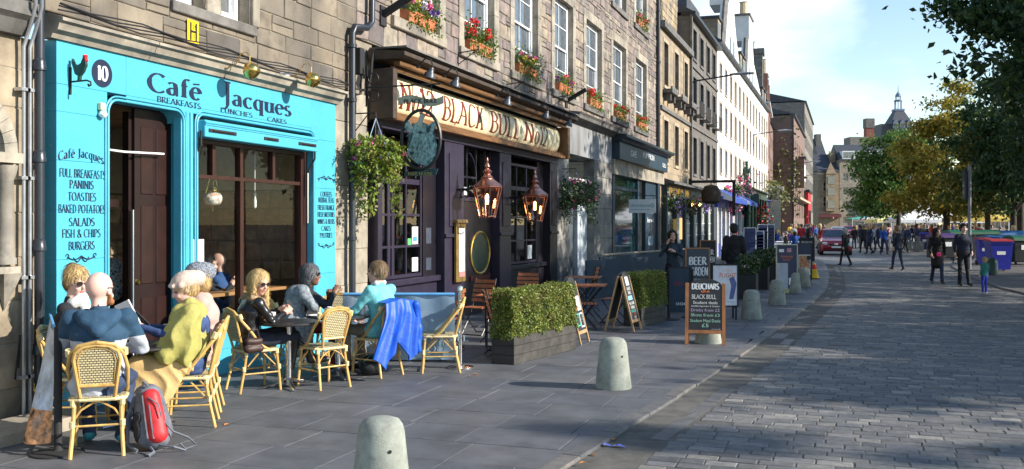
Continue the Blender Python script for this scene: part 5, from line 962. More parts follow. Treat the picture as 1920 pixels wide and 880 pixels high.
q = MB(); q.tube([(-.3, 0, .6), (.9, 0, .55)], .012, 5); q.tube([(-.3, 0, .6), (-.3, 0, .3)], .012, 5); q.tube([(-.3, 0, .9), (.5, 0, .57)], .008, 5); q.tube([(.1, 0, .44), (.1, 0, .58)], .006, 4); q.tube([(.8, 0, .44), (.8, 0, .56)], .006, 4); q.build('bracket', m_sbd, ds)
# upper houses
s1 = tenement('sandstone_house', 'sunlit sandstone house with bracketed sills beyond the long drainpipe', (0, 37.72, 0), RZW, 7.5, 9.6, k_sand, [(4.3, 6.0), (7.4, 9.15)], 3, 1.0, .6, margin=m_tan, frame=m_brownw, det=1, y0=.7, roof=2.5) if False else tenement('sandstone_house', 'sunlit sandstone house with bracketed sills beyond the long drainpipe', (0, 37.72, 0), RZW, 7.5, 9.6, k_sand, [(4.3, 6.0), (7.4, 9.15)], 3, 1.0, .7, margin=m_tan, frame=m_brownw)
q = MB(); q.box((-.0, -.2, 9.6), (7.5, .3, 9.85)); q.box((0, -.08, 6.35), (7.5, .1, 6.5)); q.box((0, -.1, 3.35), (7.5, .1, 3.6)); q.build('cornice', m_dirty, s1)
for i in range(3): q = MB(); x = .7 + i * 2.55; q.box((x - .2, -.4, 7.05), (x + 1.2, 0, 7.2)); q.box((x - .05, -.3, 6.75), (x + .12, 0, 7.05)); q.box((x + .88, -.3, 6.75), (x + 1.05, 0, 7.05)); q.box((x - .2, -.4, 7.2), (x + 1.2, -.34, 7.3)); q.build('bracketed_sill', m_dirty, s1)
q = MB(); q.box((3.6, .6, 9.6), (7.6, 2.2, 13.5)); cs = q.build('chimney_stack', m_sand, s1)
q = MB()
for r_ in range(13):
 for c_ in range(5): q.chip((3.62 + c_ * .8 + (r_ % 2) * .1 - .1 * (c_ > 0), .6, 9.62 + r_ * .3), (1, 0, 0), (0, 0, 1), (0, -1, 0), .76, .28, .03, .01, .01); q.chip((3.6, .62 + c_ * .32, 9.62 + r_ * .3), (0, 1, 0), (0, 0, 1), (-1, 0, 0), .3, .28, .03, .01, .01)
q.build('stack_stones', m_sand, cs, kind='stuff')
s2 = tenement('sooty_tenement', 'dark sooty stone tenement with iron window balconies between sandstone and white houses', (0, 45.25, 0), RZW, 9.95, 11.6, k_dark, [(4.2, 5.95), (7.1, 8.85), (9.75, 11.15)], 4, 1.1, .9, margin=m_dirty, frame=m_sbd, eave=m_black, roof=2.6, gl=m_glass_d)
q = MB(); q.box((0, -.07, 9.25), (9.95, .1, 9.4)); q.box((0, -.07, 6.4), (9.95, .1, 6.55)); q.box((-.1, -.12, 0), (.1, -.02, 11.6)); q.build('string_course', m_dirty, s2)
for i in range(4):
 x = .9 + i * 2.35; q = MB()
 for k in range(7): q.tube([(x - .1 + k * .22, -.38, 7.0), (x - .1 + k * .22, -.38, 7.6)], .015, 4)
 q.box((x - .15, -.4, 7.6), (x + 1.28, -.36, 7.63)); q.box((x - .15, -.4, 6.97), (x + 1.28, .0, 7.0)); q.box((x - .15, -.36, 7.3), (x - .12, 0, 7.33)); q.build('balcony_rail', m_black, s2)
wh = tenement('white_tenement', 'long white harled tenement with two chimney gables and tan window margins', (0, 55.3, 0), RZW, 36.5, 12.1, m_harl, [(2.4, 3.7), (4.75, 6.2), (7.25, 8.8), (9.6, 11.1)], 14, .95, 1.0, margin=m_tan, frame=m_tan, eave=m_slate, roof=2.6, mw=.2)
for y0_, y1_, c0, c1, pt in ((3.6, 12.4, 5.6, 8.0, 0), (17.0, 31.0, 18.3, 21.0, 1)):
 m_ = (c0 + c1) / 2; q = MB(); q.prism([(y0_, 12.1), (y1_, 12.1), (c1 + 1.4, 14.4), (c1 + .4, 15.6), (c0 - .1, 15.6)], 0, -.0 + .5, 1); gb_ = q.build('gable', m_harl, wh); q = MB(); q.tube([(y0_, .2, 12.2), (c0 - .1, .2, 15.7)], .16, 4); q.tube([(c1 + .4, .2, 15.7), (c1 + 1.4, .2, 14.5), (y1_, .2, 12.2)], .12, 4); q.build('coping', m_dirty, gb_)
 q = MB(); q.box((c0, -.02, 15.5), (c1, 1.2, 18.4 if not pt else 17.4)); q.build('chimney', m_harl, wh); q = MB(); zt = 18.4 if not pt else 17.4; q.box((c0 - .1, -.12, zt), (c1 + .1, 1.3, zt + .15)); q.build('chimney_cap', m_dirty, wh);
 if pt: pots(wh, c0 + .6, c0 + 1.7, .5, zt + .15, 1, 1.1, .35)
 for k in range(2): xx = c0 + .3 + k * 1.9; o = MB().box((xx, -.03, 12.3), (xx + .8, .1, 13.6)).build('window', m_tan, wh); MB().box((xx + .1, -.036, 12.4), (xx + .7, -.031, 13.5)).build('pane', m_glass_d, o)
for xx in (1.0, 13.2, 15.2, 31.5, 34): q = MB(); q.box((xx, .1, 12.2), (xx + 1.3, 2, 13.7)); dm = q.build('dormer', k_sand, wh); MB().box((xx + .25, .09, 12.4), (xx + 1.05, .1, 13.5)).build('pane', m_glass_d, dm); q = MB(); q.box((xx - .1, 0, 13.7), (xx + 1.4, 2.1, 13.85)); q.build('dormer_roof', m_slate, dm)
MB().box((-1.5, 1.5, 12.2), (3.5, 2.6, 14.6)).build('chimney', m_slate, wh); pots(wh, -1.2, 3.2, 2, 14.6, 4, .7, .22)
for yy, zz, lb in ((45.3, 8.5, 'street lamp on a long arm fixed to the sooty tenement'), (77, 8.8, 'street lamp on a long arm fixed to the white tenement'), (128, 9.5, 'street lamp on a long arm fixed to the brown brick building'), (150, 9.0, 'small far street lamp on an arm beyond the brown brick building')):
 x0_ = .3 if yy < 100 else .9; t = thing('wall_street_lamp', lb, 'street lamp', (x0_, yy, zz), 0, 'street lamps on wall arms'); q = MB(); q.tube([(-.35, 0, -.1), (0, 0, 0), (1.7, 0, .2)], .04, 6); q.box((-.4, -.04, -.9), (-.3, .04, .5)); q.build('arm', m_pipe, t); q = MB(); q.lathe([(0, 0), (.12, -.04), (.14, .04), (0, .1)], (0, 0, 0), 10, 4.2, 1.0).xf(Matrix.Translation((2.1, 0, .22))).build('lamp_head', M('lamp_grey', (.25, .28, .32), .4), t, smooth=True)
rd = tenement('red_gothic_house', 'narrow dark red stone house with pointed dormers past the white tenement', (-.1, 92, 0), R(93), 13, 13.0, k_redst, [(5.4, 7.2), (8.2, 10.0), (10.8, 12.4)], 6, .9, .8, frame=m_brownw, roof=3.2, eave=m_wht)
for k in range(3): q = MB(); x = 1.5 + k * 4.2; q.prism([(x, 13), (x + 2.2, 13), (x + 1.1, 16.2)], 0, 3, 1); q.build('pointed_dormer', k_redst, rd)
q = MB(); q.box((-.2, .4, 13), (1.4, 2.0, 17.6)); q.box((-.35, .25, 17.6), (1.55, 2.15, 18.1)); q.build('chimney', m_dirty, rd); pots(rd, .0, 1.2, 1.2, 18.1, 2, .7, .3, m_wht)
q = MB(); q.box((0, -1.2, 0), (13, 0, 5.0)); q.box((-.1, -1.45, 5.0), (13.1, .1, 5.3)); q.build('shop_projection', M('stone_cream', (.5, .46, .38), .7, var=.15), rd)
q = MB()
for k in range(5): q.box((.4 + k * 2.5, -1.24, .2), (1.9 + k * 2.5, -1.2, 4.2))
q.build('shop_glazing', m_glass_d, rd, kind='stuff')
cr_ = tenement('gap_house', 'low dim brick house set back between red stone and brown brick buildings', (-1.2, 105, 0), R(92), 20, 13.5, k_brown, [(5, 6.6), (8, 9.6), (10.8, 12.2)], 6, .9, 1.0, roof=2)
br = tenement('brown_brick_building', 'tall brown brick building with a blank gable and white windows', (.5, 125, 0), RZW, 34, 15.4, k_brown, [(2.6, 4.4), (5.5, 7.2), (8.3, 10), (11.2, 12.8)], 7, 1.5, 1.5, det=2, depth=16, eave=m_slate, roof=2.6)
q = MB(); q.box((.2, 4, 15.4), (14, 12, 18.2)); q.add([(0, 3.8, 18.2), (14.2, 3.8, 18.2), (14.2, 12.2, 18.2), (0, 12.2, 18.2), (0, 8, 19.8), (14.2, 8, 19.8)], [(0, 1, 5, 4), (2, 3, 4, 5), (0, 4, 3), (1, 2, 5)]); q.build('upper_storey', k_brown, br)
q = MB(); q.box((1, 3.2, 18.2), (2.6, 10.5, 20.6)); q.box((.9, 3.1, 20.6), (2.7, 10.6, 20.9)); q.build('chimney', k_grey, br);
for i in range(7): MB().lathe([(.28, 0), (.24, 1.9), (.3, 2), (0, 2)], (1.8, 3.6 + i * 1.05, 20.9), 8).build('chimney_pot', m_wht if i % 2 else m_pot, br)
q = MB(); q.box((6, -1.1, 6.6), (9.5, 0, 10.4)); ob = q.build('oriel', k_brown, br); MB().box((6.3, -1.13, 7.4), (9.2, -1.1, 9.6)).build('oriel_window', m_wht, ob); MB().box((5.8, -1.3, 10.4), (9.7, 0, 10.6)).build('oriel_roof', m_slate, ob)
q = MB(); q.box((-.12, -.1, 0), (0, .1, 15.4)); q.box((-.12, 4.5, 0), (0, 4.8, 15.4)); q.build('downpipe', m_pipe, br); q = MB(); q.box((-.15, -.9, 4.9), (34, -.001, 5.2)); q.build('canopy_band', m_tan, br)
gy = tenement('tall_grey_tenement', 'tall grey stone tenement with a dark gutter beyond the brown brick building', (.5, 159.5, 0), RZW, 38, 21.2, k_grey, [(4, 6), (7.5, 9.4), (10.9, 12.8), (14.2, 16.1), (17.4, 19.4)], 8, 1.3, 1.6, depth=14, eave=m_black, roof=2, frame=m_glass_d, margin=m_dirty)
rs = thing('red_shop', 'bright red painted shop front with a striped awning at the far left', 'shopfront', (.6, 158, 0), RZW); q = MB(); q.box((0, -.5, 0), (12, -.05, 6.8)); q.build('shop_box', M('red_paint', (.45, .012, .02), .45, var=.1), rs); q = MB(); q.box((1, -.54, 1), (5, -.5, 4)); q.box((6, -.54, 1), (11, -.5, 4)); q.build('shop_glass', m_glass_d, rs); q = MB(); q.box((-.1, -.7, 6.8), (12.1, -.05, 7.2)); q.build('cornice', m_black, rs)
aw = thing('awning', 'faded red awning sloping out beside the red shop', 'awning', (.6, 172, 0), RZW); q = MB(); q.add([(0, -1, 4.6), (12, -1, 4.6), (12, -4, 3.0), (0, -4, 3.0), (0, -4, 2.7), (12, -4, 2.7)], [(0, 1, 2, 3), (3, 2, 5, 4)]); q.build('canvas', M('faded_red', (.35, .12, .1), .8, var=.2), aw)
# shop fronts below the upper houses
def shop(name, label, y0, y1, h, main, trim, n, x=.12, glass=m_glass_d, fascia=None, fh=.5, stripes=False, stall=.7, cor=True):
 t = thing(name, label, 'shopfront', (0, y0, 0)); L = y1 - y0; q = MB(); q.box((.0, 0, h - fh), (x + .12, L, h)); q.build('fascia', fascia or main, t)
 if cor: q = MB(); q.prism([(0, h), (x + .4, h), (x + .4, h + .08), (0, h + .25)], 0, L, 1); q.build('cornice', trim if trim != m_wht else main, t)
 st = L / n
 for i in range(n + 1): q = MB(); a = max(0, i * st - .14); q.box((0, a, 0), (x + .1, min(L, a + .28), h - fh)); q.build('pilaster', trim if stripes else main, t)
 for i in range(n):
  q = MB(); a, b = i * st + .15, (i + 1) * st - .15; q.box((0, a, 0), (x, b, stall)); q.build('stall_riser', main, t)
  MB().box((.03, a, stall), (.04, b, h - fh)).build('pane', glass, t)
  if stripes:
   q = MB()
   for k in range(1, 4): yy = a + (b - a) * k / 4; q.box((.04, yy - .05, stall), (x, yy + .05, h - fh))
   q.build('mullions', trim if i % 2 == 0 else main, t)
 return t
m_bee = M('inn_green_black', (.02, .035, .04), .4, var=.1); m_palec = M('net_curtain', (.35, .38, .38), .5, var=.15, scale=6)
be = shop('inn_frontage', 'black inn front with gold lettering and flower boxes beneath the sandstone house', 37.95, 52.2, 3.4, m_bee, m_dirty, 6, glass=m_palec, fascia=m_bee, fh=.5)
lettering('BEEHIVE', (.25, .3, 2.98), U, Vv, .34, m_gold, be, 3.6, n=(1, 0, 0), world=False, thick=.22, thin=.1); lettering('INN', (.25, 4.3, 2.98), U, Vv, .34, m_gold, be, 1.2, n=(1, 0, 0), world=False, thick=.22, thin=.1); lettering('LODGINGS', (.25, 9.3, 2.98), U, Vv, .34, m_gold, be, 3.2, n=(1, 0, 0), world=False, thick=.22, thin=.1)
q = MB(); q.box((.2, 1.4, 1.5), (.24, 2.1, 2.0)); tag(q.build('yellow_notice', M('notice_yellow', (.45, .28, .02), .5), be))
q = MB()
for i in range(6):
 a = i * 2.375 + .15
 for k in range(1, 3): q.box((.04, a + .7 * k, .7), (.07, a + .7 * k + .04, 2.9))
 for k in range(1, 4): q.box((.04, a, .7 + .55 * k), (.07, a + 2.07, .73 + .55 * k))
q.build('glazing_bars', m_wht, be, kind='stuff')
blu = m_blu = M('royal_blue', (.02, .035, .3), .4, var=.1); m_dg = M('bottle_green_paint', (.008, .045, .03), .4, var=.15)
sb = shop('blue_striped_shop', 'royal blue shop front with white striped posts and small blue awning', 53.0, 60.5, 3.2, m_blu, m_wht, 4, stripes=True, x=.2); shop('second_blue_shop', 'royal blue and white shop front next to the green pub', 61.0, 67.5, 3.3, m_blu, m_wht, 3, stripes=True, x=.2)
for y0_, y1_, lb in ((53.2, 60, 'blue awning with white scalloped end over the striped shop'), (61.5, 67, 'blue awning beneath the palms, left of the green statue')):
 t = thing('shop_awning', lb, 'awning', (.2, y0_, 3.3), 0, 'blue awnings'); q = MB(); L = y1_ - y0_; q.add([(0, 0, .45), (0, L, .45), (1.0, L, -.1), (1.0, 0, -.1), (1.0, 0, -.35), (1.0, L, -.35)], [(0, 1, 2, 3), (3, 2, 5, 4)]); q.build('canvas', M('awning_blue', (.02, .06, .32), .6, var=.1), t); q = MB(); q.add([(0, -.01, .45), (1.0, -.01, -.1), (1.0, -.01, -.3), (0, -.01, -.05)], [(0, 1, 2, 3)]); q.build('awning_end', m_wht, t)
gp = shop('green_pub_front', 'bottle green pub front with carved cornice behind the blue chairs', 68, 82.5, 4.2, m_dg, m_dg, 6, x=.5); shop('small_blue_shop', 'narrow blue shop with a painted sign before the cream shop', 83, 91.5, 3.8, m_blu, m_wht, 3, stripes=True)
gst = thing('green_statue_lantern', 'tall ornate green column carrying a carved figure over the green pub door', 'column', (.5, 66.8, 0)); gst.scale = (.7,) * 3
q = MB(); q.lathe([(.45, 0), (.45, .9), (.3, 1.0), (.26, 3.4), (.42, 3.6), (.42, 3.8), (.24, 4.0), (.22, 4.9), (.5, 5.1), (.55, 5.3), (.4, 5.5)], n=12); q.build('column', m_dg, gst, smooth=True)
q = MB(); q.box((-.45, -.45, 5.5), (.45, .45, 6.3)); q.box((.5, -.2, 4.6), (1.2, .2, 5.4)); q.box((.3, -.06, 5.3), (1.1, .06, 5.5)); q.build('lantern_box', m_dg, gst)
sdf_obj('figure', [cap((0, 0, 6.3), (0, 0, 7.2), .28, .22, k=.05), cap((0, 0, 7.2), (0, 0, 7.9), .24, .26, k=.05), ell((0, 0, 8.35), (.16, .18, .22)), cap((-.28, 0, 7.9), (-.3, -.2, 7.3), .1, .08), cap((.28, 0, 7.9), (.35, -.25, 7.5), .1, .08), cap((0, 0, 8), (0, 0, 8.3), .1, .1), ell((0, 0, 8.58), (.2, .2, .08))], .06, m_dg, gst)
# plants and hanging sign over the inn
m_palm = M('palm_green', cols=[(.08, .16, .05), (.12, .22, .07), (.05, .11, .03)], rough=.5, var=.1)
def spiky(loc, r, n, label, nm='palm_plant'):
 t = thing(nm, label, 'plant', loc); q = MB()
 for i in range(n):
  th = random.uniform(0, 6.28); el = random.uniform(.1, 1.4); u_ = Vector((math.cos(th), math.sin(th), 0)); s_ = Vector((-u_.y, u_.x, 0)); P = []; L = r * random.uniform(.7, 1.1)
  for k in range(5): f_ = k / 4; P.append(u_ * (L * f_ * math.cos(el)) + Vector((0, 0, L * f_ * math.sin(el) - L * .45 * f_ ** 2.5)))
  wd = [.03, .055, .05, .035, .004]; vs = []
  for p, w_ in zip(P, wd): vs += [p - s_ * w_, p + s_ * w_]
  q.add(vs, [(2 * k, 2 * k + 1, 2 * k + 3, 2 * k + 2) for k in range(4)])
 q.build('fronds', m_palm, t, kind='stuff'); MB().lathe([(.2, -.5), (.28, -.05), (.0, -.05)], n=12).build('pot', m_terra, t); return t
for px, py, z_, r, lb in ((1357, 360, 57, 1.7, 'big spiky palm plant standing over the blue awning'), (1378, 345, 62, 1.3, 'smaller spiky plant left of the green figure')): spiky(at(px, py + 18, z_), r, 110, lb)
def planter(px, py, z, L, colr, label, n=500):
 t = thing('flower_trough', label, 'planter', at(px, py, z)); MB().bbox((-.18, -L / 2, 0), (.18, L / 2, .28), .01).build('trough', m_blk2, t); P = np.stack([RNG.normal(.05, .2, n), RNG.uniform(-L / 2 - .1, L / 2 + .1, n), .3 + RNG.normal(.02, .2, n)], 1); leafmesh('foliage', P, .14, m_leafd, t)
 for c, k in colr: Q = np.stack([RNG.normal(.12, .2, k * 6), RNG.uniform(-L / 2, L / 2, k * 6), .35 + RNG.normal(.0, .2, k * 6)], 1); leafmesh('blossoms', Q, .12, c, t, asp=.9)
for px, py, z_, L, c, lb in ((1246, 398, 38.9, 1.6, [(m_vio, 6)], 'flower trough with green leaves at the near end of the inn front'), (1262, 402, 40.5, 1.4, [(m_vio, 20)], 'flower trough with violet blooms on the inn front'), (1290, 405, 44.5, 2.4, [(m_yfl, 8), (m_red, 8)], 'orange and red flower trough under the inn sign'), (1312, 404, 49, 1.8, [(m_vio, 20)], 'purple flower trough at the far end of the inn front')): planter(px, py - 5, z_, L, c, lb)
t = thing('flower_ball', 'pink hanging flowers below the palm over the blue shop', 'hanging basket', at(1361, 375, 58)); leafmesh('blossoms', RNG.normal(size=(500, 3)) * np.array([.35, .4, .55]), .18, m_pink, t, asp=.9); leafmesh('foliage', RNG.normal(size=(200, 3)) * .4, .2, m_leafd, t)
for px, py, z_, lb in ((1385, 352, 64, 'pink and green hanging flowers next to the green figure'), (1412, 402, 72, 'red and yellow hanging basket in front of the green pub'), (1426, 408, 77, 'red trailing hanging basket at the far end of the green pub')):
 t = thing('flower_basket', lb, 'hanging basket', at(px, py, z_)); leafmesh('foliage', RNG.normal(size=(350, 3)) * .45, .2, m_leafd, t); leafmesh('blossoms', RNG.normal(size=(160, 3)) * .5, .18, m_red if py > 380 else m_pink, t, asp=.9)
t = thing('roof_plants', 'green and ochre plants on the flat roof by the white tenement', 'plant', at(1452, 363, 92)); leafmesh('foliage', RNG.normal(size=(900, 3)) * np.array([.6, 4.5, .6]), .35, M('leaf_olive', cols=[(.08, .1, .02), (.16, .15, .03), (.05, .08, .02)], rough=.6), t)
t = thing('ivy_bush', 'ivy hanging on the brown brick gable', 'plant', at(1468, 335, 121)); leafmesh('foliage', RNG.normal(size=(900, 3)) * np.array([1.0, .5, 2.6]), .5, MC['leaf_olive'], t)
gi = thing('inn_gallows_sign', 'black timber gallows with a round beehive sign above the inn', 'sign', at(1296, 405, 44)); q = MB(); q.box((-.1, -.08, 0), (.02, .08, 1.7)); q.box((.02, -.08, 1.5), (2.0, .08, 1.62)); q.box((1.85, -.07, 0), (1.98, .07, 1.5)); q.build('frame', m_blk2, gi); MB().lathe([(.28, -.4), (.42, -.3), (.45, .1), (.3, .4), (.0, .48)], (.9, 0, .95), 14).build('hive', M('hive_brown', (.05, .035, .025), .8, var=.3), gi, smooth=True); MB().tube([(.9, 0, 1.4), (.9, 0, 1.52)], .02, 4).build('hook', m_black, gi)
for k, px in enumerate((1297, 1312)): q = MB(); q.lathe([(0, -.08), (.09, 0), (0, .1)], at(px, 384, 44 + k * 2), 8); tag(q.build('inn_light', M('warm_bulb', (1, .55, .2), .5, var=0, emit=5)), 'small glowing warm light under the inn sign, ' + ('nearer' if k == 0 else 'farther') + ' of two', 'lamp', 'inn lights')
q = MB(); q.box((0, -.1, -.45), (.08, .1, .45)); o = q.build('inn_lantern', M('warm_tube', (1, .6, .25), .5, var=0, emit=.7)); o.location = (.3, 40.6, 1.6); tag(o, 'tall glowing strip lamp on the inn front behind the phoning woman', 'lamp')
# ---------------------------------------------------------------- houses across the far end
def endhouse(name, label, pxa, pxb, pytop, z, mat, rows, n, ww, roofh=3, **k):
 a, b = at(pxa, 420, z), at(pxb, 420, z); L = (b - a).length; H = CH + (HZ - pytop) / F * z; a.z = -.05
 return tenement(name, label, a, PSI, L, H, mat, rows, n, ww, roof=roofh, eave=m_slate, det=2, **k)
k_gold = blockmat('golden_blocks', (.36, .26, .15), (.24, .18, .12), (.12, .1, .08), .8, .35)
e1 = endhouse('golden_stone_house', 'ornate golden stone house across the end of the street', 1534, 1573, 322, 205, k_gold, [(5.5, 7.6), (8.8, 10.8)], 2, 1.2, 4, y0=1.0)
q = MB(); q.box((1.5, -.7, 4.6), (3.6, -.01, 12.5)); q.add([(1.4, -.8, 12.5), (3.7, -.8, 12.5), (3.7, .2, 12.5), (1.4, .2, 12.5), (2.55, -.3, 15)], [(0, 1, 4), (1, 2, 4), (2, 3, 4), (3, 0, 4)]); q.box((0, -.3, 4.0), (4.6, 0, 4.5)); bay_ = q.build('bay', k_gold, e1); q = MB()
for zz in (5.2, 7.9, 10.3): q.box((1.8, -.75, zz), (3.3, -.7, zz + 1.6))
q.build('bay_window', m_glass_b, bay_); q = MB(); q.box((-.2, -.9, 3.2), (4.7, -.1, 3.9)); q.build('shop_fascia', M('maroon', (.12, .02, .025), .5), e1)
q = MB(); q.box((3.2, 2, 13), (4.4, 4, 17)); q.build('chimney', k_gold, e1); pots(e1, 3.2, 4.4, 3, 17, 3, .6, .2)
e2 = endhouse('long_grey_house', 'long grey-pink stone house with white windows across the end of the street', 1574, 1664, 300, 205, k_pale, [(1.9, 3.4), (5, 6.7), (8, 9.7), (11, 12.7)], 6, 1.1, 3.6, y0=.8)
for k in range(3): q = MB(); q.box((.6 + k * 3.5, -.2, 15.7), (3.3 + k * 3.5, 2, 17.4)); dm = q.build('dormer', m_wht, e2); q = MB(); q.box((.8 + k * 3.5, -.23, 15.9), (1.9 + k * 3.5, -.2, 17.2)); q.box((2.0 + k * 3.5, -.23, 15.9), (3.1 + k * 3.5, -.2, 17.2)); q.build('pane', m_glass_b, dm)
e3 = endhouse('pale_house_behind_trees', 'pale stone house behind the trees at the street end', 1665, 1760, 345, 203, k_pale, [(1.9, 3.4), (5, 6.7)], 7, 1.1, 3.0)
e5 = endhouse('white_framed_shops', 'pale building with many white framed windows behind the right hand trees', 1830, 2010, 330, 120, k_pale, [(1.3, 3.0), (4.2, 6.0)], 9, 1.0, 2.0)
e6 = endhouse('cream_gable_house', 'cream house with a stepped gable and chimney above the street end', 1533, 1549, 292, 235, M('cream_harl', (.5, .4, .26), .9, var=.1), [(14, 15.5)], 1, 1.2, 4.5); MB().box((.3, 2, 18), (1.5, 4, 24)).build('chimney', m_dirty, e6)
e7 = endhouse('high_brown_building', 'brown stone building with a flat roof above the grey house', 1584, 1645, 284, 250, k_gold, [(15, 17)], 5, 1.2, 1.0); q = MB(); q.box((1.8, 1, 20.6), (6.8, 6, 24.6)); q.build('glass_attic', k_grey, e7)
rc = thing('brick_chimney', 'tall red brick chimney above the far rooftops', 'chimney', at(1629, 420, 256), PSI); q = MB(); q.box((-1.0, -1, 0), (1.0, 1, 25.5)); q.build('shaft', M('chimney_brick', (.22, .07, .05), .8, var=.15), rc); q = MB(); q.box((-1.15, -1.15, 25.5), (1.15, 1.15, 28)); q.build('cap', m_dirty, rc)
tw = thing('domed_tower', 'blue-grey tower with a steep roof and open lantern beyond the trees', 'tower', at(1684, 420, 300), PSI); m_twr = M('tower_stone', (.14, .17, .22), .8, var=.15)
q = MB(); q.box((-3, -3, 0), (3, 3, 31)); q.build('shaft', m_twr, tw); q = MB(); q.box((-6.2, -2.5, 0), (-3, 4, 31)); q.build('side_wing', m_slate, tw)
q = MB(); q.add([(-3.4, -3.4, 30.8), (3.4, -3.4, 30.8), (3.4, 3.4, 30.8), (-3.4, 3.4, 30.8), (-1.3, -1.3, 35.2), (1.3, -1.3, 35.2), (1.3, 1.3, 35.2), (-1.3, 1.3, 35.2)], [(0, 1, 5, 4), (1, 2, 6, 5), (2, 3, 7, 6), (3, 0, 4, 7), (4, 5, 6, 7)]); q.build('roof', m_slate, tw)
for k in range(3): q = MB(); x = -2.1 + k * 2.1; q.prism([(x - .8, 29.5), (x + .8, 29.5), (x + .8, 31.2), (x, 32.4), (x - .8, 31.2)], -3.5, -2.9, 1); o = q.build('gablet', m_twr, tw); MB().box((x - .4, -3.53, 28.5), (x + .4, -3.5, 31)).build('window', m_glass_d, o)
q = MB(); q.box((-1.5, -1.5, 35.2), (1.5, 1.5, 35.8))
for k in range(8): a_ = R(45 * k + 22); q.tube([(1.0 * math.cos(a_), 1.0 * math.sin(a_), 35.8), (1.0 * math.cos(a_), 1.0 * math.sin(a_), 38.3)], .13, 5)
q.lathe([(1.25, 38.3), (1.25, 38.6), (.9, 38.7)], n=12)
for k in range(8): a_ = R(45 * k + 22); q.tube([(.7 * math.cos(a_), .7 * math.sin(a_), 38.7), (.75 * math.cos(a_), .75 * math.sin(a_), 39.8)], .1, 5)
q.lathe([(.9, 39.8), (.8, 40.4), (.3, 41), (.12, 41.4), (.05, 43.4), (0, 43.5)], n=12); q.build('lantern', M('lantern_blue', (.14, .2, .3), .6), tw)
# ---------------------------------------------------------------- trees
def tree(label, base, th, crown, nl, ls, mat, tr=.25, cl=60, bark=None, sig=.55, lean=(0, 0), nlimb=9):
 t = thing('tree', label, 'tree', base); m_bark = bark or M('bark', (.045, .035, .028), .9, var=.3, scale=8, bump=.5)
 C = []
 for (c, r) in crown:
  n = max(4, int(cl * (r[0] * r[1] * r[2]) ** .5 / sum((k[1][0] * k[1][1] * k[1][2]) ** .5 for k in crown)))
  p = RNG.normal(size=(n, 3)); p /= np.linalg.norm(p, axis=1)[:, None]; p *= RNG.uniform(.35, 1.0, n)[:, None] ** .6; C.append(p * np.array(r) + np.array(c))
 C = np.concatenate(C); w_ = RNG.uniform(.4, 1.6, len(C)); pick = RNG.choice(len(C), nl, p=w_ / w_.sum()); g = RNG.normal(size=(nl, 3)); P = C[pick] + g * sig * RNG.uniform(.6, 1.1, nl)[:, None] * np.array([1, 1, .6])
 leafmesh('crown', P, ls, mat, t, droop=.2)
 q = MB(); top = Vector((lean[0], lean[1], th)); q.tube([(0, 0, -.1), (0, 0, .3), top * .5, top, top + Vector((0, 0, (crown[0][0][2] + crown[0][1][2] * .5 - th) * .8))], [tr * 1.35, tr * 1.05, tr * .9, tr * .75, tr * .2], 9); q.build('trunk', m_bark, t, smooth=True)
 idx = RNG.choice(len(C), min(nlimb, len(C)), replace=False)
 for i in idx: c = Vector(C[i]); s_ = top * random.uniform(.8, 1.0) + Vector((0, 0, random.uniform(0, 1.0))); m_ = s_.lerp(c, .5) + Vector((0, 0, .4)); q = MB(); q.tube([s_, m_, c], [tr * .38, tr * .22, tr * .06], 6); q.build('limb', m_bark, t, smooth=True)
 return t
l_aut = M('leaf_autumn', cols=[(.32, .25, .03), (.22, .2, .03), (.36, .24, .03), (.15, .18, .025), (.4, .34, .05)], rough=.6, var=.1)
l_grn = M('leaf_midgreen', cols=[(.04, .12, .025), (.07, .17, .03), (.13, .22, .04), (.06, .1, .02)], rough=.55, var=.1); l_dk = M('leaf_deep', cols=[(.018, .05, .016), (.03, .075, .02), (.06, .11, .02), (.02, .055, .025)], rough=.5, var=.1)
l_mix = M('leaf_mixed', cols=[(.04, .09, .02), (.08, .14, .025), (.24, .19, .025), (.06, .1, .02)], rough=.55, var=.1)
for m_ in (l_aut, l_grn, l_dk, l_mix): thru(m_, .4)
def tg(px, py, z): p = at(px, py, z); p.z = 0; return p
tree('round green tree standing left of the golden autumn tree', tg(1685, 430, 84), 2.4, [((0, 0, 6.4), (3.7, 3.7, 3.4)), ((-1.9, 0, 4.4), (2.3, 2.3, 1.9)), ((1.5, 0, 7.8), (2.4, 2.4, 2.2))], 15000, .34, l_grn, .25, 110, sig=.6)
tree('tall golden brown autumn tree in the middle of the market', tg(1775, 430, 70), 2.4, [((0, 0, 6.4), (3.4, 3.4, 4.0)), ((-1.7, 0, 4.0), (2.4, 2.4, 1.9)), ((1.6, 0, 4.2), (2.4, 2.4, 1.9)), ((.4, 0, 9.9), (2.0, 1.9, 2.2))], 17000, .3, l_aut, .3, 120, sig=.5)
tree('orange tinged tree between the autumn tree and the dark trees', tg(1852, 430, 62), 2.4, [((0, 0, 4.9), (3.0, 3.0, 2.6)), ((1.8, 0, 6.2), (2.4, 2.4, 2.2))], 11000, .3, l_mix, .22, 80, sig=.5)
tree('dark tree with slim trunk behind the wheelie bins', tg(1900, 430, 58), 2.6, [((.2, 0, 5.6), (2.7, 3.0, 3.0)), ((2.4, 0, 7.4), (2.3, 3, 2.6))], 13000, .28, l_dk, .22, 110, sig=.5)
tree('dark green tree crown filling the right edge of the picture', tg(1975, 430, 40), 3.8, [((.2, 0, 7.0), (2.2, 3.4, 3.2)), ((.5, 0, 9.8), (2.5, 3, 2.4)), ((-.4, 0, 4.9), (1.4, 2, 1.2))], 15000, .2, l_dk, .24, 120, sig=.42)
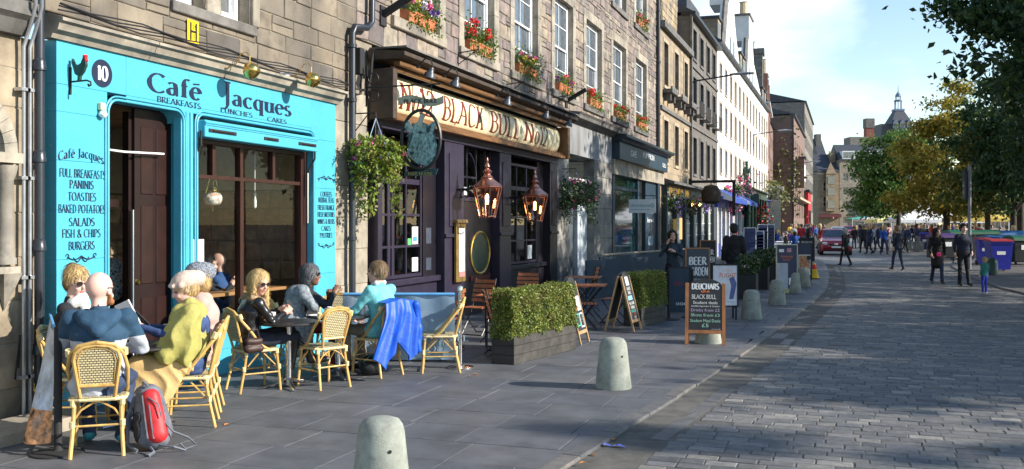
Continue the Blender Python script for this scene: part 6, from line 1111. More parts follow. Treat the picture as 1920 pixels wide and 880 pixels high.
tree('nearest dark leafy tree whose boughs hang in at the top right', Vector((14.4, 22.5, 0)), 4.5, [((.0, 0, 9.5), (3.8, 4.2, 3.4)), ((-2.8, -1.0, 7.4), (1.7, 2.2, 1.0)), ((-4.3, -1.8, 5.95), (1.35, 1.3, .6)), ((-5.2, -1.7, 6.0), (.6, .7, .2)), ((-3.5, -1.2, 4.9), (.8, .9, .55))], 24000, .15, l_dk, .3, 210, sig=.3)
# the rest of the row of trees along the square: they shade the street
i = 0
for X, Y_, s_, lb in ((14.5, 31, 1.15, 'second tree of the row on the square, right of the picture'), (16.3, 39.0, 1.0, 'third tree of the row on the square'), (18.2, 48, 1.05, 'leafy tree of the row on the square, beyond the signpost'), (27, 36, 1.2, 'big tree deep in the square'), (28, 60, 1.2, 'tree deep in the square by the stalls'), (24.5, 26.5, 1.25, 'tree behind the row, level with the blue deli'), (17, 66, 1.1, 'tree at the edge of the road by the market'), (20.5, 20.5, 1.05, 'tree on the far pavement level with the grey shop')):
 tree(lb, Vector((X, Y_, 0)), 3.2 * s_, [((0, 0, 6.8 * s_), (3.9 * s_, 4.1 * s_, 3.2 * s_)), ((0, 1, 8.6 * s_), (2.8 * s_, 2.8 * s_, 2 * s_))], 12000, .3, l_dk, .25, 80, sig=.5, nlimb=5)
tree('broad tree on the far pavement level with the pub', Vector((25.5, 15.4, 0)), 3.2, [((0, .3, 6.6), (3.6, 4.4, 3.0)), ((0, -1.6, 7.8), (2.6, 2.2, 1.8)), ((0, 2.6, 7.8), (2.8, 2.2, 1.9))], 16000, .32, l_dk, .25, 90, sig=.5, nlimb=5)
tree('slim unseen columnar tree added across the street to cast a shade band by the cafe', Vector((31, 10.3, 0)), 2, [((0, 0, 5), (.5, .42, 3)), ((0, 0, 11), (.5, .4, 4.0))], 3500, .22, l_dk, .14, 50, sig=.16, nlimb=4)  # added out of view, kept narrow to throw one band of shade
# ---------------------------------------------------------------- bollards
m_gran = M('bollard_concrete', (.29, .31, .27), .8, var=.25, scale=5, bump=.35, bscale=120, hue=(.17, .2, .17))
scuff(m_gran, (.12, .12, .11), 3, .52, .72); scuff(m_gran, (.4, .4, .37), 30, .66, .7); m_hole = M('hole', (.01, .01, .01), .9, var=0)
bol = None
for px, py, rz, lb in ((715, 942, 1.0, 'nearest concrete bollard, cut off by the bottom edge of the picture'), (1150, 727, 1.05, 'pale concrete bollard standing in the sun midway along the pavement'), (1328, 643, 0, 'concrete bollard half hidden behind the Deuchars board'), (1409, 598, 0, 'grey bollard right of the white flight poster'), (1457, 571, 0, 'grey bollard in front of the tall shop board'), (1488, 549, 0, 'grey bollard beside the food poster board'), (1507, 538, 0, 'small dark bollard just before the yellow cone')):
 p = gnd(px, py)
 if bol is None:
  bol = thing('bollard', lb, 'bollard', p, rz, 'concrete bollards along the kerb'); MB().lathe([(.2, 0), (.198, .02), (.165, .32), (.15, .46), (.14, .5), (.115, .535), (.07, .55), (0, .553)], n=32).build('body', m_gran, bol, smooth=True)
  MB().lathe([(.0125, 0), (0, .004)], n=8).xf(Matrix.Translation((-.03, -.162, .36)) @ Matrix.Rotation(R(83), 4, 'X')).build('bolt_hole', m_hole, bol)
 else: copy_tree(bol, p, rz, lb)
# ---------------------------------------------------------------- rattan chairs
m_bam = M('bamboo', (.62, .4, .13), .38, var=.22, scale=14, streak=4, bump=.15, bscale=25, hue=(.45, .25, .07)); m_bind = M('cane_binding', (.72, .58, .3), .5, var=.15, scale=60)
def weave():
 m = bpy.data.materials.new('woven_cane'); m.use_nodes = True; n = m.node_tree.nodes; l = m.node_tree.links; b = n['Principled BSDF']; b.inputs['Roughness'].default_value = .5
 tc = n.new('ShaderNodeTexCoord'); sp = n.new('ShaderNodeSeparateXYZ'); ad = n.new('ShaderNodeMath'); cb = n.new('ShaderNodeCombineXYZ'); l.new(tc.outputs['Object'], sp.inputs[0]); l.new(sp.outputs[1], ad.inputs[0]); l.new(sp.outputs[2], ad.inputs[1]); l.new(sp.outputs[0], cb.inputs[0]); l.new(ad.outputs[0], cb.inputs[1])
 br = n.new('ShaderNodeTexBrick'); br.inputs['Scale'].default_value = 1; br.inputs['Brick Width'].default_value = .026; br.inputs['Row Height'].default_value = .014; br.inputs['Mortar Size'].default_value = .0028; br.inputs['Mortar Smooth'].default_value = .3
 br.inputs['Color1'].default_value = (.75, .66, .4, 1); br.inputs['Color2'].default_value = (.62, .52, .28, 1); br.inputs['Mortar'].default_value = (.05, .035, .02, 1); l.new(cb.outputs[0], br.inputs[0]); l.new(br.outputs[0], b.inputs['Base Color'])
 bp = n.new('ShaderNodeBump'); bp.invert = True; bp.inputs['Strength'].default_value = .6; bp.inputs['Distance'].default_value = .004; l.new(br.outputs['Fac'], bp.inputs['Height']); l.new(bp.outputs[0], b.inputs['Normal']); return m
m_weave = weave()
def rattan(label, loc, rz):
 """faces local +y; the back is at -y"""
 t = thing('rattan_chair', label, 'chair', loc, rz, 'rattan cafe chairs')
 q = MB(); pts = [(.0, .2), (.13, .195), (.19, .15), (.2, 0), (.195, -.16), (.12, -.2), (0, -.205)]; ring = pts + [(-x, y) for x, y in pts[::-1][1:-1]]
 q.prism(ring, .435, .46, 2); q.build('seat', m_weave, t); q = MB(); q.tube([(x * 1.03, y * 1.03, .44) for x, y in ring + [ring[0]]], .013, 6, cap=False); q.build('seat_rim', m_bind, t)
 for sx in (-1, 1):
  q = MB(); q.tube([(sx * .17, .17, .44), (sx * .185, .19, .22), (sx * .2, .205, 0)], .0155, 8); q.build('leg', m_bam, t, smooth=True)
  q = MB(); q.tube([(sx * .165, -.16, .46), (sx * .175, -.2, .22), (sx * .19, -.25, 0)], .0155, 8); q.build('leg', m_bam, t, smooth=True)
  q = MB(); q.tube([(sx * .195, .1, .43), (sx * .205, -.02, .5), (sx * .215, -.16, .68), (sx * .19, -.26, .8), (sx * .13, -.295, .87), (sx * .0, -.31, .895)], .0155, 8); q.build('side_hoop', m_bam, t, smooth=True)
 Q = lambda x, z: (x, -.19 - (z - .44) * .26, z)
 q = MB(); out = [Q(.125, .46), Q(.14, .58), Q(.165, .76), Q(.15, .82), Q(.09, .86), Q(0, .872), Q(-.09, .86), Q(-.15, .82), Q(-.165, .76), Q(-.14, .58), Q(-.125, .46)]; q.tube(out, .0145, 8); q.tube([Q(.13, .55), Q(-.13, .55)], .012, 8); q.tube([Q(x_ * .88, z_) for x_, z_ in ((.135, .56), (.155, .75), (.135, .81), (.08, .842), (0, .85), (-.08, .842), (-.135, .81), (-.155, .75), (-.135, .56), (.135, .56))], .006, 5, cap=False); q.build('back_frame', m_bam, t, smooth=True)
 q = MB(); pl = [(.125, .555), (.15, .75), (.135, .81), (.08, .848), (0, .858), (-.08, .848), (-.135, .81), (-.15, .75), (-.125, .555)]; n = len(pl); vs = [Q(x, z) for x, z in pl]; vs2 = [(a, b + .008, c) for a, b, c in vs]; q.add(vs + vs2, [tuple(range(n)), tuple(range(2 * n - 1, n - 1, -1))]); q.build('woven_back', m_weave, t)
 q = MB()
 for a, b in (((.19, .19, .2), (.185, -.2, .2)), ((-.19, .19, .2), (-.185, -.2, .2)), ((.19, .19, .24), (-.19, .19, .24)), ((.18, -.2, .24), (-.18, -.2, .24))): q.tube([a, b], .009, 6)
 for sx in (-1, 1):
  for yy in (.18, -.18): q.tube([(sx * .18, yy, .27), (sx * .12, yy, .36), (sx * .04, yy * 1.02, .41), (0, yy, .42)], .008, 5)
  q.tube([(sx * .185, .15, .28), (sx * .18, .02, .41)], .008, 5); q.tube([(sx * .18, -.16, .28), (sx * .18, -.04, .41)], .008, 5)
 q.build('stretcher', m_bam, t, smooth=True)
 for sx in (-1, 1):
  for c in ((sx * .177, -.175, .39, .2), (sx * .2, -.24, .79, .3), (sx * .175, .175, .4, .2), (sx * .187, .195, .23, .2), (sx * .18, -.2, .23, .2)): q = MB(); q.tube([(c[0], c[1], c[2]), (c[0], c[1] - (.004 if c[2] < .7 else .02), c[2] + .05)], .0215 if c[2] < .7 else .024, 8); q.build('cane_binding', m_bind, t, smooth=True)
 return t
ch = {}
def place(key, label, px, py, yaw, src=None, dz=0):
 p = gnd(px, py); src = ch.get('first')
 o = rattan(label, p, R(yaw)) if src is None else copy_tree(src, p, R(yaw), label)
 ch.setdefault('first', o); ch[key] = o; return o
# ---------------------------------------------------------------- cafe tables
m_top = M('table_top_black', (.025, .022, .022), .35, var=.15, spec=.6); m_cup = M('china', (.82, .82, .8), .2, var=0, coat=.5)
def cafe_table(label, px, py, r, zt=.73, mt=None, wood=False, sq=False):
 t = thing('cafe_table', label, 'table', gnd(px, py), 0, 'round cafe tables' if not sq else None); q = MB()
 q.lathe([(0, zt - .028), (r - .01, zt - .028), (r, zt - .02), (r, zt - .006), (r - .006, zt), (0, zt)], n=36); q.build('table_top', mt or m_top, t, smooth=True)
 MB().lathe([(.035, .03), (.035, zt - .06), (.09, zt - .04), (.09, zt - .029)], n=16).build('pedestal', m_chrome, t, smooth=True)
 for k in range(4): a = R(45 + 90 * k); q = MB(); q.tube([(.03 * math.cos(a), .03 * math.sin(a), .1), (.14 * math.cos(a), .14 * math.sin(a), .045), (.3 * math.cos(a), .3 * math.sin(a), .02)], [.03, .026, .016], 6, sq=.6); q.build('foot', m_chrome, t, smooth=True)
 return t
def mug(label, loc, rz=0, saucer=False, cat='mug'):
 t = thing('mug', label, cat, loc, rz, 'white mugs on the cafe tables'); z = .012 if saucer else 0
 MB().lathe([(0, z), (.03, z), (.033, z + .01), (.04, z + .09), (.042, z + .095), (.037, z + .093), (.03, z + .02), (0, z + .018)], n=20).build('cup', m_cup, t, smooth=True); q = MB(); q.tube([(-.036, 0, z + .078), (-.06, 0, z + .078), (-.072, 0, z + .055), (-.062, 0, z + .03), (-.034, 0, z + .025)], .006, 6); q.build('handle', m_cup, t, smooth=True)
 if saucer: MB().lathe([(0, 0), (.035, 0), (.075, .012), (.076, .016), (.04, .008), (0, .008)], n=24).build('saucer', m_cup, t, smooth=True)
 return t
# ---------------------------------------------------------------- A-boards
m_chalk = M('chalkboard', (.018, .022, .026), .7, var=.25, scale=4); m_wood = M('board_wood', (.36, .14, .045), .5, var=.25, scale=10, streak=6); m_woodp = M('pale_wood', (.42, .26, .13), .55, var=.25, scale=10, streak=6); m_ck = M('chalk_white', (.75, .75, .74), .8, var=.2, scale=50); m_ckg = M('chalk_green', (.35, .6, .45), .8, var=.2, scale=50); m_ckp = M('chalk_mauve', (.45, .36, .5), .8, var=.2, scale=50); m_org = M('print_orange', (.7, .15, .03), .6)
def ab(name, label, base, rz, w_, h, lean, frame, face=m_chalk, arch=.1, back=True, fw=.035, foot=.2, cat='a-board', group=None):
 """front faces local -y, leaning back"""
 t = thing(name, label, cat, base, rz, group); th = math.atan(lean / h); c, s = math.cos(th), math.sin(th); rot = lambda x, y, z: (x, y * c + z * s - lean / 1, z * c - y * s)
 def fr(sg):
  f = lambda x, y, z: (x, sg * (y * c - z * s + lean), z * c + y * s)
  for sx in (-1, 1):
   q = MB(); v = [(sx * (w_ / 2), -.015, 0), (sx * (w_ / 2 - fw), -.015, 0), (sx * (w_ / 2 - fw), .015, 0), (sx * (w_ / 2), .015, 0)]; v2 = [(a, b, h * .93) for a, b, _ in v]; q.add([f(*p) for p in v + v2], [(0, 1, 2, 3), (7, 6, 5, 4), (0, 4, 5, 1), (1, 5, 6, 2), (2, 6, 7, 3), (3, 7, 4, 0)]); q.build('leg', frame, t)
  q = MB(); n = 10; i_ = w_ / 2 - fw
  out = [(-i_, foot), (i_, foot), (i_, h - arch)] + [(i_ * math.cos(R(a)), h - arch + arch * math.sin(R(a))) for a in range(15, 180, 15)] + [(-i_, h - arch)]
  k = len(out); q.add([f(x, .012, z) for x, z in out] + [f(x, -.008, z) for x, z in out], [tuple(range(k)), tuple(range(2 * k - 1, k - 1, -1))] + [(a, (a + 1) % k, k + (a + 1) % k, k + a) for a in range(k)]); o = q.build('board', face, t);
  q = MB(); v = [(-i_, -.013, foot - .05), (i_, -.013, foot - .05), (i_, -.013, foot), (-i_, -.013, foot)]; q.add([f(*p) for p in v] + [f(p[0], .013, p[2]) for p in v], [(0, 1, 2, 3), (7, 6, 5, 4), (0, 4, 5, 1), (1, 5, 6, 2), (2, 6, 7, 3), (3, 7, 4, 0)]); q.build('rail', frame, t); return o, f
 o, f = fr(-1)
 # for sg = -1: y = -(y*c - z*s + lean): front board foot is at y=-lean, top at 0
 if back: fr(1)
 def wr(txt, x, z, hh, mat, wd=None, font='serif', center=True, **k):
  O = Vector(f(x, .0125, z)); Ux = Vector((1, 0, 0)); Vz = (Vector(f(x, .0125, z + 1)) - O).normalized(); return lettering(txt, O, Ux, Vz, hh, mat, o, wd, font, n=Ux.cross(Vz), center=center, world=False, **k)
 def patch(x0, x1, z0, z1, mat, nm='panel', d=.014): MB().add([f(x0, d, z0), f(x1, d, z0), f(x1, d, z1), f(x0, d, z1)], [(3, 2, 1, 0)]).build(nm, mat, o)
 return t, wr, patch
a_, b_ = gnd(1280, 646), gnd(1356, 648); c_ = (a_ + b_) / 2; w_ = (b_ - a_).length; az = math.atan2((b_ - a_).y, (b_ - a_).x)
t, wr, pa = ab('chalkboard_sign', 'arched Deuchars chalkboard offering student deals in front of a bollard', c_ + Vector((0, .27, 0)), az, w_, 1.0, .27, m_wood, arch=.12, fw=.05, foot=.22)
wr('DEUCHARS', 0, .84, .085, m_ck, .4, thick=.3, thin=.12); wr('I.P.A', 0, .79, .03, m_org, .12, thick=.3, thin=.2); wr('BLACK BULL', -.02, .695, .06, m_ck, .36, thick=.12, thin=.1)
for tx, z_, m_, wd, hh in (('Student deals', .615, m_ck, .36, .045), ('Available September & October', .57, m_ck, .42, .025), ('Drinks from £2', .5, m_ckp, .42, .045), ('Shots from £3', .425, m_ckg, .42, .045), ('Student Meal Deals', .34, m_ckg, .44, .045), ('£5', .265, m_ckg, .1, .055)): wr(tx, 0, z_, hh, m_, wd, 'sans')
wr('please drink sensibly', .16, .232, .012, m_ck, .13, 'sans')
m_pc = [M('chalk_teal', (.05, .45, .4), .7), M('chalk_red', (.55, .04, .05), .7), M('chalk_paper', (.7, .72, .68), .7), M('chalk_blue', (.2, .5, .65), .7)]
def menu_board(label, pxa, pya, pxb, pyb, wr_, rz, kind):
 a_, b_ = gnd(pxa, pya), gnd(pxb, pyb); c_ = (a_ + b_) / 2; w_ = .5; u = Vector((math.cos(rz), math.sin(rz), 0)); n_ = Vector((-u.y, u.x, 0))
 t, wr, pa = ab('menu_a_board', label, c_ + n_ * .25, rz, w_, 1.02, .25, m_woodp, arch=.1, fw=.035, foot=.2, group='arched chalk menu boards'); return t, wr, pa
tA, wr, pa = menu_board('arched chalk menu board at the end of the nearer hedge planter', 1088, 648, 1104.5, 640, 0, R(90), 0)
wr('BLACK', 0, .84, .05, m_ck, .18); wr('BULL', 0, .77, .05, m_ck, .14); pa(-.2, -.03, .5, .72, m_pc[1]); pa(0, .19, .5, .72, m_pc[2]); pa(-.2, -.02, .27, .46, m_pc[0]); pa(-.18, -.04, .29, .44, m_chalk, d=.016); pa(.01, .19, .24, .46, m_pc[2]); pa(.03, .17, .26, .44, m_chalk, d=.016); wr('GIN', .1, .6, .05, m_pc[0], .12); wr('HOT', .1, .52, .05, m_blk2, .12); wr('ALL', .1, .36, .05, m_ck, .1)
tB, wr, pa = menu_board('arched chalk menu board with a painted bull standing between the hedge planters', 1187, 624, 1203.6, 617, 0, R(87), 1)
pa(-.08, .1, .78, .93, m_pc[2]); wr('BLACK', 0, .7, .05, m_ck, .2); wr('BULL', 0, .63, .05, m_ck, .16); pa(-.15, .1, .53, .6, m_pc[3]); wr('PIE & PINT', 0, .45, .045, m_pc[2], .3); wr('FISH', 0, .38, .045, m_pc[2], .2); wr('BURGER', 0, .32, .04, m_pc[0], .26); wr('£10', .02, .27, .04, m_pc[1], .12); wr('DEAL', .02, .215, .035, m_ck, .14)
# Beer garden boards, poster frame, barriers
def flatboard(name, label, px0, px1, pyt, pyb, z, face, frame, cat='sign', legs=0.0, rz=PSI, group=None, th=.03, fw=.025, gz=None):
 a_, b_ = at(px0, pyb, z), at(px1, pyb, z); W = (b_ - a_).length; H = (pyb - pyt) / F * z; zb = CH + (HZ - pyb) / F * z; t = thing(name, label, cat, Vector((a_.x, a_.y, zb)), rz, group)
 q = MB(); q.box((0, 0, 0), (W, th, H)); o = q.build('board', face, t); q = MB(); q.box((-fw, -.01, -fw), (0, th + .01, H + fw)); q.box((W, -.01, -fw), (W + fw, th + .01, H + fw)); q.box((0, -.01, H), (W, th + .01, H + fw)); q.box((0, -.01, -fw), (W, th + .01, 0)); q.build('frame', frame, t)
 if zb > .03:
  q = MB(); q.box((0, 0, -zb), (.03, th, -fw)); q.box((W - .03, 0, -zb), (W, th, -fw)); q.box((0, .25, -zb), (.03, .28, -fw)); q.box((W - .03, .25, -zb), (W, .28, -fw)); q.box((0, th, -fw - .03), (.03, .28, -fw)); q.box((W - .03, th, -fw - .03), (W, .28, -fw)); q.build('legs', frame, t, kind='stuff')
 def wr(txt, x, zz, hh, mat, wd=None, font='serif', **k): return lettering(txt, (x * W, -.001, zz * H), (1, 0, 0), (0, 0, 1), hh, mat, o, wd, font, n=(0, -1, 0), center=True, world=False, **k)
 def pa(x0, x1, z0, z1, mat, nm='panel', d=.003): MB().box((x0 * W, -d, z0 * H), (x1 * W, -.0005, z1 * H)).build(nm, mat, o)
 return t, wr, pa, W, H
_, wr, pa, W, H = flatboard('beer_garden_board', 'nearer slate blue BEER GARDEN board behind the Deuchars board', 1287, 1329, 467, 585, 20.5, m_sb, m_wood, 'sign', group='beer garden boards'); wr('BEER', .5, .75, .16, m_ck, .37, thick=.25, thin=.1); wr('GARDEN', .5, .58, .17, m_ck, .44, thick=.25, thin=.1); wr('ENTRANCE', .5, .48, .06, m_ck, .3)
_, wr, pa, W, H = flatboard('beer_garden_board', 'farther chalk BEER GARDEN board, smaller, behind the first', 1314, 1341, 452, 545, 26, m_chalk, m_wood, 'sign', group='beer garden boards'); wr('BEER', .5, .72, .14, m_ck, .3, thick=.25, thin=.1); wr('GARDEN', .5, .57, .15, m_ck, .36, thick=.25, thin=.1)
_, wr, pa, W, H = flatboard('poster_stand', 'white flight poster in a black pavement frame beside the chalkboard', 1337, 1382, 498, 573, 18.0, M('poster_white', (.72, .7, .74), .5), m_blk2, 'poster'); wr('TAKE', .6, .84, .06, M('faint_orange', (.75, .5, .45), .6), .17, 'sans'); wr('FLIGHT', .62, .7, .085, m_org, .31, 'sans')
q = MB(); q.prism([(.3, .12), (.34, .36), (.3, .5), (.38, .55), (.44, .42), (.42, .3), (.38, .12)], -.002, -.0005, 1); q.build('map_print', M('print_navy', (.1, .12, .3), .6), _); wr('book today', .7, .08, .018, m_navy, .2, 'sans')
m_fab = M('barrier_fabric', (.03, .05, .075), .8, var=.15, scale=3)
_, wr, pa, W, H = flatboard('dark_barrier', 'dark blue canvas cafe barrier behind the second hedge planter', 1256, 1293, 503, 585, 19.6, m_fab, m_blk2, 'barrier'); wr('deli', .45, .6, .1, M('dim_red', (.25, .03, .06), .7), .2, 'sans'); wr('000', .6, .15, .06, m_pl, .24, 'sans')
for x_, zz in ((1254, 600), (1298, 596)): p = gnd(x_, zz); o = MB().lathe([(.2, 0), (.2, .02), (.03, .04), (.025, .9), (.035, .92), (.0, .95)], n=14).build('barrier_post', m_blk2, smooth=True); o.location = p; tag(o, 'black barrier post on a round foot ' + ('left' if x_ < 1260 else 'right') + ' of the dark canvas', 'post')
_, wr, pa, W, H = flatboard('estate_board', 'tall white and navy shop board with a notice behind two bollards', 1457, 1494, 460, 553, 25.0, M('navy_board', (.025, .035, .085), .5), M('cream_frame', (.5, .5, .35), .6), 'sign'); pa(.0, .55, .05, .64, M('paper_grey', (.42, .45, .52), .7)); pa(0, 1, .0, .12, M('board_foot', (.4, .42, .2), .7), d=.005); pa(.1, .35, .86, .92, m_wht); pa(.5, .72, .86, .94, M('pink_print', (.5, .25, .3), .6)); wr('Edinburgh', .5, .75, .06, m_org, .3, 'sans'); wr('Larder', .5, .69, .06, m_org, .2, 'sans'); pa(.6, .95, .2, .34, m_pl)
_, wr, pa, W, H = flatboard('food_board', 'navy pavement board with a food photograph beside the kerb', 1496, 1521, 458, 524, 29.5, M('navy_board2', (.02, .03, .08), .5), m_navy, 'sign'); pa(.05, .93, .12, .7, m_wht); pa(.09, .9, .3, .68, M('food_print', (.45, .2, .1), .5, var=.7, scale=22, hue=(.5, .38, .2)), d=.005); wr('KITCHEN', .5, .2, .04, m_navy, .25, 'sans'); q = MB(); q.prism([(.33 + .07 * math.cos(R(a)), .66 + .07 * math.sin(R(a))) for a in range(0, 360, 30)], -.009, -.006, 1); q.build('round_badge', m_navy, _)
p = gnd(1527, 523); cn = thing('wet_floor_cone', 'yellow caution cone with a red stripe at the kerb', 'cone', p); MB().bbox((-.17, -.17, 0), (.17, .17, .03), .01).build('base', m_blk2, cn); q = MB(); q.lathe([(.15, .03), (.04, .5), (.0, .52)], n=16); q.build('cone', M('cone_yellow', (.75, .5, .01), .5), cn, smooth=True); q = MB(); q.lathe([(.085, .32), (.052, .47)], n=16); q.build('stripe', m_red, cn)
# ---------------------------------------------------------------- fabric barrier of the cafe
m_bfab = M('pale_blue_fabric', (.22, .33, .45), .35, var=.12, scale=2, alpha=.93); m_brail = M('barrier_rail_blue', (.12, .35, .65), .4)
bf = thing('cafe_wind_barrier', 'pale blue fabric wind barrier printed with a faint bull between cafe and pub', 'barrier', gnd(855, 690), 0); a_ = at(643, 420, 12.0) * 1; a_.z = 0; b_ = gnd(853, 690); d_ = (b_ - a_).normalized(); Lb = (b_ - a_).length; bf.location = a_; bf.rotation_euler = (0, 0, math.atan2(d_.y, d_.x))
mb = MB(); nx = 24
for i in range(nx + 1):
 for k in range(5): mb.v.append((Lb * i / nx, .012 * math.sin(i * .9 + k) + .0, .1 + .8 * k / 4))
for i in range(nx):
 for k in range(4): n0 = i * 5 + k; mb.f.append((n0, n0 + 5, n0 + 6, n0 + 1)); mb.m.append(0)
fb = mb.build('fabric', m_bfab, bf, smooth=True); MB().tube([(0, 0, .92), (Lb, 0, .92)], .02, 8).build('rail', m_brail, bf, smooth=True); MB().tube([(0, 0, .09), (Lb, 0, .09)], .012, 6).build('rail', m_blk2, bf)
m_fpr = M('faint_print', (.32, .42, .52), .5); lettering('J', (Lb * .52, -.03, .52), (1, 0, 0), (0, 0, 1), .16, M('faint_dark', (.12, .2, .3), .5), fb, None, n=(0, -1, 0), world=False, thick=.2, thin=.1)
q = MB(); q.prism([(Lb * .6 + x * .75, .6 + z * .42) for x, z in head], -.03, -.028, 1); q.build('bull_print', m_fpr, fb); lettering('BLACK BULL', (Lb * .55, -.03, .34), (1, 0, 0), (0, 0, 1), .07, m_fpr, fb, .8, n=(0, -1, 0), world=False); lettering('FOOD', (Lb * .62, -.03, .2), (1, 0, 0), (0, 0, 1), .09, m_fpr, fb, .4, n=(0, -1, 0), world=False)
bp_ = MB(); bp_.lathe([(.17, 0), (.17, .015), (.06, .03), (.024, .05), (.024, .95), (.034, .96), (.034, 1.0), (.03, 1.02), (.0, 1.03)], n=18); o = bp_.build('barrier_post', m_chrome, smooth=True); o.location = b_ + Vector((.06, .03, 0)); tag(o, 'shiny steel barrier post at the end of the pale blue wind barrier', 'post')
# printed banner at the left with its black post
m_ban = M('banner_sky', (.5, .62, .78), .45, var=.35, scale=5, hue=(.55, .6, .68)); pb = gnd(105, 850)
bn = thing('cafe_banner', 'sagging photo banner advertising salads, clipped to a black post at the left', 'banner', pb); A = wal(97, 598, .1); top_far = Vector((.4, 6.75, .95)) - pb;
tn = Vector((0, 0, .93)); tf = Vector((-.72, .66, 1.0)); bnr = Vector((-.03, -.02, .08)); bfr = Vector((-.49, .21, .12)); mb = MB(); nx, nz = 14, 10
for i in range(nx + 1):
 for k in range(nz + 1):
  u_, v_ = i / nx, k / nz; P0 = tn.lerp(tf, u_); P1 = bnr.lerp(bfr, u_); P = P0.lerp(P1, v_); P += Vector((.0, -.14, 0)) * math.sin(math.pi * u_) * v_ + Vector((0, .015 * math.sin(u_ * 9), -.03 * math.sin(math.pi * u_))); mb.v.append(tuple(P))
for i in range(nx):
 for k in range(nz): n0 = i * (nz + 1) + k; mb.f.append((n0, n0 + 1, n0 + nz + 2, n0 + nz + 1)); mb.m.append(0 if k < 7 else 1)
bo = mb.build('banner_sheet', [m_ban, M('banner_food', (.5, .25, .12), .5, var=.8, scale=14, hue=(.55, .45, .4))], bn, smooth=True)
ux = (bfr.lerp(tf, .45) - bnr.lerp(tn, .45)).normalized(); vz = (tn.lerp(tf, .4) - bnr.lerp(bfr, .4)).normalized(); lettering('Salads', bnr.lerp(tn, .36) + ux * .5, -ux, vz, .06, M('print_yellow', (.75, .55, .1), .5), bo, .3, 'sans', n=(-ux).cross(vz), world=False, off=.07)
MB().tube([tn + Vector((0, 0, .01)), tf + Vector((0, 0, .01))], .012, 6).build('rail', m_brail, bn)
o = MB().lathe([(.2, 0), (.2, .012), (.04, .025), (.03, .04), (.03, .15), (.034, .16), (.03, .17), (.03, .99), (0, 1.0)], n=16).build('barrier_post', m_blk2, smooth=True); o.location = pb + Vector((.02, 0, 0)); tag(o, 'black barrier post on a flat round foot left of the bald man', 'post')
# ---------------------------------------------------------------- hedge planters
m_plank = M('planter_plank', (.05, .046, .042), .75, var=.35, scale=6, streak=-8, bump=.3, bscale=30); m_box = M('box_leaf', cols=[(.12, .2, .03), (.2, .27, .04), (.34, .36, .08), (.06, .11, .02), (.27, .24, .06)], rough=.5, var=.3, scale=9, hue=(.24, .22, .05)); thru(m_box, .25)
def hedge(label, front, end, depth, hp, hh):
 d = (end - front); L = d.length; t = thing('hedge_planter', label, 'planter', front, math.atan2(d.y, d.x), 'box hedge planters')
 n = round(hp / .13)
 for k in range(n):
  z0 = hp * k / n; MB().bbox((0, -.0, z0 + .002), (L, .03, z0 + hp / n - .002), .004).build('plank', m_plank, t); MB().bbox((0, depth - .03, z0 + .002), (L, depth, z0 + hp / n - .002), .004).build('plank', m_plank, t); MB().bbox((-.001, .03, z0 + .002), (.03, depth - .03, z0 + hp / n - .002), .004).build('plank', m_plank, t); MB().bbox((L - .03, .03, z0 + .002), (L + .001, depth - .03, z0 + hp / n - .002), .004).build('plank', m_plank, t)
 MB().box((.03, .03, 0), (L - .03, depth - .03, hp - .05)).build('soil', m_earth, t)
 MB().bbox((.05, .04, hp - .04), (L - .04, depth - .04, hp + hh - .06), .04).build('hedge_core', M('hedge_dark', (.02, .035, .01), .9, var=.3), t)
 n = int(15000 * L * hh / 1.0); P = []
 k = n * 5 // 12; P.append(np.stack([RNG.uniform(-.02, L + .02, k), RNG.normal(.01, .018, k), RNG.uniform(hp - .03, hp + hh, k)], 1)); k2 = n // 5; P.append(np.stack([RNG.uniform(-.02, L + .02, k2), RNG.uniform(-.01, depth, k2), hp + hh + RNG.normal(0, .018, k2)], 1)); k3 = n // 5; P.append(np.stack([RNG.normal(.0, .018, k3), RNG.uniform(0, depth, k3), RNG.uniform(hp - .03, hp + hh, k3)], 1)); k4 = n // 8; P.append(np.stack([L + RNG.normal(.0, .018, k4), RNG.uniform(0, depth, k4), RNG.uniform(hp - .03, hp + hh, k4)], 1))
 P = np.concatenate(P); P[:, 2] += .016 * np.sin(P[:, 0] * 9) + .012 * np.sin(P[:, 0] * 23); P[:, 1] += .02 * np.sin(P[:, 0] * 12 + P[:, 2] * 7) + .012 * np.sin(P[:, 0] * 31 + P[:, 2] * 19); P += RNG.normal(0, .006, P.shape) * (RNG.random((len(P), 1)) < .2) * 1.8; leafmesh('hedge_leaves', P, .034, m_box, t); return t
fr_, en_ = gnd(964, 685), gnd(1080, 655); hedge('clipped box hedge in a dark plank planter, sunlit, at the pub seating', fr_, en_, .34, .36, .56)
fr_, en_ = Vector((3.6, 16.55, 0)), Vector((3.82, 17.7, 0)); hedge('smaller clipped box hedge in a plank planter behind the second menu board', fr_, en_, .34, .34, .56)
